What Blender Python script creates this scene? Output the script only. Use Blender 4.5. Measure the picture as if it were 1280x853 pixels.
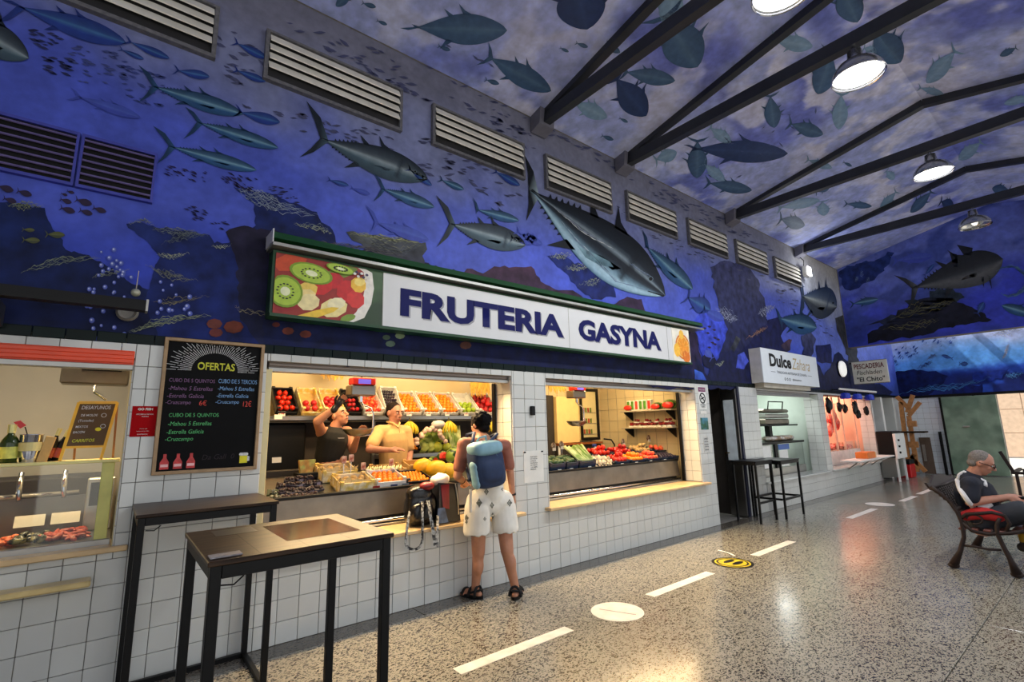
import bpy, math, random
import numpy as np
from mathutils import Vector, Matrix
random.seed(7); rng = np.random.default_rng(7)
for o in list(bpy.data.objects): bpy.data.objects.remove(o)
S = bpy.context.scene
COL = S.collection
PI = math.pi

# ------------------------------------------------------------------ camera
CAMF, YAW, PIT, ROL = 610.73, 0.68051141, 0.17776466, 0.02323789
CP = Vector((0.0, -4.1, 1.5))
_cy, _sy, _cp, _sp = math.cos(YAW), math.sin(YAW), math.cos(PIT), math.sin(PIT)
FW = Vector((_sy*_cp, _cy*_cp, _sp)); RT = Vector((_cy, -_sy, 0)); DN = FW.cross(RT)
RT2 = math.cos(ROL)*RT + math.sin(ROL)*DN
DN2 = -math.sin(ROL)*RT + math.cos(ROL)*DN
cam_d = bpy.data.cameras.new('camera'); cam = bpy.data.objects.new('camera', cam_d); COL.objects.link(cam)
cam_d.sensor_fit = 'HORIZONTAL'; cam_d.sensor_width = 36.0; cam_d.lens = CAMF*36.0/1280.0
cam_d.clip_start = 0.05; cam_d.clip_end = 400
M3 = Matrix((RT2, -DN2, -FW)).transposed()
cam.matrix_world = Matrix.Translation(CP) @ M3.to_4x4()
S.camera = cam

# ------------------------------------------------------------------ world, sun, exposure
W = bpy.data.worlds.new('world'); S.world = W; W.use_nodes = True
bg = W.node_tree.nodes['Background']; bg.inputs[0].default_value = (0.93, 0.96, 1.0, 1); bg.inputs[1].default_value = 1.15
S.view_settings.view_transform = 'Standard'; S.view_settings.look = 'None'
S.view_settings.exposure = 0.1; S.view_settings.gamma = 1.0; S.view_settings.use_curve_mapping = False

def light(name, kind, loc, power, color=(1, 1, 1), size=0.2, size_y=None, aim=None, spread=None, ang=None):
    d = bpy.data.lights.new(name, kind); d.energy = power; d.color = color
    if kind == 'AREA':
        d.shape = 'RECTANGLE'; d.size = size; d.size_y = size_y or size
        if spread: d.spread = spread
    elif kind == 'SUN': d.angle = ang or 0.02
    else: d.shadow_soft_size = size
    o = bpy.data.objects.new(name, d); COL.objects.link(o); o.location = loc
    if aim is not None:
        o.rotation_euler = (Vector(aim)-Vector(loc)).to_track_quat('-Z', 'Y').to_euler()
    return o
light('sun', 'SUN', (20, 10, 20), 5.0, (1, .95, .86), aim=(22, 4, 10), ang=0.02)
WARM = (1.0, 0.70, 0.36)
# stall lamps (tubes under the lintels)
light('stall_tube_light', 'AREA', (2.1, .20, 1.955), 52, WARM, 2.1, .08, aim=(2.1, -1.1, 0), spread=2.0)
light('stall_tube_light', 'AREA', (2.1, .62, 2.3), 16, WARM, 2.0, .10, aim=(2.1, .8, 0))
light('stall_tube_light', 'AREA', (2.6, 1.0, 2.44), 40, WARM, 2.8, .15, aim=(2.6, 1.7, 1.2))
light('stall_tube_light', 'AREA', (5.3, .20, 1.955), 66, WARM, 2.8, .08, aim=(5.3, -1.1, 0), spread=2.0)
light('stall_tube_light', 'AREA', (5.3, .62, 2.3), 18, WARM, 2.6, .10, aim=(5.3, .8, 0))
light('stall_tube_light', 'AREA', (5.8, .9, 2.44), 34, WARM, 2.0, .15, aim=(5.8, 1.6, 1.0))
light('bar_light', 'AREA', (-.5, .5, 1.95), 22, (1, .72, .35), 1.2, .12, aim=(-.5, .45, 0))
light('bar_ceiling_light', 'AREA', (-.6, .9, 2.4), 12, (1, .85, .62), .8, .3, aim=(-.6, 1.2, 1))
light('pastry_light', 'AREA', (10.4, .9, 2.35), 40, (.92, 1.0, .97), 2.0, .4, aim=(10.4, 1.1, 0))
light('butcher_light', 'AREA', (13.8, .9, 2.35), 75, (1, .62, .48), 2.6, .4, aim=(13.8, 1.1, 0))

# ------------------------------------------------------------------ pixel -> plane helpers (camera rays meet real planes)
def ray(u, v): return ((u-640)/CAMF)*RT2 + ((v-426.5)/CAMF)*DN2 + FW
def wp(u, v, y=0.0):
    d = ray(u, v); return CP + d*((y-CP.y)/d.y)
def xp(u, v, x):
    d = ray(u, v); return CP + d*((x-CP.x)/d.x)
def zp(u, v, z=0.0):
    d = ray(u, v); return CP + d*((z-CP.z)/d.z)
def ceil_z(y): return 5.34+.22*(-y) if y > -2.95 else 5.34+.22*(5.9+y)
def cpnt(u, v, off=.006):
    d = ray(u, v)
    t = (5.34-off-.22*0 - CP.z - .22*CP.y*-1*-1*0) / d.z
    # z = 5.34 - .22*y  -> CP.z + t dz = 5.34 - off - .22*(CP.y + t dy)
    t = (5.34-off-.22*CP.y-CP.z)/(d.z+.22*d.y)
    p = CP+d*t
    if p.y < -2.95 or t < 0:
        t = (5.34-off+.22*5.9+.22*CP.y-CP.z)/(d.z-.22*d.y); p = CP+d*t
    return p

# ------------------------------------------------------------------ materials
def s2l(c):
    c = c/255.0
    return c/12.92 if c <= .04045 else ((c+.055)/1.055)**2.4
def lin(c): return (s2l(c[0]), s2l(c[1]), s2l(c[2]), 1.0)
MATS = {}
def mat(name, c=(200, 200, 200), rough=.5, metal=0.0, var=.12, scale=8.0, bump=0.0, emit=0.0, ovar=0.0, trans=0.0,
        vcol=False, spec=.5, coat=0.0, detail=4.0, c2=None, alpha=1.0, stretch=None):
    if name in MATS: return MATS[name]
    m = bpy.data.materials.new(name); m.use_nodes = True; nt = m.node_tree; N = nt.nodes; L = nt.links
    b = N['Principled BSDF']
    b.inputs['Roughness'].default_value = rough; b.inputs['Metallic'].default_value = metal
    b.inputs['Specular IOR Level'].default_value = spec
    if coat: b.inputs['Coat Weight'].default_value = coat
    if trans: b.inputs['Transmission Weight'].default_value = trans
    if alpha < 1: b.inputs['Alpha'].default_value = alpha
    tc = N.new('ShaderNodeTexCoord'); src = tc.outputs['Object']
    if stretch:
        mp = N.new('ShaderNodeMapping'); mp.inputs['Scale'].default_value = stretch; L.new(src, mp.inputs[0]); src = mp.outputs[0]
    nz = N.new('ShaderNodeTexNoise'); nz.inputs['Scale'].default_value = scale; nz.inputs['Detail'].default_value = detail
    L.new(src, nz.inputs['Vector'])
    mr = N.new('ShaderNodeMapRange'); mr.inputs[1].default_value = .3; mr.inputs[2].default_value = .7
    mr.inputs[3].default_value = 1-var; mr.inputs[4].default_value = 1+var
    L.new(nz.outputs['Fac'], mr.inputs[0]); val = mr.outputs[0]
    if ovar:
        oi = N.new('ShaderNodeObjectInfo'); m2 = N.new('ShaderNodeMapRange')
        m2.inputs[3].default_value = 1-ovar; m2.inputs[4].default_value = 1+ovar
        L.new(oi.outputs['Random'], m2.inputs[0])
        mm = N.new('ShaderNodeMath'); mm.operation = 'MULTIPLY'; L.new(val, mm.inputs[0]); L.new(m2.outputs[0], mm.inputs[1]); val = mm.outputs[0]
    if vcol:
        at = N.new('ShaderNodeAttribute'); at.attribute_name = 'Col'; base = at.outputs['Color']
    else:
        if c2 is not None:
            mx = N.new('ShaderNodeMix'); mx.data_type = 'RGBA'; mx.inputs[6].default_value = lin(c); mx.inputs[7].default_value = lin(c2)
            r2 = N.new('ShaderNodeMapRange'); r2.inputs[1].default_value = .42; r2.inputs[2].default_value = .58
            n2 = N.new('ShaderNodeTexNoise'); n2.inputs['Scale'].default_value = scale*.6; L.new(src, n2.inputs['Vector'])
            L.new(n2.outputs['Fac'], r2.inputs[0]); L.new(r2.outputs[0], mx.inputs[0]); base = mx.outputs[2]
        else:
            rg = N.new('ShaderNodeRGB'); rg.outputs[0].default_value = lin(c); base = rg.outputs[0]
    vm = N.new('ShaderNodeVectorMath'); vm.operation = 'SCALE'; L.new(base, vm.inputs[0]); L.new(val, vm.inputs['Scale'])
    L.new(vm.outputs[0], b.inputs['Base Color'])
    if bump:
        bp = N.new('ShaderNodeBump'); bp.inputs['Strength'].default_value = bump; bp.inputs['Distance'].default_value = .02
        L.new(nz.outputs['Fac'], bp.inputs['Height']); L.new(bp.outputs[0], b.inputs['Normal'])
    if emit:
        L.new(vm.outputs[0], b.inputs['Emission Color']); b.inputs['Emission Strength'].default_value = emit
    m.diffuse_color = lin(c); MATS[name] = m
    return m
def terrazzo(name, basec, chip):
    m = bpy.data.materials.new(name); m.use_nodes = True; nt = m.node_tree; N = nt.nodes; L = nt.links
    b = N['Principled BSDF']; geo = N.new('ShaderNodeNewGeometry')
    mp = N.new('ShaderNodeMapping'); mp.inputs['Rotation'].default_value = (0, 0, .5); mp.inputs['Scale'].default_value = (1, 1.6, 1)
    L.new(geo.outputs['Position'], mp.inputs[0])
    nz = N.new('ShaderNodeTexNoise'); nz.inputs['Scale'].default_value = 22; L.new(mp.outputs[0], nz.inputs['Vector'])
    ad = N.new('ShaderNodeMix'); ad.data_type = 'VECTOR'; ad.inputs[0].default_value = .045
    L.new(mp.outputs[0], ad.inputs[4]); L.new(nz.outputs['Color'], ad.inputs[5])
    cr = None
    for sc, th in ((58, .27), (92, .20)):
        vo = N.new('ShaderNodeTexVoronoi'); vo.inputs['Scale'].default_value = sc; L.new(ad.outputs[1], vo.inputs['Vector'])
        sep = N.new('ShaderNodeSeparateColor'); L.new(vo.outputs['Color'], sep.inputs[0])
        # chips: only some of the cells, irregular size
        t = N.new('ShaderNodeMath'); t.operation = 'MULTIPLY'; L.new(sep.outputs[0], t.inputs[0]); t.inputs[1].default_value = .70
        g = N.new('ShaderNodeMath'); g.operation = 'LESS_THAN'; L.new(vo.outputs['Distance'], g.inputs[0]); L.new(t.outputs[0], g.inputs[1])
        h = N.new('ShaderNodeMath'); h.operation = 'GREATER_THAN'; L.new(sep.outputs[1], h.inputs[0]); h.inputs[1].default_value = .42
        k = N.new('ShaderNodeMath'); k.operation = 'MULTIPLY'; L.new(g.outputs[0], k.inputs[0]); L.new(h.outputs[0], k.inputs[1])
        if cr is None: cr = k
        else:
            mxx = N.new('ShaderNodeMath'); mxx.operation = 'MAXIMUM'; L.new(cr.outputs[0], mxx.inputs[0]); L.new(k.outputs[0], mxx.inputs[1]); cr = mxx
    n2 = N.new('ShaderNodeTexNoise'); n2.inputs['Scale'].default_value = 1.3; L.new(geo.outputs['Position'], n2.inputs['Vector'])
    mb_ = N.new('ShaderNodeMix'); mb_.data_type = 'RGBA'; mb_.inputs[6].default_value = lin(basec)
    mb_.inputs[7].default_value = lin(tuple(int(x*.84) for x in basec)); L.new(n2.outputs['Fac'], mb_.inputs[0])
    n3 = N.new('ShaderNodeTexNoise'); n3.inputs['Scale'].default_value = 60; L.new(geo.outputs['Position'], n3.inputs['Vector'])
    mc = N.new('ShaderNodeMix'); mc.data_type = 'RGBA'; L.new(n3.outputs['Fac'], mc.inputs[0]); mc.inputs[6].default_value = lin(chip); mc.inputs[7].default_value = lin(tuple(min(255, int(x*1.7)) for x in chip))
    mx = N.new('ShaderNodeMix'); mx.data_type = 'RGBA'; L.new(cr.outputs[0], mx.inputs[0]); L.new(mb_.outputs[2], mx.inputs[6]); L.new(mc.outputs[2], mx.inputs[7])
    L.new(mx.outputs[2], b.inputs['Base Color'])
    rr = N.new('ShaderNodeMapRange'); rr.inputs[3].default_value = .10; rr.inputs[4].default_value = .28; L.new(n2.outputs['Fac'], rr.inputs[0]); L.new(rr.outputs[0], b.inputs['Roughness'])
    b.inputs['Specular IOR Level'].default_value = .5
    return m

# ------------------------------------------------------------------ mesh builder
class MB:
    def __init__(s): s.v = []; s.f = []; s.c = None
    def add(s, vs, fs):
        n = len(s.v); s.v += [tuple(v) for v in vs]; s.f += [tuple(n+i for i in f) for f in fs]; return s
    def box(s, a, b):
        x0, y0, z0 = a; x1, y1, z1 = b
        return s.add([(x0,y0,z0),(x1,y0,z0),(x1,y1,z0),(x0,y1,z0),(x0,y0,z1),(x1,y0,z1),(x1,y1,z1),(x0,y1,z1)],
                     [(0,3,2,1),(4,5,6,7),(0,1,5,4),(1,2,6,5),(2,3,7,6),(3,0,4,7)])
    def bbox(s, a, b, r):   # box with chamfered edges (all 12)
        x0, y0, z0 = a; x1, y1, z1 = b; vs = []; 
        for sx in (0, 1):
            for sy in (0, 1):
                for sz in (0, 1):
                    X = (x0, x1)[sx]; Y = (y0, y1)[sy]; Z = (z0, z1)[sz]
                    dx = r if sx == 0 else -r; dy = r if sy == 0 else -r; dz = r if sz == 0 else -r
                    vs += [(X, Y+dy, Z+dz), (X+dx, Y, Z+dz), (X+dx, Y+dy, Z)]
        I = lambda sx, sy, sz, k: (sx*4+sy*2+sz)*3+k
        fs = []
        fs.append([I(0,0,0,0), I(0,0,1,0), I(0,1,1,0), I(0,1,0,0)]); fs.append([I(1,0,0,0), I(1,1,0,0), I(1,1,1,0), I(1,0,1,0)])
        fs.append([I(0,0,0,1), I(1,0,0,1), I(1,0,1,1), I(0,0,1,1)]); fs.append([I(0,1,0,1), I(0,1,1,1), I(1,1,1,1), I(1,1,0,1)])
        fs.append([I(0,0,0,2), I(0,1,0,2), I(1,1,0,2), I(1,0,0,2)]); fs.append([I(0,0,1,2), I(1,0,1,2), I(1,1,1,2), I(0,1,1,2)])
        for a_ in (0, 1):
            for b_ in (0, 1):
                fs.append([I(a_,b_,0,0), I(a_,b_,0,1), I(a_,b_,1,1), I(a_,b_,1,0)])
                fs.append([I(a_,0,b_,0), I(a_,0,b_,2), I(a_,1,b_,2), I(a_,1,b_,0)])
                fs.append([I(0,a_,b_,1), I(0,a_,b_,2), I(1,a_,b_,2), I(1,a_,b_,1)])
        for a_ in (0, 1):
            for b_ in (0, 1):
                for c_ in (0, 1): fs.append([I(a_,b_,c_,0), I(a_,b_,c_,1), I(a_,b_,c_,2)])
        return s.add(vs, fs)
    def bar(s, p, q, w, h, up=(0, 0, 1)):
        p = Vector(p); q = Vector(q); d = (q-p).normalized(); u = Vector(up)
        if abs(d.dot(u)) > .98: u = Vector((0, 1, 0))
        r = d.cross(u).normalized(); u = r.cross(d)
        vs = [c+r*(a*w/2)+u*(b*h/2) for c in (p, q) for a, b in ((-1,-1),(1,-1),(1,1),(-1,1))]
        return s.add(vs, [(3,2,1,0),(4,5,6,7),(0,1,5,4),(1,2,6,5),(2,3,7,6),(3,0,4,7)])
    def tube(s, pts, r, n=8, cap=True):
        pts = [Vector(p) for p in pts]; k = len(pts)
        rs = list(r) if hasattr(r, '__len__') else [r]*k
        ring = []; u = None
        for i, p in enumerate(pts):
            d = (pts[min(i+1, k-1)]-pts[max(i-1, 0)])
            d = d.normalized() if d.length > 1e-9 else Vector((0, 0, 1))
            if u is None: u = d.orthogonal().normalized()
            u = (u-d*u.dot(d)); u = u.normalized() if u.length > 1e-6 else d.orthogonal().normalized()
            w = d.cross(u)
            ring.append([p+(u*math.cos(2*PI*j/n)+w*math.sin(2*PI*j/n))*rs[i] for j in range(n)])
        vs = [v for R_ in ring for v in R_]; fs = []
        for i in range(k-1):
            for j in range(n): fs.append((i*n+j, i*n+(j+1) % n, (i+1)*n+(j+1) % n, (i+1)*n+j))
        if cap: fs.append(tuple(range(n-1, -1, -1))); fs.append(tuple((k-1)*n+j for j in range(n)))
        return s.add(vs, fs)
    def cyl(s, p, q, r, r2=None, n=16): return s.tube([p, q], [r, r if r2 is None else r2], n)
    def lathe(s, prof, c=(0, 0, 0), n=20, axis=(0, 0, 1)):
        c = Vector(c); a = Vector(axis).normalized(); u = a.orthogonal().normalized(); w = a.cross(u); vs = []; fs = []; k = len(prof)
        for r, h in prof:
            for j in range(n): vs.append(c+a*h+(u*math.cos(2*PI*j/n)+w*math.sin(2*PI*j/n))*max(r, 1e-4))
        for i in range(k-1):
            for j in range(n): fs.append((i*n+j, i*n+(j+1) % n, (i+1)*n+(j+1) % n, (i+1)*n+j))
        return s.add(vs, fs)
    def ell(s, c, r, n=12, m=8, rot=None, fn=None):
        c = Vector(c); r = (r, r, r) if not hasattr(r, '__len__') else r; vs = []; fs = []
        for i in range(m+1):
            th = PI*i/m
            for j in range(n):
                ph = 2*PI*j/n; p = Vector((math.sin(th)*math.cos(ph), math.sin(th)*math.sin(ph), math.cos(th)))
                k = fn(p) if fn else 1.0
                p = Vector((p.x*r[0]*k, p.y*r[1]*k, p.z*r[2]*k))
                if rot is not None: p = rot @ p
                vs.append(c+p)
        for i in range(m):
            for j in range(n):
                a, b, c_, d = i*n+j, i*n+(j+1) % n, (i+1)*n+(j+1) % n, (i+1)*n+j
                if i == 0: fs.append((a, d, c_))
                elif i == m-1: fs.append((a, d, b))
                else: fs.append((a, d, c_, b))
        return s.add(vs, fs)
    def caps(s, p, q, r1, r2, n=14):
        p = Vector(p); q = Vector(q); d = q-p; L_ = d.length; d = d.normalized() if L_ > 1e-6 else Vector((0, 0, 1))
        pts = []; rs = []
        for a in (90, 60, 30): pts.append(p-d*r1*math.sin(math.radians(a))); rs.append(max(r1*math.cos(math.radians(a)), 1e-4))
        pts.append(p); rs.append(r1); pts.append(q); rs.append(r2)
        for a in (30, 60, 90): pts.append(q+d*r2*math.sin(math.radians(a))); rs.append(max(r2*math.cos(math.radians(a)), 1e-4))
        return s.tube(pts, rs, n)
    def prism(s, pts, off):      # polygon (3d list) pushed by a vector
        off = Vector(off); n = len(pts); a = [Vector(p) for p in pts]
        return s.add(a+[p+off for p in a], [tuple(range(n)), tuple(range(2*n-1, n-1, -1))]+[(i, i+n, (i+1) % n+n, (i+1) % n) for i in range(n)])
    def poly(s, pts): return s.add(pts, [tuple(range(len(pts)))])
    def mesh(s, name, m, smooth=False, inv=None):
        vs = s.v
        if inv is not None: vs = [tuple(inv @ Vector(v)) for v in vs]
        me = bpy.data.meshes.new(name); me.from_pydata([tuple(v) for v in vs], [], s.f); me.update()
        if s.c is not None:
            at = me.color_attributes.new('Col', 'FLOAT_COLOR', 'POINT')
            arr = np.ones((len(vs), 4), dtype=np.float32); arr[:, :3] = np.array(s.c, dtype=np.float32).reshape(-1, 3)
            at.data.foreach_set('color', arr.ravel())
        if smooth: me.polygons.foreach_set('use_smooth', [True]*len(me.polygons))
        me.materials.append(m)
        return me
    def build(s, name, m, parent=None, label=None, smooth=False, world=True):
        inv = None
        if parent is not None and world: inv = full_mat(parent).inverted()
        me = s.mesh(name, m, smooth, inv)
        o = bpy.data.objects.new(name, me); COL.objects.link(o)
        if parent is not None: o.parent = parent
        if label: o['label'] = label
        return o
def full_mat(o):
    m = Matrix.LocRotScale(o.location, o.rotation_euler.to_quaternion(), o.scale)
    return full_mat(o.parent) @ m if o.parent else m
def thing(name, label, cat, loc=(0, 0, 0), rz=0.0, group=None, rot=None):
    o = bpy.data.objects.new(name, None); COL.objects.link(o); o.location = loc
    o.rotation_euler = rot if rot else (0, 0, rz); o.empty_display_size = .05
    o['label'] = label; o['category'] = cat
    if group: o['group'] = group
    return o
def tag(o, label, cat, group=None, kind=None):
    o['label'] = label; o['category'] = cat
    if group: o['group'] = group
    if kind: o['kind'] = kind
    return o
def struct(o): o['kind'] = 'structure'; return o
KIDS = {}
def dup(root, loc, rot=(0, 0, 0), label=None, group=None, scale=1.0):
    r = root.copy(); COL.objects.link(r); r.location = loc; r.rotation_euler = rot; r.scale = (scale,)*3
    if label: r['label'] = label
    if group: r['group'] = group
    for ch in root.children:
        c = ch.copy(); COL.objects.link(c); c.parent = r
        for g in ch.children:
            d = g.copy(); COL.objects.link(d); d.parent = c
    return r
def text(st, origin, right, up, width, height, m, parent, name='lettering', bold=0.0, shear=0.0, label=None, depth=.002, fit='both', res=3):
    cu = bpy.data.curves.new('lettering', 'FONT'); cu.body = st; cu.offset = bold; cu.shear = shear; cu.resolution_u = res; cu.extrude = 0
    t = bpy.data.objects.new('lettering', cu); COL.objects.link(t)
    dg = bpy.context.evaluated_depsgraph_get(); me = bpy.data.meshes.new_from_object(t.evaluated_get(dg))
    bpy.data.objects.remove(t); bpy.data.curves.remove(cu)
    n = len(me.vertices)
    if n == 0: return None
    a = np.zeros(n*3); me.vertices.foreach_get('co', a); a = a.reshape(-1, 3)
    lo = a.min(0); hi = a.max(0); sx = width/max(hi[0]-lo[0], 1e-6); sy = height/max(hi[1]-lo[1], 1e-6)
    right = Vector(right).normalized(); up = Vector(up).normalized(); nrm = right.cross(up)
    inv = full_mat(parent).inverted() if parent else Matrix()
    O = Vector(origin); out = []
    for x, y, z in a: out.append(inv @ (O+right*((x-lo[0])*sx)+up*((y-lo[1])*sy)+nrm*depth))
    for i, p in enumerate(out): me.vertices[i].co = p
    me.materials.clear(); me.materials.append(m); me.name = name
    o = bpy.data.objects.new(name, me); COL.objects.link(o); o.parent = parent
    if label: o['label'] = label
    return o
def vox(mb, name, m, parent, size=.008, smooth=6, label=None, factor=.5):
    o = mb.build('tmp', m, None)
    r = o.modifiers.new('r', 'REMESH'); r.mode = 'VOXEL'; r.voxel_size = size; r.use_smooth_shade = True
    if smooth: q = o.modifiers.new('s', 'SMOOTH'); q.iterations = smooth; q.factor = factor
    dg = bpy.context.evaluated_depsgraph_get(); me = bpy.data.meshes.new_from_object(o.evaluated_get(dg))
    bpy.data.objects.remove(o)
    if parent is not None: me.transform(full_mat(parent).inverted())
    me.name = name; me.materials.clear(); me.materials.append(m)
    o = bpy.data.objects.new(name, me); COL.objects.link(o); o.parent = parent
    if label: o['label'] = label
    return o

# ------------------------------------------------------------------ palette
M_tile = mat('glazed_white_tile', (204, 205, 200), .12, var=.04, scale=2, ovar=.05, spec=.5)
M_grout = mat('grey_grout', (128, 124, 118), .85, var=.15, scale=20)
M_gtile = mat('dark_green_tile', (3, 20, 18), .3, var=.1, ovar=.25, spec=.15)
M_black = mat('black_powder_coat', (7, 7, 8), .45, var=.2, scale=40, spec=.25)
M_truss = mat('dark_painted_steel', (40, 43, 50), .45, var=.2, scale=6)
M_steel = mat('brushed_steel', (150, 148, 143), .3, metal=1, var=.1, scale=4, stretch=(1, 30, 30))
M_panel = mat('worn_steel_panel', (120, 112, 100), .38, metal=.8, var=.2, scale=5)
M_chrome = mat('chrome', (200, 200, 205), .12, metal=1, var=.03)
M_alu = mat('anodised_aluminium', (170, 168, 162), .35, metal=.7, var=.08)
M_wood = mat('dark_walnut_board', (62, 45, 32), .38, var=.3, scale=6, stretch=(1, 12, 12), c2=(40, 28, 20), spec=.2)
M_ledge = mat('beige_marble_ledge', (206, 176, 130), .25, var=.12, scale=7)
M_cream = mat('cream_frame', (214, 200, 150), .4, var=.08)
M_white = mat('white_plastic', (228, 228, 224), .35, var=.04)
M_paper = mat('white_paper', (225, 223, 215), .6, var=.05)
M_skin = mat('skin', (196, 138, 108), .5, var=.06, scale=30)
M_skin2 = mat('tanned_skin', (176, 122, 94), .5, var=.06, scale=30)
M_skin3 = mat('ruddy_skin', (176, 122, 100), .5, var=.08, scale=30)
M_rock = mat('mural_rock_paint', vcol=True, rough=.6, var=.55, scale=7, spec=.2, detail=9)
M_paint = mat('mural_paint', vcol=True, rough=.55, var=.13, scale=14, spec=.3)
M_glass = mat('clear_glass', (240, 245, 243), .02, trans=1.0, var=.0)
M_blk = mat('black_fabric', (10, 10, 12), .8, var=.2, scale=60)
M_red = mat('red_plastic', (190, 18, 20), .35, var=.08)
M_card = mat('brown_cardboard', (196, 158, 96), .75, var=.12, scale=20)
M_ycard = mat('yellow_printed_cardboard', (222, 190, 96), .6, var=.15, scale=25, c2=(236, 222, 190))
M_wcard = mat('white_printed_cardboard', (222, 222, 218), .55, var=.08, scale=25)
M_dcrate = mat('black_crate_plastic', (16, 18, 24), .4, var=.2)
M_bcrate = mat('navy_crate_plastic', (20, 28, 62), .4, var=.2, scale=30, c2=(16, 42, 52))
M_bulb = mat('lamp_glow', (255, 255, 250), .5, var=0, emit=14)
M_navy = mat('navy_lettering', (8, 14, 84), .6, var=.03, spec=.2)
# ================================================================== LARGE STRUCTURE
H1 = 2.12      # top of the tiled zone
HC = 5.34      # eaves
XE = 14.1      # gable wall over the lower annex
XB = 18.0      # back wall of the annex
# floor
M_ter = terrazzo('terrazzo', (150, 147, 136), (34, 30, 26))
M_terd = terrazzo('shade_strip_terrazzo', (104, 98, 90), (46, 42, 38))  # darker slabs by the wall: the sill's shade put into the terrazzo colour
fb = MB(); fb.box((-5, -6.1, -.2), (XB+.3, 2.6, -.02)); floor = struct(fb.build('floor', M_grout))
xs = [-5]+[5.15+3.0*k for k in range(-3, 5)]+[XB]
for i in range(len(xs)-1):
    for (y0, y1) in ((-6.1, -3.2), (-3.2, -.2)):
        MB().bbox((xs[i]+.003, y0+.003, -.03), (xs[i+1]-.003, y1-.003, 0), .002).build('floor_slab', M_ter, floor)
    MB().bbox((xs[i]+.003, -.197, -.03), (xs[i+1]-.003, .02, 0), .002).build('shade_strip_slab', M_terd, floor)
gp = MB(); gp.box((-60, -60, -.35), (90, 60, -.05)); g = struct(gp.build('ground', mat('plaza_paving', (205, 200, 190), .8, var=.1, scale=1)))

# ---- left wall: core with openings
OP = [(-5, .07, .80, 2.02), (.88, 3.30, .62, 2.06), (3.80, 6.91, .62, 2.06), (7.30, 8.20, 0, 2.12), (8.95, 11.75, .45, 2.08), (12.05, 15.20, .45, 2.08), (15.30, 17.90, 0, 2.12)]
wm = MB(); yb = .30; x = -5
core = []
for (a, b, z0, z1) in OP:
    if a > x: core.append((x, a, 0, H1))
    if z0 > 0: core.append((a, b, 0, z0))
    if z1 < H1: core.append((a, b, z1, H1))
    x = b
core.append((x, XB, 0, H1))
for (a, b, z0, z1) in core: wm.box((a, .010, z0), (b, yb, z1))
wall = struct(wm.build('wall_left', M_grout))
# upper painted wall: a vertex-painted grid over a thick backing
MB().box((-5, .02, H1), (XB, yb, HC+.5)).build('upper_wall_backing', M_grout, wall)

def noise2(shape, cells, seed):
    r = np.random.default_rng(seed); g_ = r.random((cells[0]+2, cells[1]+2))
    yy = np.linspace(0, cells[0], shape[0], endpoint=False); xx = np.linspace(0, cells[1], shape[1], endpoint=False)
    yi = yy.astype(int); xi = xx.astype(int); fy = (yy-yi)[:, None]; fx = (xx-xi)[None, :]
    fy = fy*fy*(3-2*fy); fx = fx*fx*(3-2*fx)
    a = g_[yi][:, xi]; b = g_[yi][:, xi+1]; c = g_[yi+1][:, xi]; d = g_[yi+1][:, xi+1]
    return (a*(1-fx)+b*fx)*(1-fy)+(c*(1-fx)+d*fx)*fy
def fbm(shape, cells, seed, oct=4):
    o = np.zeros(shape); amp = 1; tot = 0
    for k in range(oct):
        o += amp*noise2(shape, (cells[0]*2**k, cells[1]*2**k), seed+k); tot += amp; amp *= .5
    return o/tot
def tolin(A):
    A = np.clip(A, 0, 255)/255.0
    return np.where(A <= .04045, A/12.92, ((A+.055)/1.055)**2.4)
def grid_obj(name, nx, nz, fpos, colarr, parent, m=None):
    """fpos(i array, j array)-> (x,y,z) arrays; colarr (nz,nx,3) srgb"""
    J, I = np.mgrid[0:nz, 0:nx]
    X, Y, Z = fpos(I/(nx-1), J/(nz-1))
    V = np.stack([X.ravel(), Y.ravel(), Z.ravel()], 1).astype(np.float32)
    a = (J[:-1, :-1]*nx+I[:-1, :-1]).ravel(); F = np.stack([a, a+1, a+nx+1, a+nx], 1)
    me = bpy.data.meshes.new(name); me.vertices.add(len(V)); me.vertices.foreach_set('co', V.ravel())
    me.loops.add(F.size); me.loops.foreach_set('vertex_index', F.ravel().astype(np.int32))
    me.polygons.add(len(F)); me.polygons.foreach_set('loop_start', np.arange(0, F.size, 4, dtype=np.int32))
    me.update(calc_edges=True)
    at = me.color_attributes.new('Col', 'FLOAT_COLOR', 'POINT'); C = np.ones((len(V), 4), np.float32); C[:, :3] = tolin(colarr).reshape(-1, 3)
    at.data.foreach_set('color', C.ravel()); me.materials.append(m or M_paint)
    o = bpy.data.objects.new(name, me); COL.objects.link(o); o.parent = parent
    return o
def blend(A, B, t): return A*(1-t[..., None])+B*t[..., None]
def ss(e0, e1, x):
    t = np.clip((x-e0)/(e1-e0), 0, 1); return t*t*(3-2*t)
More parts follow.
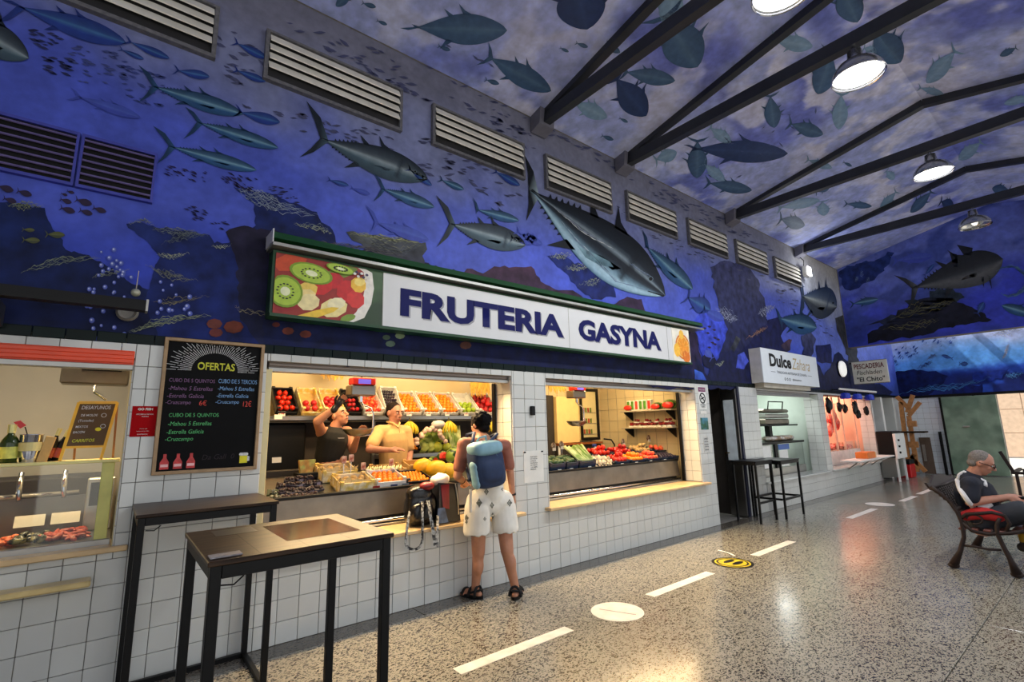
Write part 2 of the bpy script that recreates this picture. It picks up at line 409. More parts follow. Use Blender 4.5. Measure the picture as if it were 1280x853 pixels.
# main mural background
nx, nz = 700, 110; x0, x1, z0, z1 = -5.0, XB, H1+.07, HC
TX = x0+(x1-x0)*np.linspace(0, 1, nx)[None, :]*np.ones((nz, 1)); TZ = z0+(z1-z0)*np.linspace(0, 1, nz)[:, None]*np.ones((1, nx))
n1 = fbm((nz, nx), (4, 26), 1); n2 = fbm((nz, nx), (12, 80), 9); n3 = fbm((nz, nx), (3, 14), 21)
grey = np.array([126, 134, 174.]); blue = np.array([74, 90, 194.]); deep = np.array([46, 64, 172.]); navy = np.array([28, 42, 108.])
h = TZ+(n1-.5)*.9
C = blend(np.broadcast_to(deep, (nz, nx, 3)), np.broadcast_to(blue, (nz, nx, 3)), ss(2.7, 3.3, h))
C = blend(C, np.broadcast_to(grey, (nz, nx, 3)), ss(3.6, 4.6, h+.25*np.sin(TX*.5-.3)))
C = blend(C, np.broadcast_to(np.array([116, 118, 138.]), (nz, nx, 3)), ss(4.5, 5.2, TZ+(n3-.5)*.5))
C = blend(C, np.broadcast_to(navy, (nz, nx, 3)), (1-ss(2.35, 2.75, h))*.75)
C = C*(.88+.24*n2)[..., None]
C = blend(C, C*np.array([1.5, 1.45, 1.15]), ss(9.5, 13, TX)*.9)  # far stretch lightened: lamplight put into the mural paint
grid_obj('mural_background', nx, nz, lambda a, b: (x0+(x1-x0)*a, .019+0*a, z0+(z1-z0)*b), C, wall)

# tiles --------------------------------------------------------------
TP = .1515; GAP = .0035; TH = .012
def rects():
    out = []
    nrow = 14
    for r in range(nrow):
        za, zb = r*TP, (r+1)*TP
        k = 0; xx = -1.2-.02
        while xx < XB-.01:
            out.append((xx, xx+TP, za, zb)); xx += TP
    return out
def clip(rc, ops):
    cur = [rc]
    for (a, b, z0, z1) in ops:
        nxt = []
        for (p, q, r, s) in cur:
            if q <= a+1e-4 or p >= b-1e-4 or s <= z0+1e-4 or r >= z1-1e-4: nxt.append((p, q, r, s)); continue
            if p < a: nxt.append((p, a, r, s))
            if q > b: nxt.append((b, q, r, s))
            m0, m1 = max(p, a), min(q, b)
            if r < z0: nxt.append((m0, m1, r, z0))
            if s > z1: nxt.append((m0, m1, z1, s))
        cur = nxt
    return [c for c in cur if c[1]-c[0] > .02 and c[3]-c[2] > .02]
def tile_mb(w, h_):
    g = GAP/2; return MB().bbox((g, -.000, g), (w-g, TH, h_-g), .0025)
full_me = tile_mb(TP, TP).mesh('tile', M_tile)
# the bar on the left has its own recess: tiles stop there
cells = []
for rc in rects(): cells += clip(rc, OP)
cells.sort(key=lambda c: (c[0]-0)**2+((c[2]-1.2)*.5)**2)
cells = [c for c in cells if c[1] > -1.1]
far = MB(); nfull = 0
for i, (p, q, r, s) in enumerate(cells):
    if i < 300:
        if abs(q-p-TP) < 1e-3 and abs(s-r-TP) < 1e-3: me = full_me
        else: me = tile_mb(q-p, s-r).mesh('tile', M_tile)
        o = bpy.data.objects.new('tile', me); COL.objects.link(o); o.parent = wall; o.location = (p, random.uniform(-.001, .001), r)
    else:
        g = GAP/2; far.bbox((p+g, random.uniform(-.001, .001), r+g), (q-g, TH, s-g), .0025)
o = far.build('tile_field', M_tile, wall); o['kind'] = 'stuff'
# jambs (tiled reveals)
jt = MB()
for X, sgn, zlo, zhi in ((3.30, -1, .66, 2.06), (6.91, -1, .66, 2.06), (11.75, -1, .45, 2.08), (8.95, 1, .45, 2.08), (7.30, 1, 0, 2.1), (.07, -1, .8, 2.02), (15.2, -1, .45, 2.08)):
    z = zlo
    while z < zhi-.03:
        zz = min(z+TP, zhi)
        for (ya, yb_) in ((.012, .155), (.155, .30)):
            if sgn < 0: jt.bbox((X-.008, ya+.002, z+.002), (X+.004, yb_-.002, zz-.002), .002)
            else: jt.bbox((X-.004, ya+.002, z+.002), (X+.008, yb_-.002, zz-.002), .002)
        z += TP
o = jt.build('jamb_tiles', M_tile, wall); o['kind'] = 'stuff'
# green tile course
gm = MB().bbox((.002, 0, .002), (.1495, .016, .068), .002).mesh('green_tile', M_gtile)
gf = MB(); xx = -1.2; n = 0
while xx < 17.8:
    if n < 60:
        o = bpy.data.objects.new('green_tile', gm); COL.objects.link(o); o.parent = wall; o.location = (xx, 0, H1)
    else: gf.bbox((xx+.002, 0, H1+.002), (xx+.1495, .016, H1+.068), .002)
    xx += .1515; n += 1
o = gf.build('green_tile_course', M_gtile, wall); o['kind'] = 'stuff'

# ---- gable wall at XE, annex, back wall, right side, ceiling
gy0, gy1, gz0 = -5.9, .02, 3.3
ew = MB().prism([(XE+.02, .02, gz0), (XE+.02, -5.9, gz0), (XE+.02, -5.9, 5.4), (XE+.02, -2.95, 6.05), (XE+.02, .02, 5.4)], (.28, 0, 0))
wfar = struct(ew.build('wall_far', M_grout))
ny, nz = 220, 110
A = np.linspace(0, 1, ny)[None, :]*np.ones((nz, 1)); Bz = np.linspace(0, 1, nz)[:, None]*np.ones((1, ny))
n1 = fbm((nz, ny), (5, 9), 31); n2 = fbm((nz, ny), (14, 26), 37)
C = blend(np.broadcast_to(np.array([54, 66, 186.]), (nz, ny, 3)), np.broadcast_to(np.array([92, 106, 184.]), (nz, ny, 3)), ss(.25, .7, Bz+(n1-.5)*.8))
C = blend(C, np.broadcast_to(np.array([34, 52, 120.]), (nz, ny, 3)), ss(.52, .66, n1)*.6*(1-A*.3))
C = C*(.8+.4*n2)[..., None]
grid_obj('mural_background', ny, nz, lambda a, b: (XE+.015+0*a, .0-5.9*a, gz0+(np.where(a < .5, 5.34+.22*5.9*a, 5.34+.22*5.9*(1-a))-gz0)*b), C, wfar)
# annex; unseen roof opened between the beams to brighten the mural strip
an = MB(); an.box((XE+.3, -6.0, 4.3), (XE+.6, .3, 4.45)); an.box((XB-.1, -6.0, 4.3), (XB+.3, .3, 4.45)); [an.box((XE+.6, y-.06, 4.3), (XB-.1, y+.06, 4.45)) for y in (.24, -1.5, -3, -4.5, -5.94)]; struct(an.build('ceiling_annex_open', mat('annex_plaster', (190, 190, 190), .8)))
BKY = -2.0
bw = MB(); bw.box((XB, BKY, 0), (XB+.3, .3, 2.15)); bw.box((XB, -6.1, 2.15), (XB+.3, .3, 4.3))
back = struct(bw.build('wall_back', M_grout))
MB().box((XB-.04, -6.0, 2.10), (XB+.01, .02, 2.17)).build('lintel_strip', M_black, back)
ny, nz = 200, 70
A = np.linspace(0, 1, ny)[None, :]*np.ones((nz, 1)); Bz = np.linspace(0, 1, nz)[:, None]*np.ones((1, ny))
n1 = fbm((nz, ny), (4, 7), 41); n2 = fbm((nz, ny), (12, 30), 47)
C = blend(np.broadcast_to(np.array([34, 74, 184.]), (nz, ny, 3)), np.broadcast_to(np.array([92, 160, 240.]), (nz, ny, 3)), ss(.26, .38, Bz+(n2-.5)*.1-.12*(A-.2)))
C = blend(C, np.broadcast_to(np.array([190, 202, 246.]), (nz, ny, 3)), ss(.4, .8, Bz+(n1-.5)*.3))  # daylight on the annex strip put into its paler blues
C = blend(C, np.broadcast_to(np.array([10, 26, 92.]), (nz, ny, 3)), (1-ss(.22, .34, Bz))*ss(.42, .5, n1)*.8)
C = C*(.8+.4*n2)[..., None]
grid_obj('mural_background', ny, nz, lambda a, b: (XB-.012+0*a, .02-6.0*a, 2.17+2.1*b), C, back)
tf = MB(); 
for r in range(14):
    for k in range(13):
        ya = -.005-k*.152; 
        if ya-.152 < BKY: continue
        tf.bbox((XB-.008, ya-.150, r*TP+.002), (XB+.004, ya-.002, (r+1)*TP-.002), .002)
o = tf.build('tile_field', mat('glazed_tile_far', (224, 230, 236), .12, var=.05, scale=2), back); o['kind'] = 'stuff'
# ceiling
cl = MB()
cl.prism([(-5, .3, 5.34-.066), (-5, -2.95, 5.989), (-5, -6.1, 5.34-.04), (-5, -6.1, 6.3), (-5, .3, 6.3)], (XE+.3+5, 0, 0))
ceilg = struct(cl.build('ceiling', M_grout))
nx, ny = 520, 90
for side in (0, 1):
    shp = (ny, nx); cut = (lambda a: a[:ny]) if side == 0 else (lambda a: a[ny-1:2*ny-1])
    n1, n2, n3, n4 = [cut(fbm((2*ny, nx), c_, s_)) for c_, s_ in (((8, 16), 51), ((16, 50), 57), ((6, 10), 66), ((60, 130), 77))]
    base = np.broadcast_to(np.array([164, 176, 230.]), shp+(3,))
    C = blend(base, np.broadcast_to(np.array([100, 112, 200.]), shp+(3,)), ss(.48, .72, n1)*.85)
    C = blend(C, np.broadcast_to(np.array([200, 206, 240.]), shp+(3,)), ss(.50, .66, n2)*.8)
    C = blend(C, np.broadcast_to(np.array([212, 214, 240.]), shp+(3,)), ss(.56, .72, n3)*ss(.45, .6, n2)*.9)
    C = C*(.86+.28*n4)[..., None]
    def fp(a, b, s=side):
        y = -2.95*b if s == 0 else -2.95-2.95*b
        return (-5+(XE+5)*a, y, np.where(y > -2.95, 5.334-.22*y, 5.334+.22*(5.9+y)))
    grid_obj('mural_background', nx, ny, fp, C[:, :, :], ceilg)
# right side: unseen arcade of piers and header, opened high to light the mural
rw = MB(); rw.box((-5, -6.15, 4.7), (XB, -5.9, 5.4))
for k in range(7): rw.box((-5+k*3.8, -6.15, 0), (-4.6+k*3.8, -5.9, 4.7))
struct(rw.build('wall_right', mat('pale_blue_plaster', (150, 160, 200), .8)))
rb = MB(); rb.box((-5.2, -6.1, 0), (-5, .3, 6)); struct(rb.build('wall_rear', mat('pale_plaster', (190, 192, 200), .8)))

# trusses
for i, X in enumerate((3.82, 5.44, 8.58, 11.60)):
    t = MB(); t.box((X-.05, -5.9, 5.20), (X+.05, 0, 5.34))
    tr = thing('roof_truss', ['roof truss nearest the camera with a lamp hanging from it', 'dark steel roof truss over the second window of the fruit shop', 'roof truss above the black passage, third from the front', 'roof truss furthest away, by the white wall spotlight'][i], 'roof truss', (X, 0, 5.2), group=None)
    t.build('tie_beam', M_truss, tr)
    r = MB()
    r.bar((X, .0, 5.34), (X, -2.95, 5.95), .10, .13); r.bar((X, -2.95, 5.95), (X, -5.9, 5.34), .10, .13); r.build('rafter', M_truss, tr)
    b = MB(); b.prism([(X-.12, 0, 5.12), (X-.12, 0, 5.46), (X-.12, -.20, 5.46), (X-.12, -.16, 5.17)], (.24, 0, 0))
    b.build('wall_bracket', mat('mural_grey_bracket', (104, 104, 118), .7), tr)
    f = MB(); f.bar((X-.045, -.02, 5.205), (X-.045, -5.88, 5.205), .012, .012); f.bar((X+.045, -.02, 5.205), (X+.045, -5.88, 5.205), .012, .012); f.build('flange', M_truss, tr)
# ceiling lamps
def ceiling_lamp(X, Y, label, lit):
    t = thing('ceiling_lamp', label, 'lamp', (X, Y, 4.86), group='dome lamps hanging from the trusses')
    d = MB(); d.lathe([(.03, .30), (.06, .29), (.07, .20), (.10, .17), (.17, .13), (.215, .06), (.225, 0), (.222, -.004), (.21, .055), (.165, .12), (.09, .16), (.0, .165)], (X, Y, 4.86), 28)
    d.build('reflector', mat('spun_aluminium', (190, 190, 188), .22, metal=.9, var=.05), t, smooth=True)
    MB().cyl((X, Y, 5.14), (X, Y, 5.21), .018, n=8).build('stem', M_chrome, t)
    MB().lathe([(.226, -.006), (.232, 0), (.226, .006), (.218, .0), (.226, -.006)], (X, Y, 4.86), 28).build('rim', M_chrome, t)
    b = MB(); b.ell((X, Y, 4.94), (.05, .05, .075), 12, 8); b.build('bulb', M_bulb if lit else mat('dim_bulb', (255, 250, 235), .5, var=0, emit=1.2), t, smooth=True)
    if lit:
        g = MB(); g.lathe([(0, .02), (.2, .02)], (X, Y, 4.86), 28); g.build('glass', mat('lit_glass', (250, 252, 255), .3, var=0, emit=5.0), t)
        l = light('lamp_light', 'SPOT', (X, Y, 4.84), 260, (.93, .97, 1.0), .2, aim=(X, Y, 0)); l.data.spot_size = 2.9; l.data.spot_blend = .5
ceiling_lamp(3.82, -2.90, 'lit dome lamp at the top edge of the picture, nearest the camera', True)
ceiling_lamp(5.44, -2.94, 'large lit dome lamp hanging below the second truss', True)
ceiling_lamp(8.58, -2.92, 'lit dome lamp hanging from the third truss', True)
ceiling_lamp(11.60, -2.92, 'unlit small dome lamp on the furthest truss, before the painted tuna', False)
# wall spotlight
sp = thing('floodlight', 'glowing white floodlight bracketed high on the left wall under the last truss', 'lamp', (11.75, 0, 4.8))
MB().bbox((11.62, -.16, 4.68), (11.86, -.05, 4.92), .02).build('housing', M_white, sp)
MB().box((11.64, -.168, 4.70), (11.84, -.16, 4.90)).build('lens', mat('floodlight_lens', (255, 255, 255), .4, var=0, emit=10), sp)
MB().tube([(11.74, -.06, 4.9), (11.70, -.09, 5.06), (11.62, -.03, 5.16)], .008).build('cable', M_black, sp)
light('flood_light', 'POINT', (11.75, -.3, 4.8), 12, (1, 1, 1), .08)

# louvre vents, upper row
for k in range(-1, 7):
    a = .73+1.605*k; b = a+1.2
    lab = ['pale louvre vent at the top left, cut off by the picture edge', 'pale louvre vent above the big tuna, second from the left', 'pale louvre vent third from the left, above the letter F of the shop sign'] + ['pale louvre vent high on the left wall, number %s counted from the left' % w for w in ('four', 'five', 'six', 'seven', 'eight')]
    v = thing('louvre_vent', lab[k+1], 'vent', (a, 0, 4.47), group='louvre vents in the upper wall')
    f = MB(); z0, z1 = 4.46, 4.88
    f.box((a-.03, -.03, z0-.03), (b+.03, .02, z0)); f.box((a-.03, -.03, z1), (b+.03, .02, z1+.02)); f.box((a-.03, -.03, z0), (a, .02, z1)); f.box((b, -.03, z0), (b+.03, .02, z1))
    f.build('frame', mat('weathered_vent_frame', (104, 104, 108), .6, var=.25, scale=30), v)
    MB().box((a, .005, z0), (b, .018, z1)).build('backing', mat('vent_dark', (40, 40, 44), .7), v)
    for j in range(4):
        zc = z0+.085+j*.085
        MB().prism([(a+.005, .0, zc+.066), (a+.005, -.012, zc+.070), (a+.005, -.050, zc-.002), (a+.005, -.042, zc-.010)], (b-a-.01, 0, 0)).build('slat', mat('pale_metal_slat', (236, 233, 222), .45, metal=.0, var=.12, scale=5), v)
# dark vents at left
for a, b in ((-.76, -.30), (-.265, .03)):
    pass
for i, (a, b) in enumerate(((-.95, -.37), (-.33, .05))):
    v = thing('dark_vent_grille', ['dark slatted grille at the left edge of the picture', 'dark slatted grille in the blue wall, right one of the pair'][i], 'vent', (a, 0, 3.14))
    z0, z1 = 3.15, 3.49
    f = MB(); f.box((a, -.018, z0-.02), (b, .02, z0)); f.box((a, -.018, z1), (b, .02, z1+.02)); f.box((a-.015, -.018, z0-.02), (a, .02, z1+.02)); f.box((b, -.018, z0-.02), (b+.015, .02, z1+.02))
    f.build('frame', mat('blue_vent_frame', (58, 64, 160), .5), v)
    MB().box((a, .0, z0), (b, .018, z1)).build('backing', M_black, v)
    for j in range(7):
        zc = z0+.025+j*.048
        MB().prism([(a, -.004, zc+.012), (a, -.012, zc+.014), (a, -.022, zc), (a, -.014, zc-.003)], (b-a, 0, 0)).build('slat', mat('lavender_slat', (112, 100, 148), .5), v)
# ================================================================== PAINTED SEA LIFE (flat paint on the walls and the ceiling)
_off = [0.0]
def Fw(u, v):
    return wp(u, v, .016-_off[0])
def Fc(u, v): return cpnt(u, v, .012+_off[0])
def Fe(u, v): return xp(u, v, XE+.008-_off[0])
def Fb(u, v): return xp(u, v, XB-.02-_off[0])
LC = lambda c: [s2l(c[0]), s2l(c[1]), s2l(c[2])]
def mixc(a, b, t): return tuple(a[i]*(1-t)+b[i]*t for i in range(3))
STY = {  # back, flank line, belly
 'steel': ((24, 34, 46), (150, 165, 170), (70, 92, 104)),
 'giant': ((12, 18, 26), (66, 84, 96), (168, 190, 200)),
 'teal': ((22, 52, 86), (120, 160, 178), (40, 84, 130)),
 'blue': ((28, 48, 118), (66, 112, 160), (34, 60, 140)),
 'faint': ((60, 76, 168), (72, 92, 178), (58, 72, 168)),
 'ceil': ((60, 88, 124), (84, 114, 146), (68, 98, 134)),
 'cdark': ((40, 60, 106), (52, 74, 120), (42, 62, 104)),
 'cpale': ((120, 152, 184), (138, 168, 196), (124, 156, 188)),
 'dark': ((30, 34, 40), (52, 56, 62), (96, 98, 100)),
 'pair': ((40, 56, 84), (160, 170, 168), (60, 66, 70)),
 'maroon': ((38, 26, 60), (42, 28, 62), (38, 26, 56)),
 'green': ((78, 84, 46), (96, 100, 56), (60, 66, 50)),
}
def fish(F, parent, tail, head, w, sty, tips=None, fins=1, peak=.58, eye=False, curve=0, name='painted_fish', tl=.16):
    st = STY[sty]; T = Vector(tail).to_2d() if len(tail) > 2 else Vector(tail); Hd = Vector(head)
    d = Hd-T; L = d.length; d = d/L; n = Vector((-d.y, d.x))
    if n.y > 0: n = -n              # towards the back
    if abs(d.x) < .15: n = Vector((1 if n.x >= 0 else -1, 0))*1.0 if n.length == 0 else n
    mb = MB(); mb.c = []
    K = 26; R = 14 if sty == 'giant' else 10
    def r(t): 
        a = (t/peak)**1.15 if t < peak else 1.0
        s = math.sin(a*PI/2) if t < peak else math.cos((t-peak)/(1-peak)*PI/2)**(.78 if sty == 'giant' else .66)
        return max(s, .07 if t < .5 else .0)*w/2
    def cl(t): return T+d*(L*t)+n*(curve*math.sin(PI*t))
    def put(p, c): mb.v.append(tuple(F(p.x, p.y))); mb.c.append(LC(c))
    for i in range(K+1):
        t = i/K; c0 = cl(t); rr = r(t)
        for j in range(R+1):
            s = 1-2*j/R
            k = (1-s)/2
            if sty == 'giant':
                c = mixc(st[0], (28, 38, 50), k/.34) if k < .34 else mixc((28, 38, 50), (150, 166, 176), (k-.34)/.07) if k < .41 else mixc((150, 166, 176), (26, 34, 44), (k-.41)/.09) if k < .50 else (26, 34, 44) if k < .62 else mixc((26, 34, 44), (110, 140, 158), (k-.62)/.12) if k < .74 else mixc((110, 140, 158), (176, 206, 220), (k-.74)/.16) if k < .90 else mixc((176, 206, 220), (70, 104, 130), (k-.90)/.1)
            elif k < .38: c = mixc(st[0], mixc(st[0], st[1], .35), k/.38)
            elif k < .52: c = mixc(mixc(st[0], st[1], .35), st[1], (k-.38)/.14)
            elif k < .66: c = mixc(st[1], st[2], (k-.52)/.14)
            else: c = mixc(st[2], mixc(st[2], st[0], .45), (k-.66)/.34)
            if eye and .70 < t < .745 and .15 < k < .85: c = mixc(c, st[0], .6)
            put(c0+n*(rr*s*(1.0 if s > 0 else 1.05)), c)
    for i in range(K):
        for j in range(R):
            a = i*(R+1)+j; mb.f.append((a, a+1, a+R+2, a+R+1))
    def tri(ps, c, c2=None):
        b0 = len(mb.v)
        for q, p in enumerate(ps): put(p, c2 if (c2 and q == 0) else c)
        mb.f.append(tuple(range(b0, b0+len(ps))))
    # tail: two crescents
    if tips is None:
        a = T-d*(L*tl)+n*(w*.62); b = T-d*(L*tl)-n*(w*.62)
    else: a, b = Vector(tips[0]), Vector(tips[1])
    rt = cl(.06)
    for tp in (a, b):
        mid = (tp+T)/2; side = (tp-T); pr = Vector((-side.y, side.x)).normalized()
        if pr.dot(d) < 0: pr = -pr
        tri([rt, T-d*(L*.02), mid-pr*(side.length*.05)*0-pr*0, tp, mid+pr*(side.length*.16)], st[0], st[2])
    if fins:
        c0 = cl(.62); c1 = cl(.52)
        tri([c0+n*r(.62)*.95, c1+n*r(.52)*.9, cl(.46)+n*(r(.5)+w*.34), cl(.53)+n*(r(.5)+w*.12)], st[0])
        tri([cl(.42)-n*r(.42)*.9, cl(.34)-n*r(.34)*.9, cl(.27)-n*(r(.34)+w*.30)], st[0])
        tri([cl(.42)+n*r(.42)*.9, cl(.36)+n*r(.36)*.9, cl(.30)+n*(r(.36)+w*.24)], st[0])
        if fins > 1:
            tri([cl(.70)-n*r(.7)*.25, cl(.66)-n*r(.66)*.5, cl(.5)-n*r(.5)*.50, cl(.56)-n*r(.5)*.34], mixc(st[0], st[2], .35), st[2])
            for q in range(6):
                t = .30-.035*q; tri([cl(t)+n*r(t), cl(t-.02)+n*r(t-.02), cl(t-.02)+n*(r(t)+w*.06)], st[0]); tri([cl(t)-n*r(t), cl(t-.02)-n*r(t-.02), cl(t-.02)-n*(r(t)+w*.06)], st[0])
    if eye:
        e = cl(.87)+n*r(.87)*.28; er = w*.038
        b0 = len(mb.v)
        for rad, c in ((er*1.3, (110, 130, 140)), (er, (8, 8, 10))):
            b0 = len(mb.v)
            for q in range(10): 
                p = e+Vector((math.cos(q*PI/5), math.sin(q*PI/5)))*rad; _off[0] += .0008; put(p, c); _off[0] -= .0008
            mb.f.append(tuple(range(b0, b0+10))); _off[0] += .0008
        _off[0] -= .0016
        # mouth
        m0 = cl(.995); m1 = cl(.90)-n*r(.9)*.55; _off[0] += .0008; tri([m0, m1, m1-n*w*.015, m0-n*w*.04], (10, 12, 16)); _off[0] -= .0008
    return mb.build(name, M_paint, parent)
def patch(F, parent, pts, c, c2=None, name='painted_rock', rough=3.0, sub=14, flat=False):
    """filled polygon with a ragged outline, tinted top to bottom"""
    P = []; n = len(pts)
    for i in range(n):
        a = Vector(pts[i]); b = Vector(pts[(i+1) % n]); L = (b-a).length; k = max(1, int(L/5.5))
        for j in range(k):
            p = a.lerp(b, j/k); 
            if 0 < j: p = p+Vector((random.uniform(-1, 1), random.uniform(-1, 1)))*rough*min(1, L/26)*.75
            P.append(p)
    import mathutils
    tr = mathutils.geometry.tessellate_polygon([[Vector((p.x, p.y, 0)) for p in P]])
    mb = MB(); mb.c = []; v0 = min(p.y for p in P); v1 = max(p.y for p in P)
    for p in P:
        t = (p.y-v0)/max(v1-v0, 1e-3); mb.v.append(tuple(F(p.x, p.y))); mb.c.append(LC(mixc(c, c2 or c, t)))
    mb.f = [tuple(t) for t in tr]
    return mb.build(name, M_rock, parent)
def strokes(F, parent, path, c, n=6, spread=6, wd=.9, name='painted_highlight', amp=3.0):
    mb = MB(); mb.c = []; path = [Vector(p) for p in path]
    for k in range(n):
        off = random.uniform(-1, 1)*spread; ph = random.uniform(0, 6); a0 = random.uniform(0, .35); a1 = random.uniform(.65, 1)
        m = 26; pv = None; col = mixc(c, (30, 44, 90), random.uniform(0, .5))
        for i in range(m+1):
            s = (a0+(a1-a0)*i/m)*(len(path)-1); q = min(int(s), len(path)-2); p = path[q].lerp(path[q+1], s-q)
            p = p+Vector((0, off*math.sin(PI*i/m)+math.sin(i*.9+ph)*amp*.45+math.sin(i*2.1+ph*2)*amp*.3))
            w_ = wd*(.3+.7*math.sin(PI*i/m))*(.6+.4*math.sin(i*1.7+ph))
            A_ = p+Vector((0, -w_)); B_ = p+Vector((0, w_))
            b0 = len(mb.v); mb.v += [tuple(F(A_.x, A_.y)), tuple(F(B_.x, B_.y))]; mb.c += [LC(col)]*2
            if i: mb.f.append((b0-2, b0-1, b0+1, b0))
    o = mb.build(name, M_paint, parent); o['kind'] = 'stuff'; return o
def shoal(F, parent, reg, n, size, c, ang=(.25, .1), name='painted_shoal', jit=.3):
    mb = MB(); mb.c = []
    for k in range(n):
        a, b, c_, d_ = [Vector(p) for p in reg]; s, t = random.random(), random.random()
        p = a.lerp(b, s).lerp(d_.lerp(c_, s), t); L = size*random.uniform(.55, 1.3); th = random.gauss(*ang)
        d = Vector((math.cos(th), math.sin(th)))*L; nn = Vector((-d.y, d.x))*.115
        cc = mixc(c, (84, 88, 150), random.uniform(0, jit)); b0 = len(mb.v)
        for q in (p-d*.5, p+nn, p+d*.15+nn*.9, p+d*.5, p+d*.15-nn*.9, p-nn): mb.v.append(tuple(F(q.x, q.y))); mb.c.append(LC(cc))
        mb.f.append(tuple(range(b0, b0+6)))
    o = mb.build(name, M_paint, parent); o['kind'] = 'stuff'; return o
# ---- rocks on the main wall
NV = (16, 30, 84); NV2 = (12, 24, 66); BR = (58, 42, 60); BR2 = (34, 26, 44)
R_ = [
 ([(-60, 262), (0, 253), (56, 260), (60, 275), (72, 292), (82, 312), (104, 318), (130, 330), (150, 345), (220, 380), (230, 436), (200, 426), (100, 421), (0, 412), (-60, 404)], (20, 36, 88), (12, 22, 60)),
 ([(158, 280), (178, 278), (220, 288), (262, 294), (268, 304), (330, 296), (360, 420), (340, 446), (200, 428), (178, 380), (200, 322), (184, 302)], (28, 42, 100), (16, 30, 90)),
 ([(292, 234), (330, 240), (396, 265), (402, 278), (416, 288), (420, 304), (395, 318), (300, 300), (320, 282), (318, 256)], (26, 42, 110), (20, 30, 70)),
 ([(282, 290), (300, 283), (345, 288), (400, 312), (480, 312), (545, 332), (590, 345), (600, 352), (590, 388), (460, 392), (440, 458), (338, 446), (300, 400), (296, 330)], (34, 30, 52), (18, 26, 66)),
 ([(433, 290), (480, 296), (532, 303), (534, 312), (528, 320), (532, 340), (545, 352), (600, 362), (500, 345), (482, 330), (466, 314), (440, 300)], (92, 96, 96), (26, 24, 44)),
 ([(545, 350), (590, 336), (604, 342), (618, 333), (650, 334), (664, 333), (676, 352), (694, 362), (716, 363), (730, 374), (764, 382), (784, 371), (802, 374), (806, 388), (812, 396), (856, 402), (872, 412), (880, 490), (700, 470), (560, 400)], (66, 42, 62), (24, 24, 62)),
 ([(684, 320), (700, 318), (718, 330), (742, 330), (768, 350), (770, 372), (740, 374), (722, 360), (706, 340)], (30, 44, 112), (24, 34, 90)),
 ([(330, 400), (480, 408), (700, 440), (866, 458), (866, 486), (700, 468), (560, 458), (330, 446)], (14, 24, 70), (10, 18, 56)),
 ([(888, 334), (905, 326), (930, 330), (948, 350), (958, 392), (962, 420), (948, 470), (900, 470), (902, 410), (896, 370)], (66, 70, 112), (20, 24, 58)),
 ([(868, 440), (884, 470), (900, 440), (925, 440), (940, 425), (960, 400), (976, 396), (986, 405), (976, 420), (984, 440), (1002, 445), (1010, 430), (1014, 445), (1030, 470), (1048, 440), (1060, 452), (1080, 470), (1116, 490), (1110, 497), (960, 487), (870, 486)], (24, 28, 72), (16, 22, 60)),
 ([(1044, 398), (1054, 394), (1062, 392), (1068, 410), (1072, 440), (1078, 470), (1064, 470), (1054, 430), (1046, 412)], (70, 72, 70), (46, 48, 60)),
 ([(1020, 432), (1038, 430), (1040, 455), (1022, 452)], (30, 36, 90), (26, 30, 80)),
 ([(866, 404), (876, 392), (884, 388), (902, 396), (910, 412), (904, 430), (896, 446), (884, 452), (876, 440), (872, 420)], (62, 78, 196), (50, 66, 186)),
 ([(922, 444), (930, 440), (936, 452), (930, 462), (920, 460)], (70, 84, 190), (60, 74, 180)),
 ([(868, 462), (878, 466), (884, 478), (868, 480)], (60, 100, 200), (40, 60, 150)),
 ([(878, 446), (888, 438), (896, 452), (890, 462), (880, 458)], (20, 24, 58), (16, 20, 50)),
 ([(912, 436), (920, 420), (926, 424), (918, 440)], (62, 64, 66), (40, 44, 60)),
 ([(976, 432), (986, 424), (990, 425), (988, 438), (984, 440)], (84, 60, 76), (40, 36, 60)),
 ([(1002, 420), (1014, 416), (1020, 424), (1014, 446), (1004, 442)], (74, 80, 116), (34, 38, 80)),
]
for i, (p, a, b) in enumerate(R_):
    _off[0] = .0005*i; patch(Fw, wall, p, a, b)
_off[0] = .0065
HL = (176, 182, 150)
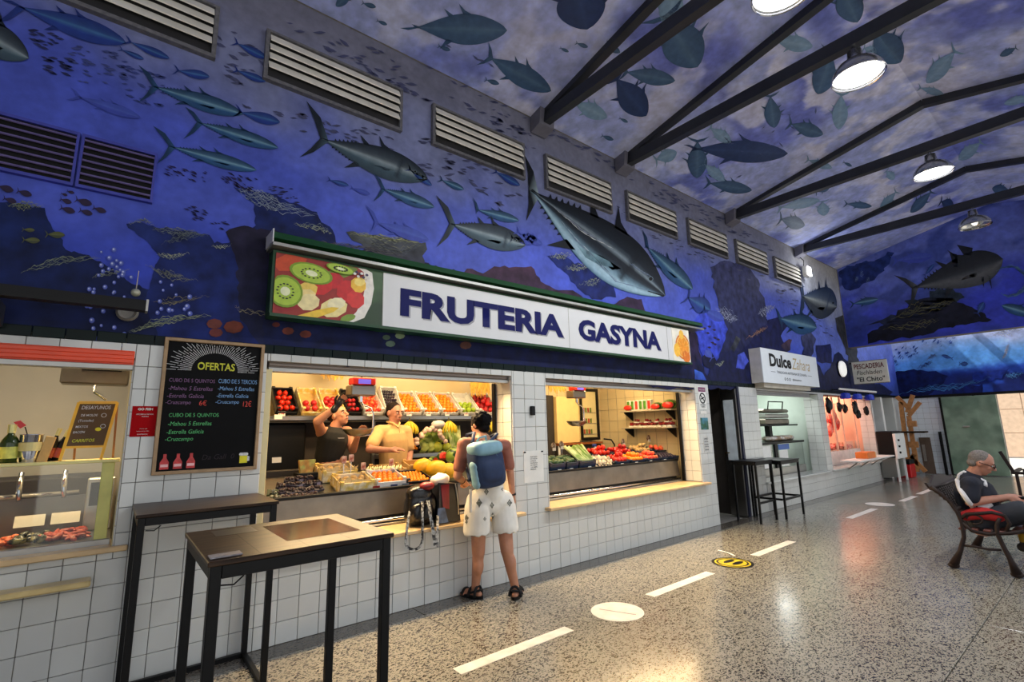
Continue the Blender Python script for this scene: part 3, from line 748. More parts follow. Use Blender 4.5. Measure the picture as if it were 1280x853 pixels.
for path, c, n, sp, am in [
 ([(0, 256), (30, 257), (56, 258)], (150, 156, 96), 8, 5, 3), ([(25, 340), (70, 326), (128, 322)], (140, 150, 120), 8, 4, 3),
 ([(158, 280), (180, 276), (195, 282)], HL, 5, 4, 3), ([(190, 286), (225, 290), (262, 294)], (120, 128, 120), 8, 4, 3), ([(200, 306), (230, 296), (262, 294)], (110, 120, 112), 6, 4, 3),
 ([(262, 308), (290, 306)], HL, 4, 3, 2), ([(178, 328), (198, 340), (220, 346), (250, 352)], (150, 150, 120), 8, 5, 3),
 ([(110, 348), (140, 340), (165, 336)], HL, 6, 3, 2), ([(195, 318), (215, 322), (240, 316)], HL, 5, 4, 3), ([(160, 416), (190, 404), (220, 398), (268, 394)], (170, 178, 130), 9, 5, 3),
 ([(190, 376), (215, 376), (262, 370)], (140, 130, 90), 5, 4, 3), ([(285, 375), (300, 388), (330, 392), (345, 402)], (150, 140, 110), 3, 3, 3),
 ([(293, 236), (320, 246), (350, 258), (398, 270)], (170, 182, 190), 16, 10, 4), ([(365, 280), (400, 284), (416, 292)], HL, 6, 4, 3), ([(392, 302), (450, 312), (520, 322)], (110, 100, 90), 6, 4, 3),
 ([(434, 291), (480, 298), (534, 304)], (170, 170, 120), 8, 5, 3), ([(440, 296), (500, 312), (530, 306)], (120, 120, 100), 8, 6, 3),
 ([(684, 320), (716, 318)], HL, 6, 4, 3), ([(702, 336), (744, 332)], HL, 7, 5, 3), ([(722, 358), (758, 348)], HL, 6, 4, 3),
 ([(893, 386), (925, 400)], (190, 195, 215), 10, 7, 4), ([(945, 392), (970, 384)], (190, 195, 215), 9, 6, 4), ([(930, 425), (950, 412), (962, 408)], (180, 130, 90), 5, 3, 3), ([(890, 452), (900, 456), (906, 450)], HL, 3, 3, 2)]:
    strokes(Fw, wall, path, c, n, sp, .55, amp=am)
for cx, cy, r, c in [(360, 414, 6, (110, 54, 44)), (382, 418, 6, (104, 50, 42)), (268, 405, 8, (96, 50, 44)), (292, 409, 10, (112, 54, 40)), (270, 416, 7, (96, 46, 44)), (345, 406, 4, (96, 44, 40)), (483, 422, 4, (80, 100, 84)), (500, 420, 5, (120, 140, 110)), (488, 430, 5, (90, 110, 96)), (582, 432, 6, (90, 56, 50))]:
    patch(Fw, wall, [(cx+r*math.cos(t)*1.25, cy+r*.8*math.sin(t)) for t in np.linspace(0, 2*PI, 9)[:-1]], c, name='painted_coral', rough=.5)
# bubbles
bb = MB(); bb.c = []
for reg, n in (((122, 300, 158, 345), 12), ((105, 340, 165, 436), 34), ((195, 352, 238, 396), 13)):
    for k in range(n):
        u = random.uniform(reg[0], reg[2]); v = random.uniform(reg[1], reg[3]); r = random.uniform(2, 3.6)
        for rad, col in ((r, (70, 84, 170)), (r*.75, (96, 110, 184)), (r*.35, (190, 196, 225))):
            b0 = len(bb.v); _off[0] += .0005
            for q in range(10): 
                bb.v.append(tuple(Fw(u+rad*math.cos(q*PI/5)-(r-rad)*.3, v+rad*math.sin(q*PI/5)-(r-rad)*.3))); bb.c.append(LC(col))
            bb.f.append(tuple(range(b0, b0+10)))
        _off[0] -= .0015
o = bb.build('painted_bubbles', M_paint, wall); o['kind'] = 'stuff'
# shoals
_off[0] = .0068
D1 = (30, 36, 76); D2 = (74, 78, 110)
shoal(Fw, wall, [(36, 36), (72, 40), (96, 92), (62, 96)], 34, 13, D1)
shoal(Fw, wall, [(84, 55), (150, 62), (160, 108), (100, 104)], 38, 11, (60, 72, 130))
shoal(Fw, wall, [(150, 75), (205, 85), (208, 140), (160, 124)], 30, 12, (50, 64, 130))
shoal(Fw, wall, [(205, 205), (258, 215), (256, 228), (206, 222)], 26, 8, (26, 20, 66), (.45, .05)); shoal(Fw, wall, [(272, 214), (322, 222), (318, 240), (280, 230)], 30, 8, (24, 18, 60), (.55, .1))
shoal(Fw, wall, [(232, 255), (286, 270), (282, 288), (236, 275)], 26, 8, (20, 20, 70), (.4, .1)); shoal(Fw, wall, [(335, 230), (378, 238), (372, 256), (340, 250)], 26, 7, (20, 20, 60), (.1, .1))
for reg, n, sz in [([(330, 20), (470, 95), (540, 130), (480, 60)], 40, 13), ([(300, 130), (500, 160), (600, 240), (420, 190)], 60, 12), ([(545, 110), (660, 165), (690, 180), (650, 190)], 34, 11),
                   ([(500, 160), (650, 220), (660, 300), (560, 200)], 44, 11), ([(500, 60), (660, 140), (760, 200), (660, 170)], 34, 10), ([(690, 165), (900, 270), (980, 320), (860, 270)], 70, 8),
                   ([(270, 20), (330, 50), (330, 130), (280, 100)], 22, 14), ([(760, 250), (1000, 365), (990, 380), (800, 290)], 60, 6), ([(960, 330), (1040, 372), (1040, 430), (975, 380)], 50, 5)]:
    shoal(Fw, wall, reg, n, sz, D2, (.3, .2), jit=.15)
for u, v, L in [(6, 235, 20), (30, 241, 18), (12, 250, 16), (80, 243, 8), (88, 240, 9), (82, 251, 14), (104, 252, 20), (124, 262, 16), (84, 262, 18), (107, 265, 16)]:
    fish(Fw, wall, (u-L*.4, v-L*.12), (u+L*.55, v+L*.18), L*.42, 'maroon', fins=0, name='painted_small_fish')
for u, v, L in [(35, 287, 14), (68, 293, 22), (38, 300, 20)]: fish(Fw, wall, (u-L*.4, v), (u+L*.6, v+1), L*.36, 'green', fins=0, name='painted_small_fish')
for u, v in [(880, 410), (886, 408), (892, 412), (884, 416), (893, 422), (897, 424), (890, 428), (886, 434), (893, 430)]: fish(Fw, wall, (u-2, v), (u+3, v+1), 2.6, 'maroon', fins=0, name='painted_small_fish')
# the fish
_off[0] = .008
for a in [
 ((24, 8), (158, 54), 27, 'blue', ((2, 0), (-8, 30)), 1), ((0, 8), (0, 8.1), 0, None, None, 0),
 ((192, 108), (304, 143), 21, 'teal', ((173, 81), (173, 128)), 2), ((248, 153), (348, 185), 17, 'teal', ((231, 133), (229, 174)), 2), ((213, 183), (321, 213), 17, 'teal', ((191, 157), (196, 205)), 2),
 ((403, 174), (535, 224), 36, 'steel', ((383, 126), (374, 197)), 2), ((478, 236), (543, 259), 15, 'teal', ((467, 216), (467, 252)), 2), ((470, 278), (536, 300), 15, 'faint', ((457, 256), (463, 290)), 1),
 ((564, 280), (657, 307), 30, 'steel', ((545, 244), (546, 309)), 2), ((596, 262), (649, 276), 12, 'teal', ((591, 247), (595, 268)), 1), ((808, 308), (866, 362), 20, 'teal', ((803, 287), (805, 310)), 2),
 ((98, 121), (176, 147), 13, 'faint', None, 1), ((162, 52), (212, 73), 10, 'blue', None, 0), ((152, 62), (180, 74), 6, 'blue', None, 0), ((222, 88), (262, 96), 11, 'blue', None, 0),
 ((296, 54), (334, 73), 10, 'blue', None, 0), ((296, 88), (332, 102), 9, 'blue', None, 0), ((300, 140), (350, 153), 14, 'blue', None, 0), ((512, 212), (540, 232), 8, 'blue', None, 0),
 ((552, 225), (580, 237), 8, 'teal', None, 0), ((440, 235), (463, 243), 6, 'faint', None, 0), ((620, 215), (650, 232), 9, 'blue', None, 0), ((412, 225), (436, 232), 6, 'blue', None, 0),
 ((664, 238), (832, 370), 64, 'giant', ((656, 194), (658, 276)), 2), ((860, 372), (888, 388), 20, 'blue', None, 1), ((648, 290), (678, 306), 10, 'faint', None, 1),
 ((640, 298), (672, 300), 14, 'faint', None, 0), ((974, 398), (1021, 410), 25, 'teal', ((969, 384), (978, 414)), 2), ((1003, 370), (1046, 384), 40, 'pair', ((996, 344), (999, 398)), 2),
 ((880, 388), (905, 400), 12, 'faint', None, 0), ((890, 448), (882, 438), 9, 'faint', None, 0)]:
    if a[3] is None: continue
    fish(Fw, wall, a[0], a[1], a[2], a[3], a[4], a[5], eye=(a[2] > 24 and a[3] in ('steel', 'giant', 'pair')), peak=.62)
fish(Fw, wall, (-60, 18), (36, 73), 40, 'steel', fins=2, eye=False)
# pectoral fin of the giant tuna
_off[0] = .0105
patch(Fw, wall, [(722, 308), (745, 318), (762, 327), (767, 334), (750, 332), (732, 322)], (120, 150, 160), (90, 120, 134), 'painted_fin', 0)
strokes(Fw, wall, [(684, 252), (730, 290), (775, 315)], (190, 196, 196), 4, 2, .8, 'painted_sheen', 1); strokes(Fw, wall, [(690, 262), (720, 300), (770, 350), (826, 368)], (170, 190, 200), 3, 2, .9, 'painted_sheen', .8)
strokes(Fw, wall, [(776, 320), (800, 336), (824, 352)], (150, 165, 172), 3, 3, .8, 'painted_sheen', .8)
# ---- gable wall
_off[0] = 0
patch(Fe, wfar, [(1084, 418), (1118, 400), (1122, 388), (1160, 372), (1186, 366), (1196, 378), (1215, 384), (1240, 400), (1180, 410), (1160, 418), (1085, 430)], (30, 32, 46), (14, 16, 34))
patch(Fe, wfar, [(1080, 408), (1110, 396), (1140, 388), (1130, 376), (1162, 372), (1162, 364), (1190, 360), (1206, 372), (1180, 386), (1150, 398)], (40, 52, 62), (28, 34, 60)); patch(Fe, wfar, [(1048, 340), (1070, 330), (1118, 316), (1112, 330), (1096, 346), (1074, 360), (1056, 362)], (30, 50, 110), (28, 44, 110), rough=5)
_off[0] = .002
fish(Fe, wfar, (1142, 360), (1254, 324), 42, 'dark', ((1117, 344), (1136, 386)), 2, peak=.7)
patch(Fe, wfar, [(1196, 306), (1216, 310), (1214, 320), (1204, 318)], (34, 38, 48), name='painted_fin', rough=0); patch(Fe, wfar, [(1187, 316), (1196, 318), (1198, 334), (1192, 334)], (34, 38, 48), name='painted_fin', rough=0)
patch(Fe, wfar, [(1226, 346), (1230, 346), (1230, 360)], (30, 32, 40), name='painted_fin', rough=0); patch(Fe, wfar, [(1234, 344), (1238, 346), (1240, 362)], (30, 32, 40), name='painted_fin', rough=0)
fish(Fe, wfar, (1066, 380), (1098, 374), 9, 'teal', None, 1); fish(Fe, wfar, (1120, 326), (1166, 320), 12, 'faint', None, 1); fish(Fe, wfar, (1156, 344), (1168, 330), 5, 'blue'); fish(Fe, wfar, (1062, 326), (1078, 318), 9, 'teal')
fish(Fe, wfar, (1300, 396), (1252, 382), 13, 'teal', None, 1); fish(Fe, wfar, (1222, 392), (1230, 378), 9, 'blue', None, 1)
ring = [(1262+a*22*math.cos(t), 352+a*20*math.sin(t)) for a, t in zip(np.linspace(1, .9, 12), np.linspace(-2.6, 2.6, 12))]
strokes(Fe, wfar, ring, (90, 130, 160), 7, 3, 1.0, amp=1.5)
for p in ([(1110, 400), (1170, 384), (1200, 374)], [(1120, 396), (1160, 376)], [(1100, 412), (1150, 405), (1180, 398)]): strokes(Fe, wfar, p, (110, 104, 50), 6, 5, .5, amp=3)
for u, v in [(1068, 350), (1074, 344), (1082, 352)]: strokes(Fe, wfar, [(u, v), (u+6, v-2)], (150, 180, 215), 4, 3, .4, amp=3)
# ---- annex back wall
_off[0] = 0
patch(Fb, back, [(1117, 466), (1135, 463), (1170, 464), (1185, 470), (1176, 484), (1160, 494), (1118, 497)], (8, 26, 84), (6, 18, 70)); patch(Fb, back, [(1215, 468), (1262, 460), (1252, 474), (1216, 480)], (20, 44, 130), (16, 36, 120)); patch(Fb, back, [(1190, 484), (1228, 480), (1228, 492), (1190, 495)], (12, 28, 100), (12, 26, 90))
_off[0] = .002
shoal(Fb, back, [(1090, 446), (1150, 428), (1150, 440), (1115, 460)], 46, 5, (24, 66, 150), (-.8, .3)); shoal(Fb, back, [(1150, 426), (1195, 418), (1195, 430), (1160, 436)], 16, 5, (30, 80, 170), (-.7, .3))
strokes(Fb, back, [(1155, 452), (1165, 445), (1176, 444)], (110, 140, 190), 6, 3, .8); strokes(Fb, back, [(1146, 460), (1160, 456), (1166, 452)], (70, 110, 180), 6, 3, .8); strokes(Fb, back, [(1236, 420), (1260, 414), (1279, 412)], (225, 232, 250), 12, 6, .6)
strokes(Fb, back, [(1252, 452), (1258, 440), (1262, 430)], (190, 190, 200), 10, 6, 1.0); strokes(Fb, back, [(1120, 492), (1160, 484), (1200, 482), (1240, 472)], (70, 140, 210), 8, 5, .5); strokes(Fb, back, [(1256, 470), (1280, 466)], (90, 160, 225), 6, 5, .5)
fish(Fb, back, (1190, 448), (1177, 444), 4, 'blue', fins=0); fish(Fb, back, (1200, 455), (1210, 455), 5, 'blue', fins=1)
# ---- ceiling fish
_off[0] = 0
for t, h, w, sty, tips in [((520, 34), (634, 38), 38, 'ceil', ((500, 35), (514, 30))), ((718, -30), (734, 37), 60, 'cdark', None), ((612, 72), (689, 114), 27, 'ceil', None), ((832, 20), (872, 84), 52, 'ceil', None),
 ((770, 98), (808, 145), 34, 'cdark', None), ((782, 90), (844, 101), 20, 'ceil', None), ((717, 128), (759, 147), 19, 'cpale', None), ((868, 186), (985, 192), 27, 'cdark', ((854, 181), (862, 191))),
 ((872, 176), (871, 223), 24, 'ceil', None), ((880, 205), (906, 226), 13, 'cpale', None), ((886, 229), (940, 238), 15, 'ceil', None), ((968, 50), (1016, 58), 20, 'cpale', None), ((1040, 66), (1022, 118), 28, 'ceil', None),
 ((963, 120), (968, 160), 20, 'ceil', None), ((988, 155), (1029, 168), 17, 'ceil', None), ((1052, 118), (1048, 162), 19, 'cpale', None), ((1092, 38), (1126, 78), 38, 'ceil', None), ((1194, 64), (1158, 104), 20, 'cpale', None),
 ((1050, -20), (1072, 28), 34, 'ceil', None), ((842, -25), (836, 38), 30, 'cpale', None), ((975, 260), (1025, 250), 12, 'cpale', None), ((1028, 252), (1030, 270), 15, 'cpale', None), ((976, 274), (1006, 282), 16, 'ceil', None),
 ((1058, 255), (1090, 258), 8, 'ceil', None), ((1164, 240), (1138, 266), 12, 'ceil', None), ((1108, 214), (1118, 224), 10, 'cpale', None), ((1262, 238), (1240, 236), 12, 'ceil', None), ((1226, 178), (1198, 200), 14, 'cpale', None), ((1176, 252), (1192, 258), 14, 'cdark', None),
 ((888, 160), (914, 178), 14, 'cpale', None), ((820, 200), (846, 190), 16, 'cpale', None), ((700, 205), (724, 222), 6, 'ceil', None), ((1120, 240), (1100, 262), 10, 'cpale', None), ((1080, 60), (1096, 66), 12, 'cpale', None), ((1270, 60), (1250, 70), 8, 'ceil', None),
 ((440, -10), (420, 8), 12, 'ceil', None), ((758, 55), (775, 66), 9, 'ceil', None), ((1150, 110), (1180, 118), 9, 'cpale', None), ((1020, 240), (1038, 232), 9, 'ceil', None), ((1290, 120), (1255, 130), 10, 'cpale', None), ((1010, 200), (1040, 210), 10, 'cpale', None)]:
    fish(Fc, ceilg, t, h, w, sty, tips, 1, peak=.56, tl=.12)
shoal(Fc, ceilg, [(540, 45), (640, 95), (660, 100), (560, 60)], 5, 14, (90, 98, 140), (.5, .3)); shoal(Fc, ceilg, [(860, 190), (1000, 130), (1060, 150), (900, 240)], 16, 7, (84, 96, 140), (.2, .6))
for u, v, L in [(462, 6, 16), (478, 28, 12), (556, 60, 14), (616, 102, 16), (706, 62, 10), (728, 56, 14), (780, 150, 10), (760, 172, 14), (1060, 205, 10)]:
    fish(Fc, ceilg, (u-L/2, v-2), (u+L/2, v+3), L*.38, 'ceil', fins=0, name='painted_small_fish')
# ================================================================== SHOP SHELLS
M_int = mat('cream_interior_tile', (206, 190, 150), .25, var=.05, scale=3)
M_intg = mat('grey_interior', (176, 170, 156), .5, var=.08, scale=2)
M_dark = mat('dark_interior', (44, 38, 32), .7, var=.2)
def room(x0, x1, yb_, zt, name, mwall, right=True, left=True, mback=None):
    b = MB(); b.box((x0, yb_, 0), (x1, yb_+.05, zt)); o = struct(b.build('wall_'+name+'_back', mback or mwall))
    if left: struct(MB().box((x0-.05, .30, 0), (x0, yb_+.05, zt)).build('wall_'+name+'_left', mwall))
    if right: struct(MB().box((x1, .30, 0), (x1+.05, yb_+.05, zt)).build('wall_'+name+'_right', mwall))
    struct(MB().box((x0-.05, .30, zt), (x1+.05, yb_+.05, zt+.05)).build('ceiling_'+name, mat('stall_ceiling', (210, 206, 196), .7)))
    return o
room(-2.4, .10, 2.0, 2.7, 'bar', M_intg)
room(.84, 7.12, 2.1, 2.6, 'fruit_shop', M_int)
room(8.9, 11.85, 2.4, 2.6, 'pastry_shop', mat('pale_mint_wall', (204, 216, 204), .4, var=.04))
room(12.0, 15.25, 2.4, 2.6, 'butcher', mat('salmon_wall', (226, 178, 150), .4, var=.05))
struct(MB().box((7.20, 2.2, 0), (8.3, 2.25, 2.7)).build('wall_passage_end', M_black)); struct(MB().box((7.24, .30, 2.12), (8.3, 2.25, 2.2)).build('ceiling_passage', M_black))
struct(MB().box((7.24, .30, 0), (7.26, 2.2, 2.12)).build('wall_passage_left', M_dark)); struct(MB().box((8.24, .30, 0), (8.26, 2.2, 2.12)).build('wall_passage_right', M_dark))
struct(MB().box((15.3, .6, 0), (17.95, .65, 2.7)).build('wall_shutter_back', M_dark))
# interior tile joints on the shop walls (right wall behind window B and its back wall)
jm = MB()
for k in range(1, 13):
    jm.box((4.6, 2.094, k*.2-.001), (7.12, 2.101, k*.2+.001)); jm.box((7.114, .3, k*.2-.001), (7.121, 2.1, k*.2+.001))
for k in range(1, 9): jm.box((7.114, .3+k*.2, 0), (7.121, .302+k*.2, 2.6))
for k in range(13): jm.box((4.6+.2*k, 2.094, 0), (4.602+.2*k, 2.101, 2.6))
o = jm.build('tile_joints', M_grout, bpy.data.objects['wall_fruit_shop_back']); o['kind'] = 'stuff'

# ledges (marble) and shutter boxes
def ledge(x0, x1, z, d=.10, label='', dep=.30, m=M_ledge):
    b = MB(); b.bbox((x0, -d, z-.034), (x1, -.002, z), .006)
    i0, i1 = [(o[0], o[1]) for o in OP if o[0] < (x0+x1)/2 < o[1]][0]
    b.box((max(i0, x0)+.012, -.003, z-.034), (i1-.012, dep, z-.001)); t = b.build('counter_ledge', m); tag(t, label, 'ledge'); return t
ledge(.80, 3.38, .655, .10, 'beige marble ledge under the first window of the fruit shop')
ledge(3.72, 6.98, .655, .10, 'beige marble ledge under the second window of the fruit shop, with vegetables')
ledge(-2.3, .14, .836, .04, 'pale ledge under the window of the bar at the left edge')
t = MB().bbox((-2.3, -.13, .64), (-.02, -.0, .675), .008).build('drip_shelf', mat('yellowed_marble', (214, 190, 130), .3, var=.15)); tag(t, 'yellowish stone shelf sticking out of the tiles below the bar window', 'ledge')
ledge(8.9, 11.8, .486, .05, 'pale ledge under the pastry shop window', m=M_tile); ledge(12.0, 15.25, .486, .05, 'pale ledge under the butcher window', m=M_tile)
def shutter(x0, x1, z0, z1, m, label, y0=-.005, y1=.16):
    t = thing('shutter_box', label, 'shutter', (x0, 0, z0))
    b = MB(); b.bbox((x0, y0, z0+.02), (x1, y1, z1), .004); b.build('housing', m, t)
    n = 3
    for k in range(n):
        zc = z0+.03+(z1-z0-.04)*k/n; MB().bbox((x0+.002, y0-.012, zc), (x1-.002, y0, zc+(z1-z0)/n*.72), .004).build('slat', m, t)
    MB().bbox((x0, y0-.015, z0-.015), (x1, y0+.05, z0+.02), .004).build('bottom_rail', M_alu, t)
    return t
M_or = mat('orange_shutter', (232, 70, 22), .3, var=.06)
shutter(-2.3, .065, 1.955, 2.07, M_or, 'orange roller shutter box above the bar window')
M_sh = mat('dull_bronze_shutter', (128, 116, 106), .35, metal=.5, var=.12, scale=3)
shutter(.90, 3.29, 2.0, 2.10, M_sh, 'rolled-up grey metal shutter above the first fruit shop window', .06, .2)
shutter(3.82, 6.90, 2.0, 2.10, M_sh, 'rolled-up grey metal shutter above the second fruit shop window', .06, .2)
shutter(9.0, 11.4, 2.02, 2.09, M_alu, 'pale shutter rail above the pastry shop window', .05, .15)
for x, z0, z1, m, lab in ((.085, .80, 2.02, M_cream, 'cream vertical frame on the right side of the bar window'), (.90, .66, 2.0, M_cream, 'cream vertical guide rail at the left side of the first fruit shop window'), (6.87, .66, 2.0, M_black, 'dark vertical guide rail at the right side of the second fruit shop window'), (3.27, .66, 2.0, M_black, 'thin dark guide rail at the right side of the first fruit shop window')):
    y = .26 if m == M_black else .03
    w = .012 if m == M_black else .028
    t = MB().bbox((x-w, y, z0), (x+w, y+.05, z1), .003).build('shutter_guide', m); tag(t, lab, 'rail')

# ---- fruit shop sign
sg = thing('shop_sign', 'long white shop sign with green cap, fruit bowl picture and big blue lettering', 'sign', (.84, 0, 2.38))
M_grn = mat('dark_green_enamel', (18, 66, 30), .3, var=.08); M_sgw = mat('sign_white', (214, 214, 214), .35, var=.02)
SX0, SX1 = .84, 6.64
MB().box((SX0, -.14, 2.385), (SX1, -.01, 2.915)).build('case', M_grn, sg)
MB().box((1.745, -.152, 2.41), (SX1-.03, -.14, 2.895)).build('face', M_sgw, sg)
c = MB(); c.prism([(SX0-.02, -.0, 3.05), (SX0-.02, -.20, 3.04), (SX0-.02, -.22, 2.985), (SX0-.02, -.0, 2.955)], (6.96-SX0, 0, 0)); c.build('green_cap', M_grn, sg)
MB().box((SX0-.02, -.215, 2.93), (6.96, -.0, 2.955)).build('aluminium_strip', M_alu, sg)
MB().box((SX0-.028, -.225, 2.95), (SX0-.02, 0, 3.055)).build('end_plate', M_sgw, sg)
MB().box((SX0, -.16, 2.385), (SX1, -.14, 2.41)).build('bottom_trim', M_grn, sg)
for X in (1.745, 4.06, 6.05): MB().box((X-.003, -.154, 2.41), (X+.003, -.15, 2.895)).build('panel_joint', M_alu, sg)
R3, U3 = (1, 0, 0), (0, 0, 1)
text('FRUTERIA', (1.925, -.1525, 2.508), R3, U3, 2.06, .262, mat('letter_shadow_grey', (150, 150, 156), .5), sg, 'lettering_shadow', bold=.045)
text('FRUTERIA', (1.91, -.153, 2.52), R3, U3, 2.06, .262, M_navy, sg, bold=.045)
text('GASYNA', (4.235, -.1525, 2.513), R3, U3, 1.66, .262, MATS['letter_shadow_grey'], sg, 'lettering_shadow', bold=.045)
text('GASYNA', (4.22, -.153, 2.525), R3, U3, 1.66, .262, M_navy, sg, bold=.045)
# picture panels, printed flat
pic = MB().box((SX0+.02, -.150, 2.41), (1.742, -.14, 2.895)).build('picture_panel', mat('picture_green', (60, 92, 46), .4, var=.2, scale=6, c2=(34, 60, 30)), sg)
_k = [0]
def pp(u0, w0, pts, c, par=pic, nm='printed_shape', y=-.1505, c2=None, sc=20):
    _k[0] += 1; b = MB(); b.poly([(u0+x, y-.00025*_k[0], w0+z) for x, z in pts]); return b.build(nm, mat('print_%d_%d_%d' % c, c, .4, var=.12, scale=sc, c2=c2), sg)
def ring_pts(cx, cz, rx, rz, n=22, a=0, wob=0, t0=0, t1=2*PI): return [(cx+rx*math.cos(t)*math.cos(a)-rz*math.sin(t)*math.sin(a)+wob*math.sin(5*t), cz+rx*math.cos(t)*math.sin(a)+rz*math.sin(t)*math.cos(a)) for t in np.linspace(t0, t1, n, endpoint=(t1-t0) < 6)]
def cl_(pts, x0=.0, x1=.9, z0=0, z1=.483): return [(min(max(x, x0), x1), min(max(z, z0), z1)) for x, z in pts]
U0, W0 = SX0+.02, 2.411
pp(U0, W0, cl_(ring_pts(.30, .32, .50, .50)), (232, 226, 214), nm='printed_bowl')
pp(U0, W0, cl_(ring_pts(.28, .33, .44, .44)), (150, 40, 30), nm='printed_fruit')
for cx, cz, rx, rz, c in [(.10, .42, .14, .07, (196, 70, 30)), (.52, .42, .14, .05, (110, 130, 40)), (.44, .33, .10, .07, (190, 30, 34)), (.34, .28, .11, .09, (205, 38, 36)), (.58, .26, .11, .10, (200, 34, 34)), (.64, .20, .08, .08, (214, 50, 44)), (.12, .08, .12, .05, (150, 24, 26)), (.24, .22, .09, .06, (236, 200, 90)), (.22, .16, .10, .06, (240, 214, 140)), (.26, .12, .09, .07, (238, 220, 160)), (.46, .10, .12, .08, (240, 222, 150)), (.48, .14, .08, .05, (244, 232, 186)), (.32, .03, .2, .03, (236, 196, 60)), (.66, .33, .07, .07, (242, 190, 60)), (.67, .36, .05, .04, (250, 222, 120)), (.58, .03, .07, .03, (120, 150, 50))]:
    pp(U0, W0, cl_(ring_pts(cx, cz, rx, rz, 8, .4)), c, nm='printed_fruit')
for cx, cz, rx, rz in [(.27, .36, .17, .085), (.08, .18, .13, .13), (.50, .44, .12, .04)]:
    pp(U0, W0, cl_(ring_pts(cx, cz, rx, rz, 20, -.1)), (120, 150, 30), nm='printed_kiwi'); pp(U0, W0, cl_(ring_pts(cx, cz, rx*.88, rz*.86, 20, -.1)), (168, 196, 60), nm='printed_kiwi')
    pp(U0, W0, cl_(ring_pts(cx, cz, rx*.28, rz*.28, 12, -.1)), (232, 236, 190), nm='printed_kiwi')
    for q in range(14):
        a = q*2*PI/14; pp(U0, W0, cl_(ring_pts(cx+rx*.45*math.cos(a), cz+rz*.45*math.sin(a), .010, .006, 6)), (22, 22, 18), nm='printed_seed')
for q in range(9): pp(U0, W0, ring_pts(.62+.015*q, .42+.02*math.sin(q*2.2), .014, .012, 7), (58, 44, 74) if q % 2 else (226, 222, 214), nm='printed_blossom')
_k[0] = 0
ox = MB().box((6.17, -.156, 2.41), (SX1-.03, -.152, 2.895)).build('picture_panel', mat('pale_picture', (232, 226, 210), .4), sg)
for cx, cz, rx, rz, c in [(.26, .22, .19, .19, (214, 110, 20)), (.26, .22, .165, .165, (246, 206, 120)), (.26, .22, .15, .15, (240, 150, 30)), (.33, .08, .10, .09, (226, 118, 18)), (.10, .16, .08, .10, (250, 190, 60)), (.24, .40, .06, .07, (244, 190, 70))]:
    _k[0] += 1; b = MB(); b.poly([(6.17+x, -.1563-.00025*_k[0], 2.411+z) for x, z in cl_(ring_pts(cx, cz, rx, rz, 20), 0, .43, 0, .483)]); b.build('printed_orange', mat('print_%d_%d_%d' % c, c, .4, var=.12, scale=20), sg)
for q in range(8):
    a = q*PI/4+.2; b = MB(); b.poly([(6.43+.02*math.cos(a), -.1583, 2.631+.02*math.sin(a)), (6.43+.14*math.cos(a-.03), -.1583, 2.631+.14*math.sin(a-.03)), (6.43+.14*math.cos(a+.03), -.1583, 2.631+.14*math.sin(a+.03))]); b.build('printed_segment', mat('print_246_206_120', (246, 206, 120), .4), sg)

# ---- chalkboard of offers
cb = thing('chalkboard', 'large black chalkboard of offers in a wooden frame on the white tiles', 'chalkboard', (.25, 0, 1.27))
X0, X1, Z0, Z1 = .235, .835, 1.265, 2.165
MB().box((X0, -.012, Z0), (X1, .0, Z1)).build('board', mat('chalkboard_black', (8, 8, 9), .7, var=.25, scale=6, spec=.15), cb)
M_fr = mat('pale_wood_frame', (158, 128, 92), .5, var=.15, scale=20)
for n_, a, b in (('frame_side', (X0-.015, -.03, Z0-.015), (X0+.008, 0, Z1+.015)), ('frame_side', (X1-.008, -.03, Z0-.015), (X1+.015, 0, Z1+.015)), ('frame_rail', (X0-.015, -.031, Z0-.015), (X1+.015, 0, Z0+.008)), ('frame_rail', (X0-.015, -.031, Z1-.008), (X1+.015, 0, Z1+.015))):
    MB().bbox(a, b, .003).build(n_, M_fr, cb)
ch = lambda n, c: mat('chalk_'+n, c, .8, var=.25, scale=60)
M_cw, M_cy, M_cm, M_cb, M_cg, M_cr = ch('white', (205, 205, 205)), ch('yellow', (196, 196, 60)), ch('mauve', (128, 92, 130)), ch('blue', (120, 160, 205)), ch('green', (90, 180, 110)), ch('red', (205, 70, 60))
text('OFERTAS', (.425, -.0125, 1.965), R3, U3, .235, .055, M_cy, cb, bold=.02)
rays = MB()
for k in range(45):
    a = PI*k/44; r0 = .13+.0*k; r1 = .19+.05*((k*7) % 5)/5+.04*abs(math.cos(a))
    for (p, q) in ((r0, r0+(r1-r0)*.55), (r0+(r1-r0)*.62, r1)):
        P = lambda r: Vector((.535+r*1.12*math.cos(a), -.0128, 1.96+min(r*math.sin(a), .19)))
        rays.bar(P(p), P(q), .0008, .003, (0, 0, 1) if abs(math.cos(a)) > .5 else (1, 0, 0))
rays.build('chalk_rays', M_cw, cb)
def lines(x, z, w, rows, head, m, m2, hm=None, dz=.052):
    text(head, (x, -.0125, z), R3, U3, w, .030, hm or m, cb)
    for i, (s, ww) in enumerate(rows):
        text(s, (x-.004*i, -.0125, z-dz*(i+1)), R3, U3, ww, .034 if 'g' in s or 'p' in s else .028, m2 if i < 2 else M_cm if m2 is M_cm else m2, cb, shear=.15)
lines(.268, 1.868, .272, [('-Mahou 5 Estrellas', .262), ('-Estrella Galicia', .215), ('-Cruzcampo', .145)], 'CUBO DE 5 QUINTOS', M_cm, M_cm)
lines(.562, 1.875, .252, [('-Mahou 5 Estrellas', .238), ('-Estrella Galicia', .205), ('-Cruzcampo', .15)], 'CUBO DE 5 TERCIOS', M_cb, M_cb)
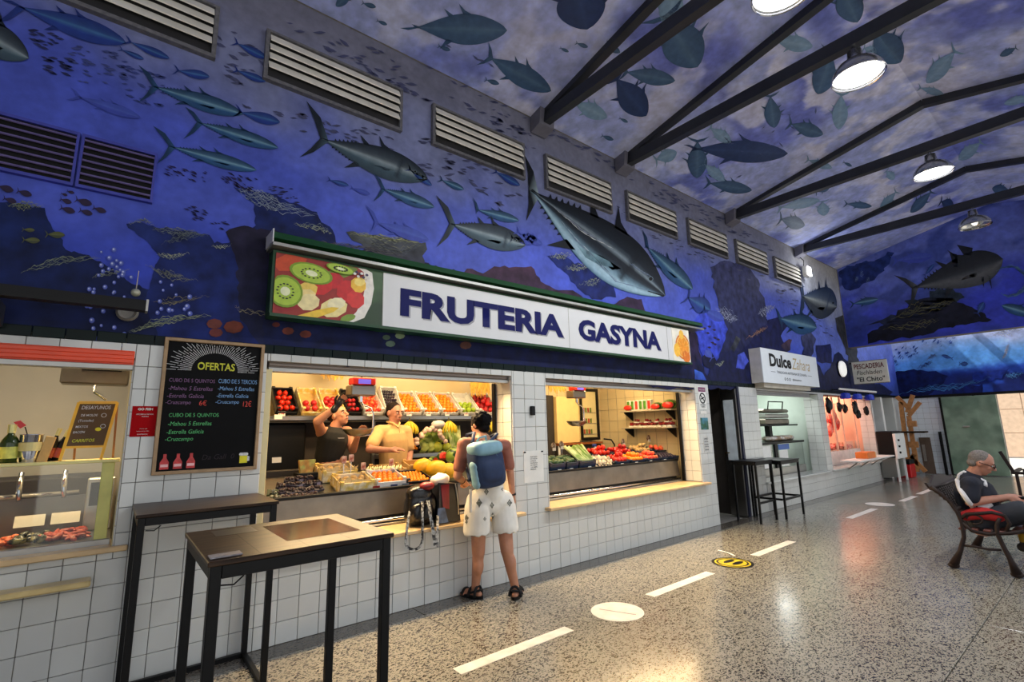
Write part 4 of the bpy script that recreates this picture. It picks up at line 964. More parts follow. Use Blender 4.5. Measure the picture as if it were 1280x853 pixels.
text('6€', (.455, -.0125, 1.712), R3, U3, .045, .036, M_cr, cb); text('12€', (.732, -.0125, 1.706), R3, U3, .055, .042, M_cr, cb)
lines(.286, 1.628, .295, [('-Mahou 5 Estrellas', .255), ('-Estrella Galicia', .215), ('-Cruzcampo', .16)], 'CUBO DE 5 QUINTOS', M_cg, M_cg, dz=.055)
for k in range(3):
    x = .262+k*.075; b = MB(); b.box((x, -.0135, 1.285), (x+.05, -.012, 1.33)); b.poly([(x, -.0136, 1.33), (x+.05, -.0136, 1.33), (x+.034, -.0136, 1.36), (x+.034, -.0136, 1.385), (x+.016, -.0136, 1.385), (x+.016, -.0136, 1.36)]); b.build('drawn_bottle', mat('print_red_bottle', (196, 60, 60), .6, var=.3, scale=40), cb)
    MB().box((x+.004, -.0145, 1.30), (x+.046, -.0135, 1.318)).build('drawn_label', mat('print_pink', (232, 180, 180), .6), cb)
MB().box((.735, -.0135, 1.30), (.785, -.012, 1.355)).build('drawn_beer_mug', mat('print_yellow', (226, 214, 30), .6), cb); MB().add([(.785, -.0135, 1.31), (.80, -.0135, 1.315), (.80, -.0135, 1.345), (.785, -.0135, 1.35)], [(0, 1, 2, 3)]).build('drawn_handle', M_cw, cb)
b = MB(); [b.ell((.742+.012*k, -.013, 1.362), (.012, .002, .012), 8, 6) for k in range(4)]; b.build('drawn_foam', M_cw, cb)
text('Da Gall  0', (.50, -.0125, 1.335), R3, U3, .2, .035, mat('chalk_dim', (34, 24, 30), .8), cb, shear=.2)

# red notice
rn = thing('notice', 'red notice with white print stuck on the tiles left of the chalkboard', 'notice', (.07, 0, 1.5))
q = wp(167, 507); X0, X1, Z0, Z1 = .085, .225, 1.505, 1.705
MB().box((X0, -.004, Z0), (X1, .0, Z1)).build('sheet', mat('red_print', (160, 4, 12), .7, var=.06, spec=.1), rn)
text('GO FISH', (X0+.03, -.0042, Z1-.028), R3, U3, .08, .016, M_paper, rn, bold=.03)
text('DESCUBRE LA CARTA DE', (X0+.025, -.0042, Z1-.058), R3, U3, .09, .008, M_paper, rn); text('nuestra', (X0+.055, -.0042, Z1-.072), R3, U3, .035, .007, M_paper, rn)
text('escanea aqui', (X0+.05, -.0042, Z0+.048), R3, U3, .04, .006, M_paper, rn); text('siguenos en las redes', (X0+.035, -.0042, Z0+.032), R3, U3, .065, .006, M_paper, rn); text('contacto', (X0+.04, -.0042, Z0+.012), R3, U3, .055, .007, M_paper, rn)

# paper notice in a pocket on the middle pier, box, stains
pn = thing('notice', 'white paper notice in a clear pocket on the tiled pier right of the customer', 'notice', (3.5, 0, 1.0))
a, b = wp(653, 561), wp(678, 608)
PX0, PX1, PZ0, PZ1 = 3.44, 3.72, .93, 1.26
MB().box((PX0, -.004, PZ0), (PX1, .0, PZ1)).build('sheet', M_paper, pn)
for i, s in enumerate(('POR FAVOR', 'NO TOQUEN', 'LA FRUTA', 'GRACIAS POR', 'SU VISITA', 'Y SU COMPRA', 'FRESCA')): text(s, (PX0+.09, -.0043, PZ1-.07-.022*i), R3, U3, .10 if len(s) > 8 else .08, .013, M_blk, pn, bold=.01)
for i, X in enumerate((PX0, PX1-.03)): MB().box((X, -.007, PZ1-.02), (X+.03, -.004, PZ1-.005)).build('black_tape', M_black, pn)
t = MB().bbox((3.545, -.035, 1.64), (3.60, -.0, 1.74), .006).build('bell_box', M_black); tag(t, 'small black box screwed high on the middle tiled pier', 'box')
# notices on the pier left of the passage
pa = lambda u, v: wp(u, v, -.004)
pz = thing('no_smoking_sign', 'white no smoking sign with a purple strip on the narrow pier beside the passage', 'sign', (7.05, 0, 1.7))
X0, X1 = 6.99, 7.20
MB().box((X0, -.006, 1.73), (X1, .0, 2.075)).build('panel', M_white, pz); MB().box((X0+.005, -.008, 2.0), (X1-.005, -.006, 2.07)).build('purple_strip', mat('purple_print', (110, 24, 84), .5), pz)
text('SOLO USO', (X0+.03, -.0085, 2.02), R3, U3, .15, .028, M_paper, pz)
b = MB(); rr = [(.085, 0), (.085, .003), (.065, .003), (.065, 0)]; b.lathe(rr, (7.095, -.006, 1.90), 24, (0, -1, 0)); b.build('prohibition_ring', M_black, pz, 'black ring')
MB().bar((7.04, -.009, 1.95), (7.15, -.009, 1.85), .003, .016).build('slash', M_black, pz); MB().bar((7.05, -.008, 1.885), (7.14, -.008, 1.915), .003, .018).build('cigarette', M_black, pz)
text('PROHIBIDO', (X0+.03, -.0065, 1.785), R3, U3, .15, .022, M_blk, pz, bold=.02); text('FUMAR', (X0+.05, -.0065, 1.757), R3, U3, .11, .020, M_blk, pz, bold=.02)
t = MB().box((X0+.02, -.005, 1.66), (X1-.02, 0, 1.70)).build('sticker', M_paper); tag(t, 'narrow white sticker below the no smoking sign', 'sticker')
t = MB().box((X0, -.005, 1.42), (X1, 0, 1.60)).build('poster', mat('teal_print', (70, 130, 150), .5, var=.3, scale=12, c2=(40, 90, 60))); tag(t, 'small blue and green picture poster beside the passage', 'poster')
nt = thing('notice', 'handwritten grey notice lowest on the pier beside the passage', 'notice', (7.1, 0, 1.1)); MB().box((X0+.03, -.004, 1.08), (X1-.02, 0, 1.32)).build('sheet', mat('grey_paper', (196, 196, 192), .6), nt)
for i in range(5): text(('AVISO', 'cerrado', 'lunes', 'y martes', 'tarde')[i], (X0+.05, -.0045, 1.27-.04*i), R3, U3, .11, .022, M_blk, nt)

# passage: bright metal door
pd = thing('passage_door', 'half-open metal door with glazed panel in the black passage', 'door', (8.16, 0, 0))
MB().box((8.14, .0, .02), (8.18, .26, 2.08)).build('leaf', M_steel, pd); MB().box((8.132, .05, .9), (8.14, .22, 1.9)).build('window_pane', mat('milky_glass', (205, 215, 220), .25), pd)
MB().tube([(8.13, .24, 1.02), (8.09, .24, 1.02), (8.09, .17, 1.02)], .009).build('handle', mat('brass', (196, 150, 60), .25, metal=1), pd)
t = MB().box((8.19, -.02, 0), (8.25, .02, 2.12)).build('door_post', mat('navy_post', (26, 30, 52), .5)); tag(t, 'dark navy post at the right side of the black passage', 'post')

# ---- pastry shop sign
ds = thing('shop_sign', 'white box sign of the pastry shop with black and gold lettering', 'sign', (8.8, 0, 2.2))
MB().box((8.80, -.20, 2.20), (11.30, 0, 2.82)).build('case', mat('sign_grey_side', (186, 184, 180), .5), ds); MB().box((8.80, -.212, 2.20), (11.30, -.20, 2.82)).build('face', mat('pastry_sign_face', (226, 232, 236), .4, var=.02), ds)
MB().box((8.9, -.16, 2.12), (10.95, 0, 2.2)).build('support', mat('beige_support', (180, 172, 156), .5), ds)
text('Dulce', (9.10, -.213, 2.50), R3, U3, .92, .24, M_blk, ds, bold=.04); text('Zahara', (10.04, -.213, 2.50), R3, U3, .86, .22, mat('gold_lettering', (190, 168, 120), .5), ds, shear=.35)
text('TRADICION ARTESANA DE ZAHARA', (9.35, -.213, 2.385), R3, U3, 1.35, .05, mat('grey_lettering', (90, 96, 104), .5), ds); MB().box((9.12, -.2135, 2.405), (9.30, -.212, 2.411)).build('rule', M_blk, ds); MB().box((10.75, -.2135, 2.405), (10.95, -.212, 2.411)).build('rule', M_blk, ds)
text('@dulcezahara', (10.0, -.213, 2.27), R3, U3, .42, .05, M_blk, ds)
for k in range(3): MB().lathe([(.028, 0), (.028, .002), (.018, .002), (.018, 0)], (9.68+.1*k, -.212, 2.295), 12, (0, -1, 0)).build('icon', M_blk, ds)
# clock-like lamp + butcher/fish sign
t = MB().lathe([(0, .07), (.16, .06), (.19, .03), (.19, 0), (0, 0)], (13.35, -.02, 2.72), 24, (0, -1, 0)).build('round_lamp', mat('opal_lamp', (245, 245, 240), .4, emit=.5), smooth=False); tag(t, 'round white lamp on the blue wall between the two far shop signs', 'lamp')
MB().cyl((13.35, -.02, 2.72), (13.35, .04, 2.72), .2, n=24).build('base', M_black, t)
fs = thing('shop_sign', 'small white fish shop sign hung at right angles above the butcher window', 'sign', (15.0, 0, 2.3))
FX = 14.0
a0, a1 = xp(1064, 453, FX), xp(1112, 478, FX)
y0, y1 = a0.y, a1.y; z0s, z1s = a1.z, a0.z
MB().box((FX, y1, z0s), (FX+.06, y0, z1s)).build('panel', mat('aged_white_sign', (206, 206, 192), .5, var=.05), fs)
for za, zb in ((z0s, z0s+.012), (z1s-.012, z1s)): MB().box((FX-.006, y1, za), (FX+.066, y0, zb)).build('frame', mat('sign_frame_grey', (110, 106, 90), .5), fs)
w_ = abs(y1-y0); hh = z1s-z0s
RY = (0, -1, 0)
M_mar = mat('maroon_lettering', (96, 34, 34), .5)
text('PESCADERIA', (FX-.003, y0-w_*.06, z0s+hh*.66), RY, U3, w_*.86, hh*.22, M_mar, fs, bold=.02); text('Fischladen', (FX-.003, y0-w_*.12, z0s+hh*.40), RY, U3, w_*.72, hh*.19, M_blk, fs, shear=.2)
text('"El Chito"', (FX-.003, y0-w_*.1, z0s+hh*.10), RY, U3, w_*.8, hh*.2, M_blk, fs, bold=.02)
MB().tube([(FX+.03, y0, z1s-.03), (FX+.03, 0, z1s-.03)], .015).build('arm', M_black, fs)
# black beam and tiny lamps on the left wall
t = thing('projecting_beam', 'black steel beam running along the blue wall above the bar', 'beam', (-2.2, 0, 2.3))
MB().box((-2.2, -.32, 2.29), (.09, -.24, 2.355)).build('beam', M_black, t); MB().box((.088, -.325, 2.285), (.10, -.235, 2.36)).build('end_cap', M_alu, t)
for X in (-.62, -2.0): MB().prism([(X, 0, 2.16), (X, -.05, 2.16), (X, -.28, 2.29), (X, 0, 2.29)], (.05, 0, 0)).build('bracket', M_truss, t)
t = thing('glass_float', 'small glass globe hanging on a cord in front of the blue wall over the bar', 'lamp', (.03, -.3, 2.42)); MB().ell((.03, -.28, 2.405), .026, 14, 10).build('globe', mat('float_glass', (170, 170, 150), .1, metal=.3), t, smooth=True); MB().tube([(.03, -.28, 2.43), (.035, -.02, 2.62)], .0025).build('cord', M_cream, t)
t = MB().lathe([(0, .01), (.035, .012), (.05, .03), (.062, .01), (.062, 0)], (.0, .0, 2.33), 20, (0, -1, 0)).build('wall_socket', mat('dirty_white', (120, 116, 108), .6, var=.2)); tag(t, 'round pale fitting on the blue wall under the end of the black beam', 'fitting')
# corrugated awning tubes over butcher
t = thing('awning_tube', 'white awning tube on two brackets above the butcher window', 'tube', (13.6, 0, 2.2)); MB().tube([(12.4, -.22, 2.2), (14.9, -.22, 2.2)], .025).build('tube', M_white, t)
for X in (12.6, 14.7): MB().box((X-.02, -.22, 2.19), (X+.02, 0, 2.21)).build('bracket', M_black, t)
# ================================================================== GOODS
def fruit_mat(n, c, var=.12, rough=.4, ovar=.15, c2=None, scale=14, bump=.0): return mat(n, c, rough, var=var, ovar=ovar, c2=c2, scale=scale, bump=bump)
def proto(name, label, cat, r, m, squash=1.0, fn=None, n=12, k=8, extra=None):
    t = thing(name, label, cat, (0, 0, 0)); MB().ell((0, 0, 0), (r, r, r*squash), n, k, fn=fn).build('flesh', m, t, smooth=True)
    if extra: extra(t, r)
    return t
def mesh_proto(name, r, m, squash=1.0, fn=None, n=12, k=8):
    return MB().ell((0, 0, 0), (r, r, r*squash), n, k, fn=fn).mesh(name, m, True)
def place(name, me, loc, label, cat, group, rot=None, s=1.0):
    o = bpy.data.objects.new(name, me); COL.objects.link(o); o.location = loc; o.scale = (s,)*3
    o.rotation_euler = rot or (random.uniform(0, 6), random.uniform(0, 6), random.uniform(0, 6)); tag(o, label, cat, group); return o
apf = lambda p: 1-.16*max(0, p.z)**6-.08*max(0, -p.z)**6
lob = lambda p: 1+.07*math.cos(5*math.atan2(p.y, p.x))*(1-p.z*p.z)
ME = {
 'orange': mesh_proto('orange', .036, fruit_mat('orange_peel', (250, 134, 12), bump=.15, scale=60)),
 'tangerine': mesh_proto('tangerine', .026, fruit_mat('tangerine_peel', (252, 150, 18), bump=.1, scale=60), .85),
 'peach': mesh_proto('peach', .034, fruit_mat('peach_skin', (246, 120, 60), c2=(214, 44, 40), scale=30), .95),
 'apple': mesh_proto('apple', .036, fruit_mat('red_apple_skin', (196, 24, 28), c2=(150, 14, 24), scale=20), .92, apf),
 'green_apple': mesh_proto('green_apple', .036, fruit_mat('green_apple_skin', (150, 180, 40)), .92, apf),
 'tomato': mesh_proto('tomato', .038, fruit_mat('tomato_skin', (214, 42, 20), rough=.25), .82, lob),
 'plum': mesh_proto('plum', .022, fruit_mat('plum_skin', (36, 22, 44), rough=.35)),
 'potato': mesh_proto('potato', .036, fruit_mat('potato_skin', (196, 160, 100), rough=.8), .75, lambda p: 1+.1*math.sin(3*p.x+2*p.y)),
 'garlic': mesh_proto('garlic', .027, fruit_mat('garlic_skin', (226, 206, 170), rough=.6), 1.0, lambda p: (1+.06*math.cos(6*math.atan2(p.y, p.x)))*(1+.5*max(0, p.z)**8)),
 'pepper': mesh_proto('pepper', .034, fruit_mat('red_pepper_skin', (190, 24, 18), rough=.2), 1.5, lambda p: (1+.09*math.cos(4*math.atan2(p.y, p.x)))*(1-.15*max(0, -p.z))),
 'lettuce': mesh_proto('lettuce', .085, fruit_mat('lettuce_leaf', (124, 150, 50), c2=(196, 208, 110), rough=.6, scale=10), .9, lambda p: 1+.13*math.sin(9*p.x+4*p.z)*math.sin(8*p.y+3)+.06*math.sin(21*p.z+9*p.x), 26, 18),
 'melon': mesh_proto('melon', .088, fruit_mat('yellow_melon_rind', (240, 186, 30), bump=.2, scale=20), 1.25, lambda p: 1+.012*math.sin(14*p.x+9*p.y), 20, 14),
}
def crate(loc, w, d, h, tilt, m, label, wall_t=.012, low_front=.5, liner=None, rz=0.0, group=None, name='fruit_crate'):
    """origin: front bottom edge centre; x width, y depth, z up; tilted back by `tilt`"""
    t = thing(name, label, 'crate', loc, rot=(tilt, 0, rz), group=group)
    MB().box((-w/2, 0, 0), (w/2, d, wall_t)).build('base', m, t, world=False)
    for s in (-1, 1):
        b = MB(); b.bbox((s*(w/2)-(wall_t if s > 0 else 0), 0, 0), (s*(w/2)+(wall_t if s < 0 else 0), d, h), .003); b.build('side_panel', m, t, world=False)
    MB().bbox((-w/2, 0, 0), (w/2, wall_t, h*low_front), .003).build('end_panel', m, t, world=False); MB().bbox((-w/2, d-wall_t, 0), (w/2, d, h), .003).build('end_panel', m, t, world=False)
    if liner: MB().box((-w/2+wall_t+.001, wall_t+.001, wall_t), (w/2-wall_t-.001, d-wall_t-.001, wall_t+.006)).build('liner', liner, t, world=False)
    for s in (-1, 1):
        for e in (0, 1): MB().bbox((s*(w/2-.02)-.018, e*(d-.03), h-.002), (s*(w/2-.02)+.018, e*(d-.03)+.03, h+.014), .003).build('corner_lug', m, t, world=False)
    return t
def fill(cr, w, d, key, r, nx, ny, z, label, group, cat='fruit', x0=None, x1=None, y0=None, y1=None, layers=1, jit=.10, name=None, hump=0.0, squeeze=1.0):
    M = full_mat(cr); x0 = -w/2+.02 if x0 is None else x0; x1 = w/2-.02 if x1 is None else x1; y0 = .02 if y0 is None else y0; y1 = d-.02 if y1 is None else y1
    sx_ = (x1-x0)/nx; sy_ = (y1-y0)/ny; lim = min(sx_, math.hypot(sx_/2, sy_)) if nx > 2 else min(sx_, sy_); sc_ = max(.62, min(1.04, lim*1.08/(2*r))); r = r*sc_
    for L in range(layers):
        for i in range(nx):
            for j in range(ny):
                ox = .5 if j % 2 and nx > 2 else 0
                if ox and i == nx-1: continue
                x = x0+(x1-x0)*(i+.5+ox)/nx; y = y0+(y1-y0)*(j+.5)/ny
                if L and (i in (0, nx-1) or j in (0, ny-1)): continue
                p = M @ Vector((x+random.uniform(-jit, jit)*r, y+random.uniform(-jit, jit)*r, z+r+L*r*1.5+hump*math.sin(PI*(i+.5)/nx)*math.sin(PI*(j+.5)/ny)))
                place(name or key, ME[key], p, label, cat, group, s=sc_*random.uniform(.95, 1.0))
def pricecard(p, label, w=.07, h=.05, c=(226, 224, 214), rot=(-.2, 0, 0), txt=None, tc=None):
    t = thing('price_card', label, 'price card', p, rot=rot)
    MB().box((-w/2, -.002, 0), (w/2, .002, h)).build('card', mat('card_%d' % c[0], c, .5), t, world=False)
    if txt:
        M = full_mat(t); text(txt, M @ Vector((-w*.36, -.0025, h*.25)), M.to_3x3() @ Vector((1, 0, 0)), M.to_3x3() @ Vector((0, 0, 1)), w*.7, h*.5, tc or M_red, t, bold=.02)
    return t
SH1, SH2 = 1.70, 1.215
# shelving at the back of the fruit shop
def shelf(x0, x1, y0, y1, z, label, m=M_steel):
    t = MB().bbox((x0, y0, z-.055), (x1, y1, z), .006).build('metal_shelf', m); tag(t, label, 'shelf'); return t
shelf(.86, 5.0, 1.74, 2.095, SH1, 'long steel shelf carrying the upper row of tilted fruit crates'); shelf(2.65, 5.0, 1.72, 2.095, SH2, 'lower steel shelf with lettuces and tangerines behind the salesman')
shelf(2.65, 5.0, 1.70, 2.095, .86, 'lowest steel shelf holding white trays behind the melons')
for X in (.9, 2.63, 5.02):
    t = MB().bbox((X-.02, 2.03, 0), (X+.02, 2.09, 2.2), .003).build('upright', M_steel); tag(t, {.9: 'left', 2.63: 'middle', 5.02: 'right'}[X]+' steel upright carrying the fruit shelves', 'post')
t = MB().box((.87, 2.07, .0), (5.0, 2.092, 1.63)).build('shade_panel', mat('shade_panel_brown', (46, 38, 32), .7, var=.2, scale=4)); tag(t, 'dark panel added for the shade below the upper fruit shelf', 'board')  # added dark sheet standing in for shade under the shelf
# ---- ten tilted crates along the upper shelf
XS = lambda u: wp(u, 512, 1.75).x
row = [ # u0,u1, crate material, key, label
 (344, 372, M_dcrate, 'tomato', 3, 4, 'black crate of red tomatoes at the left end of the upper shelf', 'red tomato in the black crate at the left end of the upper shelf'),
 (376, 402, M_ycard, 'apple', 2, 2, 'yellow cardboard box nearly empty beside the tomato crate', 'dark red apple in the nearly empty yellow box'),
 (404, 430, M_ycard, 'apple', 3, 4, 'yellow cardboard box of red apples left of the raised hand', 'red apple in the yellow box left of the raised hand'),
 (432, 452, M_dcrate, 'apple', 3, 3, 'low black box of red apples behind the hanging scale', 'red apple in the low black box behind the hanging scale'),
 (454, 479, M_wcard, 'peach', 4, 5, 'white box of reddish peaches behind the salesman on the upper shelf', 'reddish peach in the box left of the dark plums'),
 (480, 502, M_wcard, 'plum', 6, 8, 'steeply tilted white box of dark plums above the salesman', 'dark plum in the steep box above the salesman'),
 (503, 527, M_wcard, 'orange', 4, 6, 'tilted white box of oranges right beside the dark plums', 'orange in the box beside the dark plums'),
 (528, 550, M_wcard, 'orange', 4, 6, 'tilted white box of oranges, middle one of three', 'orange in the middle one of three orange boxes'),
 (551, 573, M_wcard, 'orange', 4, 6, 'tilted white box of oranges beside the green apples', 'orange in the box beside the green apples'),
 (575, 596, M_wcard, 'green_apple', 3, 3, 'tilted white box half full of green apples', 'green apple in the half-full box on the upper shelf'),
 (597, 622, M_wcard, 'apple', 4, 6, 'tilted box of bright red apples at the right end of the upper shelf', 'bright red apple in the box above the customer'),
]
RAD = {'orange': .036, 'tangerine': .026, 'peach': .034, 'apple': .036, 'green_apple': .036, 'tomato': .038, 'plum': .022, 'potato': .036, 'garlic': .027, 'pepper': .034}
for (u0, u1, m, key, nx, ny, lab, fl_) in row:
    xa, xb = XS(u0), XS(u1); w = xb-xa; steep = .72 if key != 'plum' else .95
    c = crate(((xa+xb)/2, 1.755, SH1+.004), w*.97, .40, .09, steep, m, lab, liner=(M_card if m is M_ycard else None))
    half = key == 'green_apple' or 'nearly' in lab; low = 'low' in lab
    fill(c, w*.97, .40, key, RAD[key], nx, ny, .02, fl_, fl_.replace('red tomato ', 'red tomatoes ').replace('apple ', 'apples ').replace('peach ', 'peaches ').replace('plum ', 'plums ').replace('orange ', 'oranges ', 1), y1=(.2 if half else .27 if low else None), layers=(2 if key in ('apple', 'peach') and not half and not low else 1), cat='fruit' if key != 'tomato' else 'tomato')
    if key in ('tomato', 'orange', 'green_apple', 'peach'):
        pricecard(((xa+xb)/2-.05, 1.735, SH1-.005), 'small white price card under the '+' '.join(lab.split()[:9]), rot=(-.1, 0, 0), txt='1,99')
# box of blue tray below the green apples
# ---- hanging bananas etc. under the upper shelf
def banana_bunch(p, label, n=6, L=.16):
    t = thing('banana_bunch', label, 'bananas', p)
    M_b = mat('banana_peel', (236, 190, 30), .4, var=.12, scale=18, c2=(196, 186, 50))
    for k in range(n):
        a = (k-(n-1)/2)*.42; pts = []
        for i in range(8):
            s = i/7; r_ = .015+.075*math.sin(s*2.0); pts.append(Vector((p[0]+math.sin(a)*r_*1.35, p[1]-.02-abs(math.cos(a))*r_*.5, p[2]-s*L)))
        MB().tube(pts, [.006, .013, .017, .018, .018, .016, .012, .005], 7).build('banana', M_b, t, smooth=True)
    MB().cyl((p[0], p[1]-.02, p[2]), (p[0], p[1]-.02, p[2]+.05), .008, n=6).build('stalk', mat('banana_stalk', (90, 84, 30), .6), t)
    return t
for (u, v, lab) in ((512, 524, 'bunch of bananas hanging under the upper shelf beside the salesman'), (561, 524, 'bunch of bananas hanging in the middle under the upper shelf'), (617, 526, 'bunch of bananas hanging right of the customer')):
    q = wp(u, v, 1.68); banana_bunch((q.x, 1.70, SH1-.08), lab)
# loops of garlic / netting bag
t = thing('garlic_braid', 'pale braid of garlic heads hanging under the shelf between two bunches of bananas', 'garlic', (3.3, 1.7, 1.6))
q = wp(520, 548, 1.66)
for k in range(16):
    p = Vector((q.x+.03*k+random.uniform(-.02, .02), 1.66+random.uniform(-.03, .03), 1.36+.16*math.sin(k*.22)+random.uniform(-.02, .03)))
    MB().ell(p, (.035, .03, .033), 10, 7, fn=lob).build('garlic_head', mat('pink_garlic', (222, 190, 176), .6, var=.15, scale=30), t, smooth=True)
bgm = MB(); bgm.ell((q.x+.33, 1.66, 1.585), (.10, .06, .05), 14, 8, fn=lambda p: 1+.1*math.sin(7*p.x+5*p.y)); o = bgm.build('plastic_bag', mat('white_bag', (226, 218, 214), .4, var=.1, scale=12), smooth=True); tag(o, 'crumpled white plastic bag hanging above the garlic braid', 'bag')
t = MB().tube([(q.x+.33, 1.70, 1.63), (q.x+.33, 1.74, 1.66)], .004).build('hook', M_chrome); tag(t, 'small hook holding the white bag under the upper shelf', 'hook')
# lower shelf: tangerine crate, lettuces, melons, leeks
XM = lambda u, y=1.75, v=562: wp(u, v, y).x
xa, xb = XM(503), XM(524)
c = crate(((xa+xb)/2, 1.75, SH2+.004), xb-xa, .34, .08, .85, M_dcrate, 'tilted crate of tangerines beside the salesman on the lower shelf')
fill(c, xb-xa, .34, 'tangerine', .026, 5, 8, .02, 'tangerine in the tilted crate beside the salesman', 'tangerines in the tilted crate')
fl_ = [(528, 560), (538, 560), (532, 549), (543, 547), (553, 547)]
for i, (u, v) in enumerate(fl_):
    q = wp(u, v, 1.84); place('lettuce', ME['lettuce'], (q.x, q.y, SH2+.08+(.13 if i > 1 else 0)), 'leafy green lettuce heaped on the lower shelf behind the melons', 'lettuce', 'lettuces on the lower shelf')
M_ym = mat('yellow_cabbage', (206, 204, 60), .5, var=.15, scale=16, c2=(160, 176, 60))
for i, (u, v, r, lab) in enumerate([(549, 557, .075, 'round yellow-green cabbage on the lower shelf, left of two'), (561, 558, .066, 'yellow pumpkin-like cabbage on the lower shelf, right of two')]):
    q = wp(u, v, 1.74); o = MB().ell((0, 0, 0), (r, r, r*.9), 20, 12, fn=lambda p: 1+.05*math.cos(8*math.atan2(p.y, p.x))).build('cabbage', M_ym, smooth=True); o.location = (q.x, 1.80, SH2+r*.9); tag(o, lab, 'cabbage')
M_leek = mat('leek', (120, 150, 60), .5, var=.25, scale=10, c2=(206, 212, 150))
for k in range(9):
    x = XM(566+k*1.6); o = MB().tube([(x, 1.79, SH2+.012), (x+.01, 1.84, SH2+.16), (x+.02*(k % 3), 1.92, SH2+.34)], [.014, .012, .02], 7).build('leek', M_leek, smooth=True); tag(o, 'leek standing upright against the back of the lower shelf', 'leek', 'leeks on the lower shelf')
for k in range(5):
    x = XM(608+k*3.5, 1.75, 550); place('tomato', ME['peach'], (x, 1.80, SH2+.036), 'orange-red fruit on the lower shelf right of the customer', 'fruit', 'fruits right of the customer')
for k in range(3):
    x = XM(513+k*9, 1.72, 574); o = MB().bbox((x-.05, 1.74, .865), (x+.05, 1.92, .92), .006).build('tray', M_paper); tag(o, 'white tray on the lowest shelf behind the melons', 'tray', 'white trays on the lowest shelf')
# ceiling strings of net bags (straw look) upper right and the bright wall box
M_straw = mat('straw', (206, 160, 60), .7, var=.3, scale=60, stretch=(1, 1, .15))
t = thing('net_bag_bundle', 'bundle of yellow net bags hanging above the red apples', 'bag', (XS(598), 1.75, 2.1))
b = MB(); x = XS(596)
for k in range(34):
    a = x-.10+.34*k/33; b.tube([(a*.5+(x+.06)*.5, 1.80, 2.30), (a, 1.76, 2.14), (a+random.uniform(-.04, .04), 1.74, 1.98+random.uniform(-.03, .05))], [.008, .012, .004], 5)
b.build('strands', M_straw, t)
for k, (u0_, u1_, lab) in enumerate(((392, 398, 'bunch of plastic bags hanging above the red apples in the yellow box'),)):
    t = thing('bag_bundle', lab, 'bag', (XS(405), 1.9, 2.2)); b = MB()
    for j in range(26):
        a = XS(402)+.28*j/25; b.tube([(a, 1.85, 2.42), (a+.02, 1.83, 2.28), (a+random.uniform(-.05, .05), 1.80, 2.14+random.uniform(-.03, .04))], [.006, .014, .004], 5)
    b.build('strands', M_straw, t)
# tube lamp fixtures (real lamps that light the stall)
M_tube = mat('lit_tube', (255, 236, 190), .4, var=0, emit=9)
for (x0_, x1_, y_, z_, lab) in ((1.1, 2.9, 1.45, 2.53, 'lit tube lamp on the ceiling above the left fruit crates'), (3.2, 4.6, 1.45, 2.53, 'lit tube lamp on the ceiling above the right fruit crates'), (5.2, 6.6, 1.2, 2.53, 'lit tube lamp on the ceiling above the vegetables')):
    t = thing('tube_lamp', lab, 'lamp', ((x0_+x1_)/2, y_, z_)); MB().bbox((x0_, y_-.05, z_+.02), (x1_, y_+.05, z_+.068), .004).build('housing', M_white, t); MB().cyl((x0_+.03, y_, z_), (x1_-.03, y_, z_), .016, n=10).build('tube', M_tube, t, smooth=True)

# ---- display counters: steel front, sloping top
def counter(x0, x1, label):
    t = thing('display_counter', label, 'counter', ((x0+x1)/2, .5, 0))
    MB().prism([(x0, .34, .74), (x0, .36, .745), (x0, .385, .965), (x0, .365, .965)], (x1-x0, 0, 0)).build('front_panel', M_panel, t)
    b = MB(); b.prism([(x0, .385, .93), (x0, 1.02, 1.10), (x0, 1.02, 1.07), (x0, .385, .90)], (x1-x0, 0, 0)); b.build('sloping_top', M_steel, t)
    MB().bbox((x0, .355, .958), (x1, .40, .985), .004).build('black_edge', M_black, t)
    MB().box((x0, .40, .0), (x1, 1.0, .88)).build('body', M_dark, t)
    MB().tube([(x0+.02, .325, .70), (x1-.02, .325, .70)], .016, 10).build('chrome_rail', M_chrome, t, smooth=True)
    MB().bbox((x0, .31, .655), (x1, .345, .675), .003).build('bottom_rail', M_alu, t)
    return t
counter(.93, 3.72, 'steel display counter behind the first window, loaded with fruit boxes'); counter(3.80, 6.85, 'steel display counter behind the second window, loaded with vegetables')
def top_z(y): return .93+(y-.385)*(.17/.635)
CT = math.atan2(.17, .635)
def XF(u, v, y=.42): return wp(u, v, y).x
def ccrate(u0, u1, v, y0, d, h, m, label, **k):
    xa, xb = XF(u0, v, y0), XF(u1, v, y0); c = crate(((xa+xb)/2, y0, top_z(y0)+.006), xb-xa, d, h, CT+k.pop('tilt', 0), m, label, low_front=k.pop('lf', 1.0), **k); return c, xb-xa
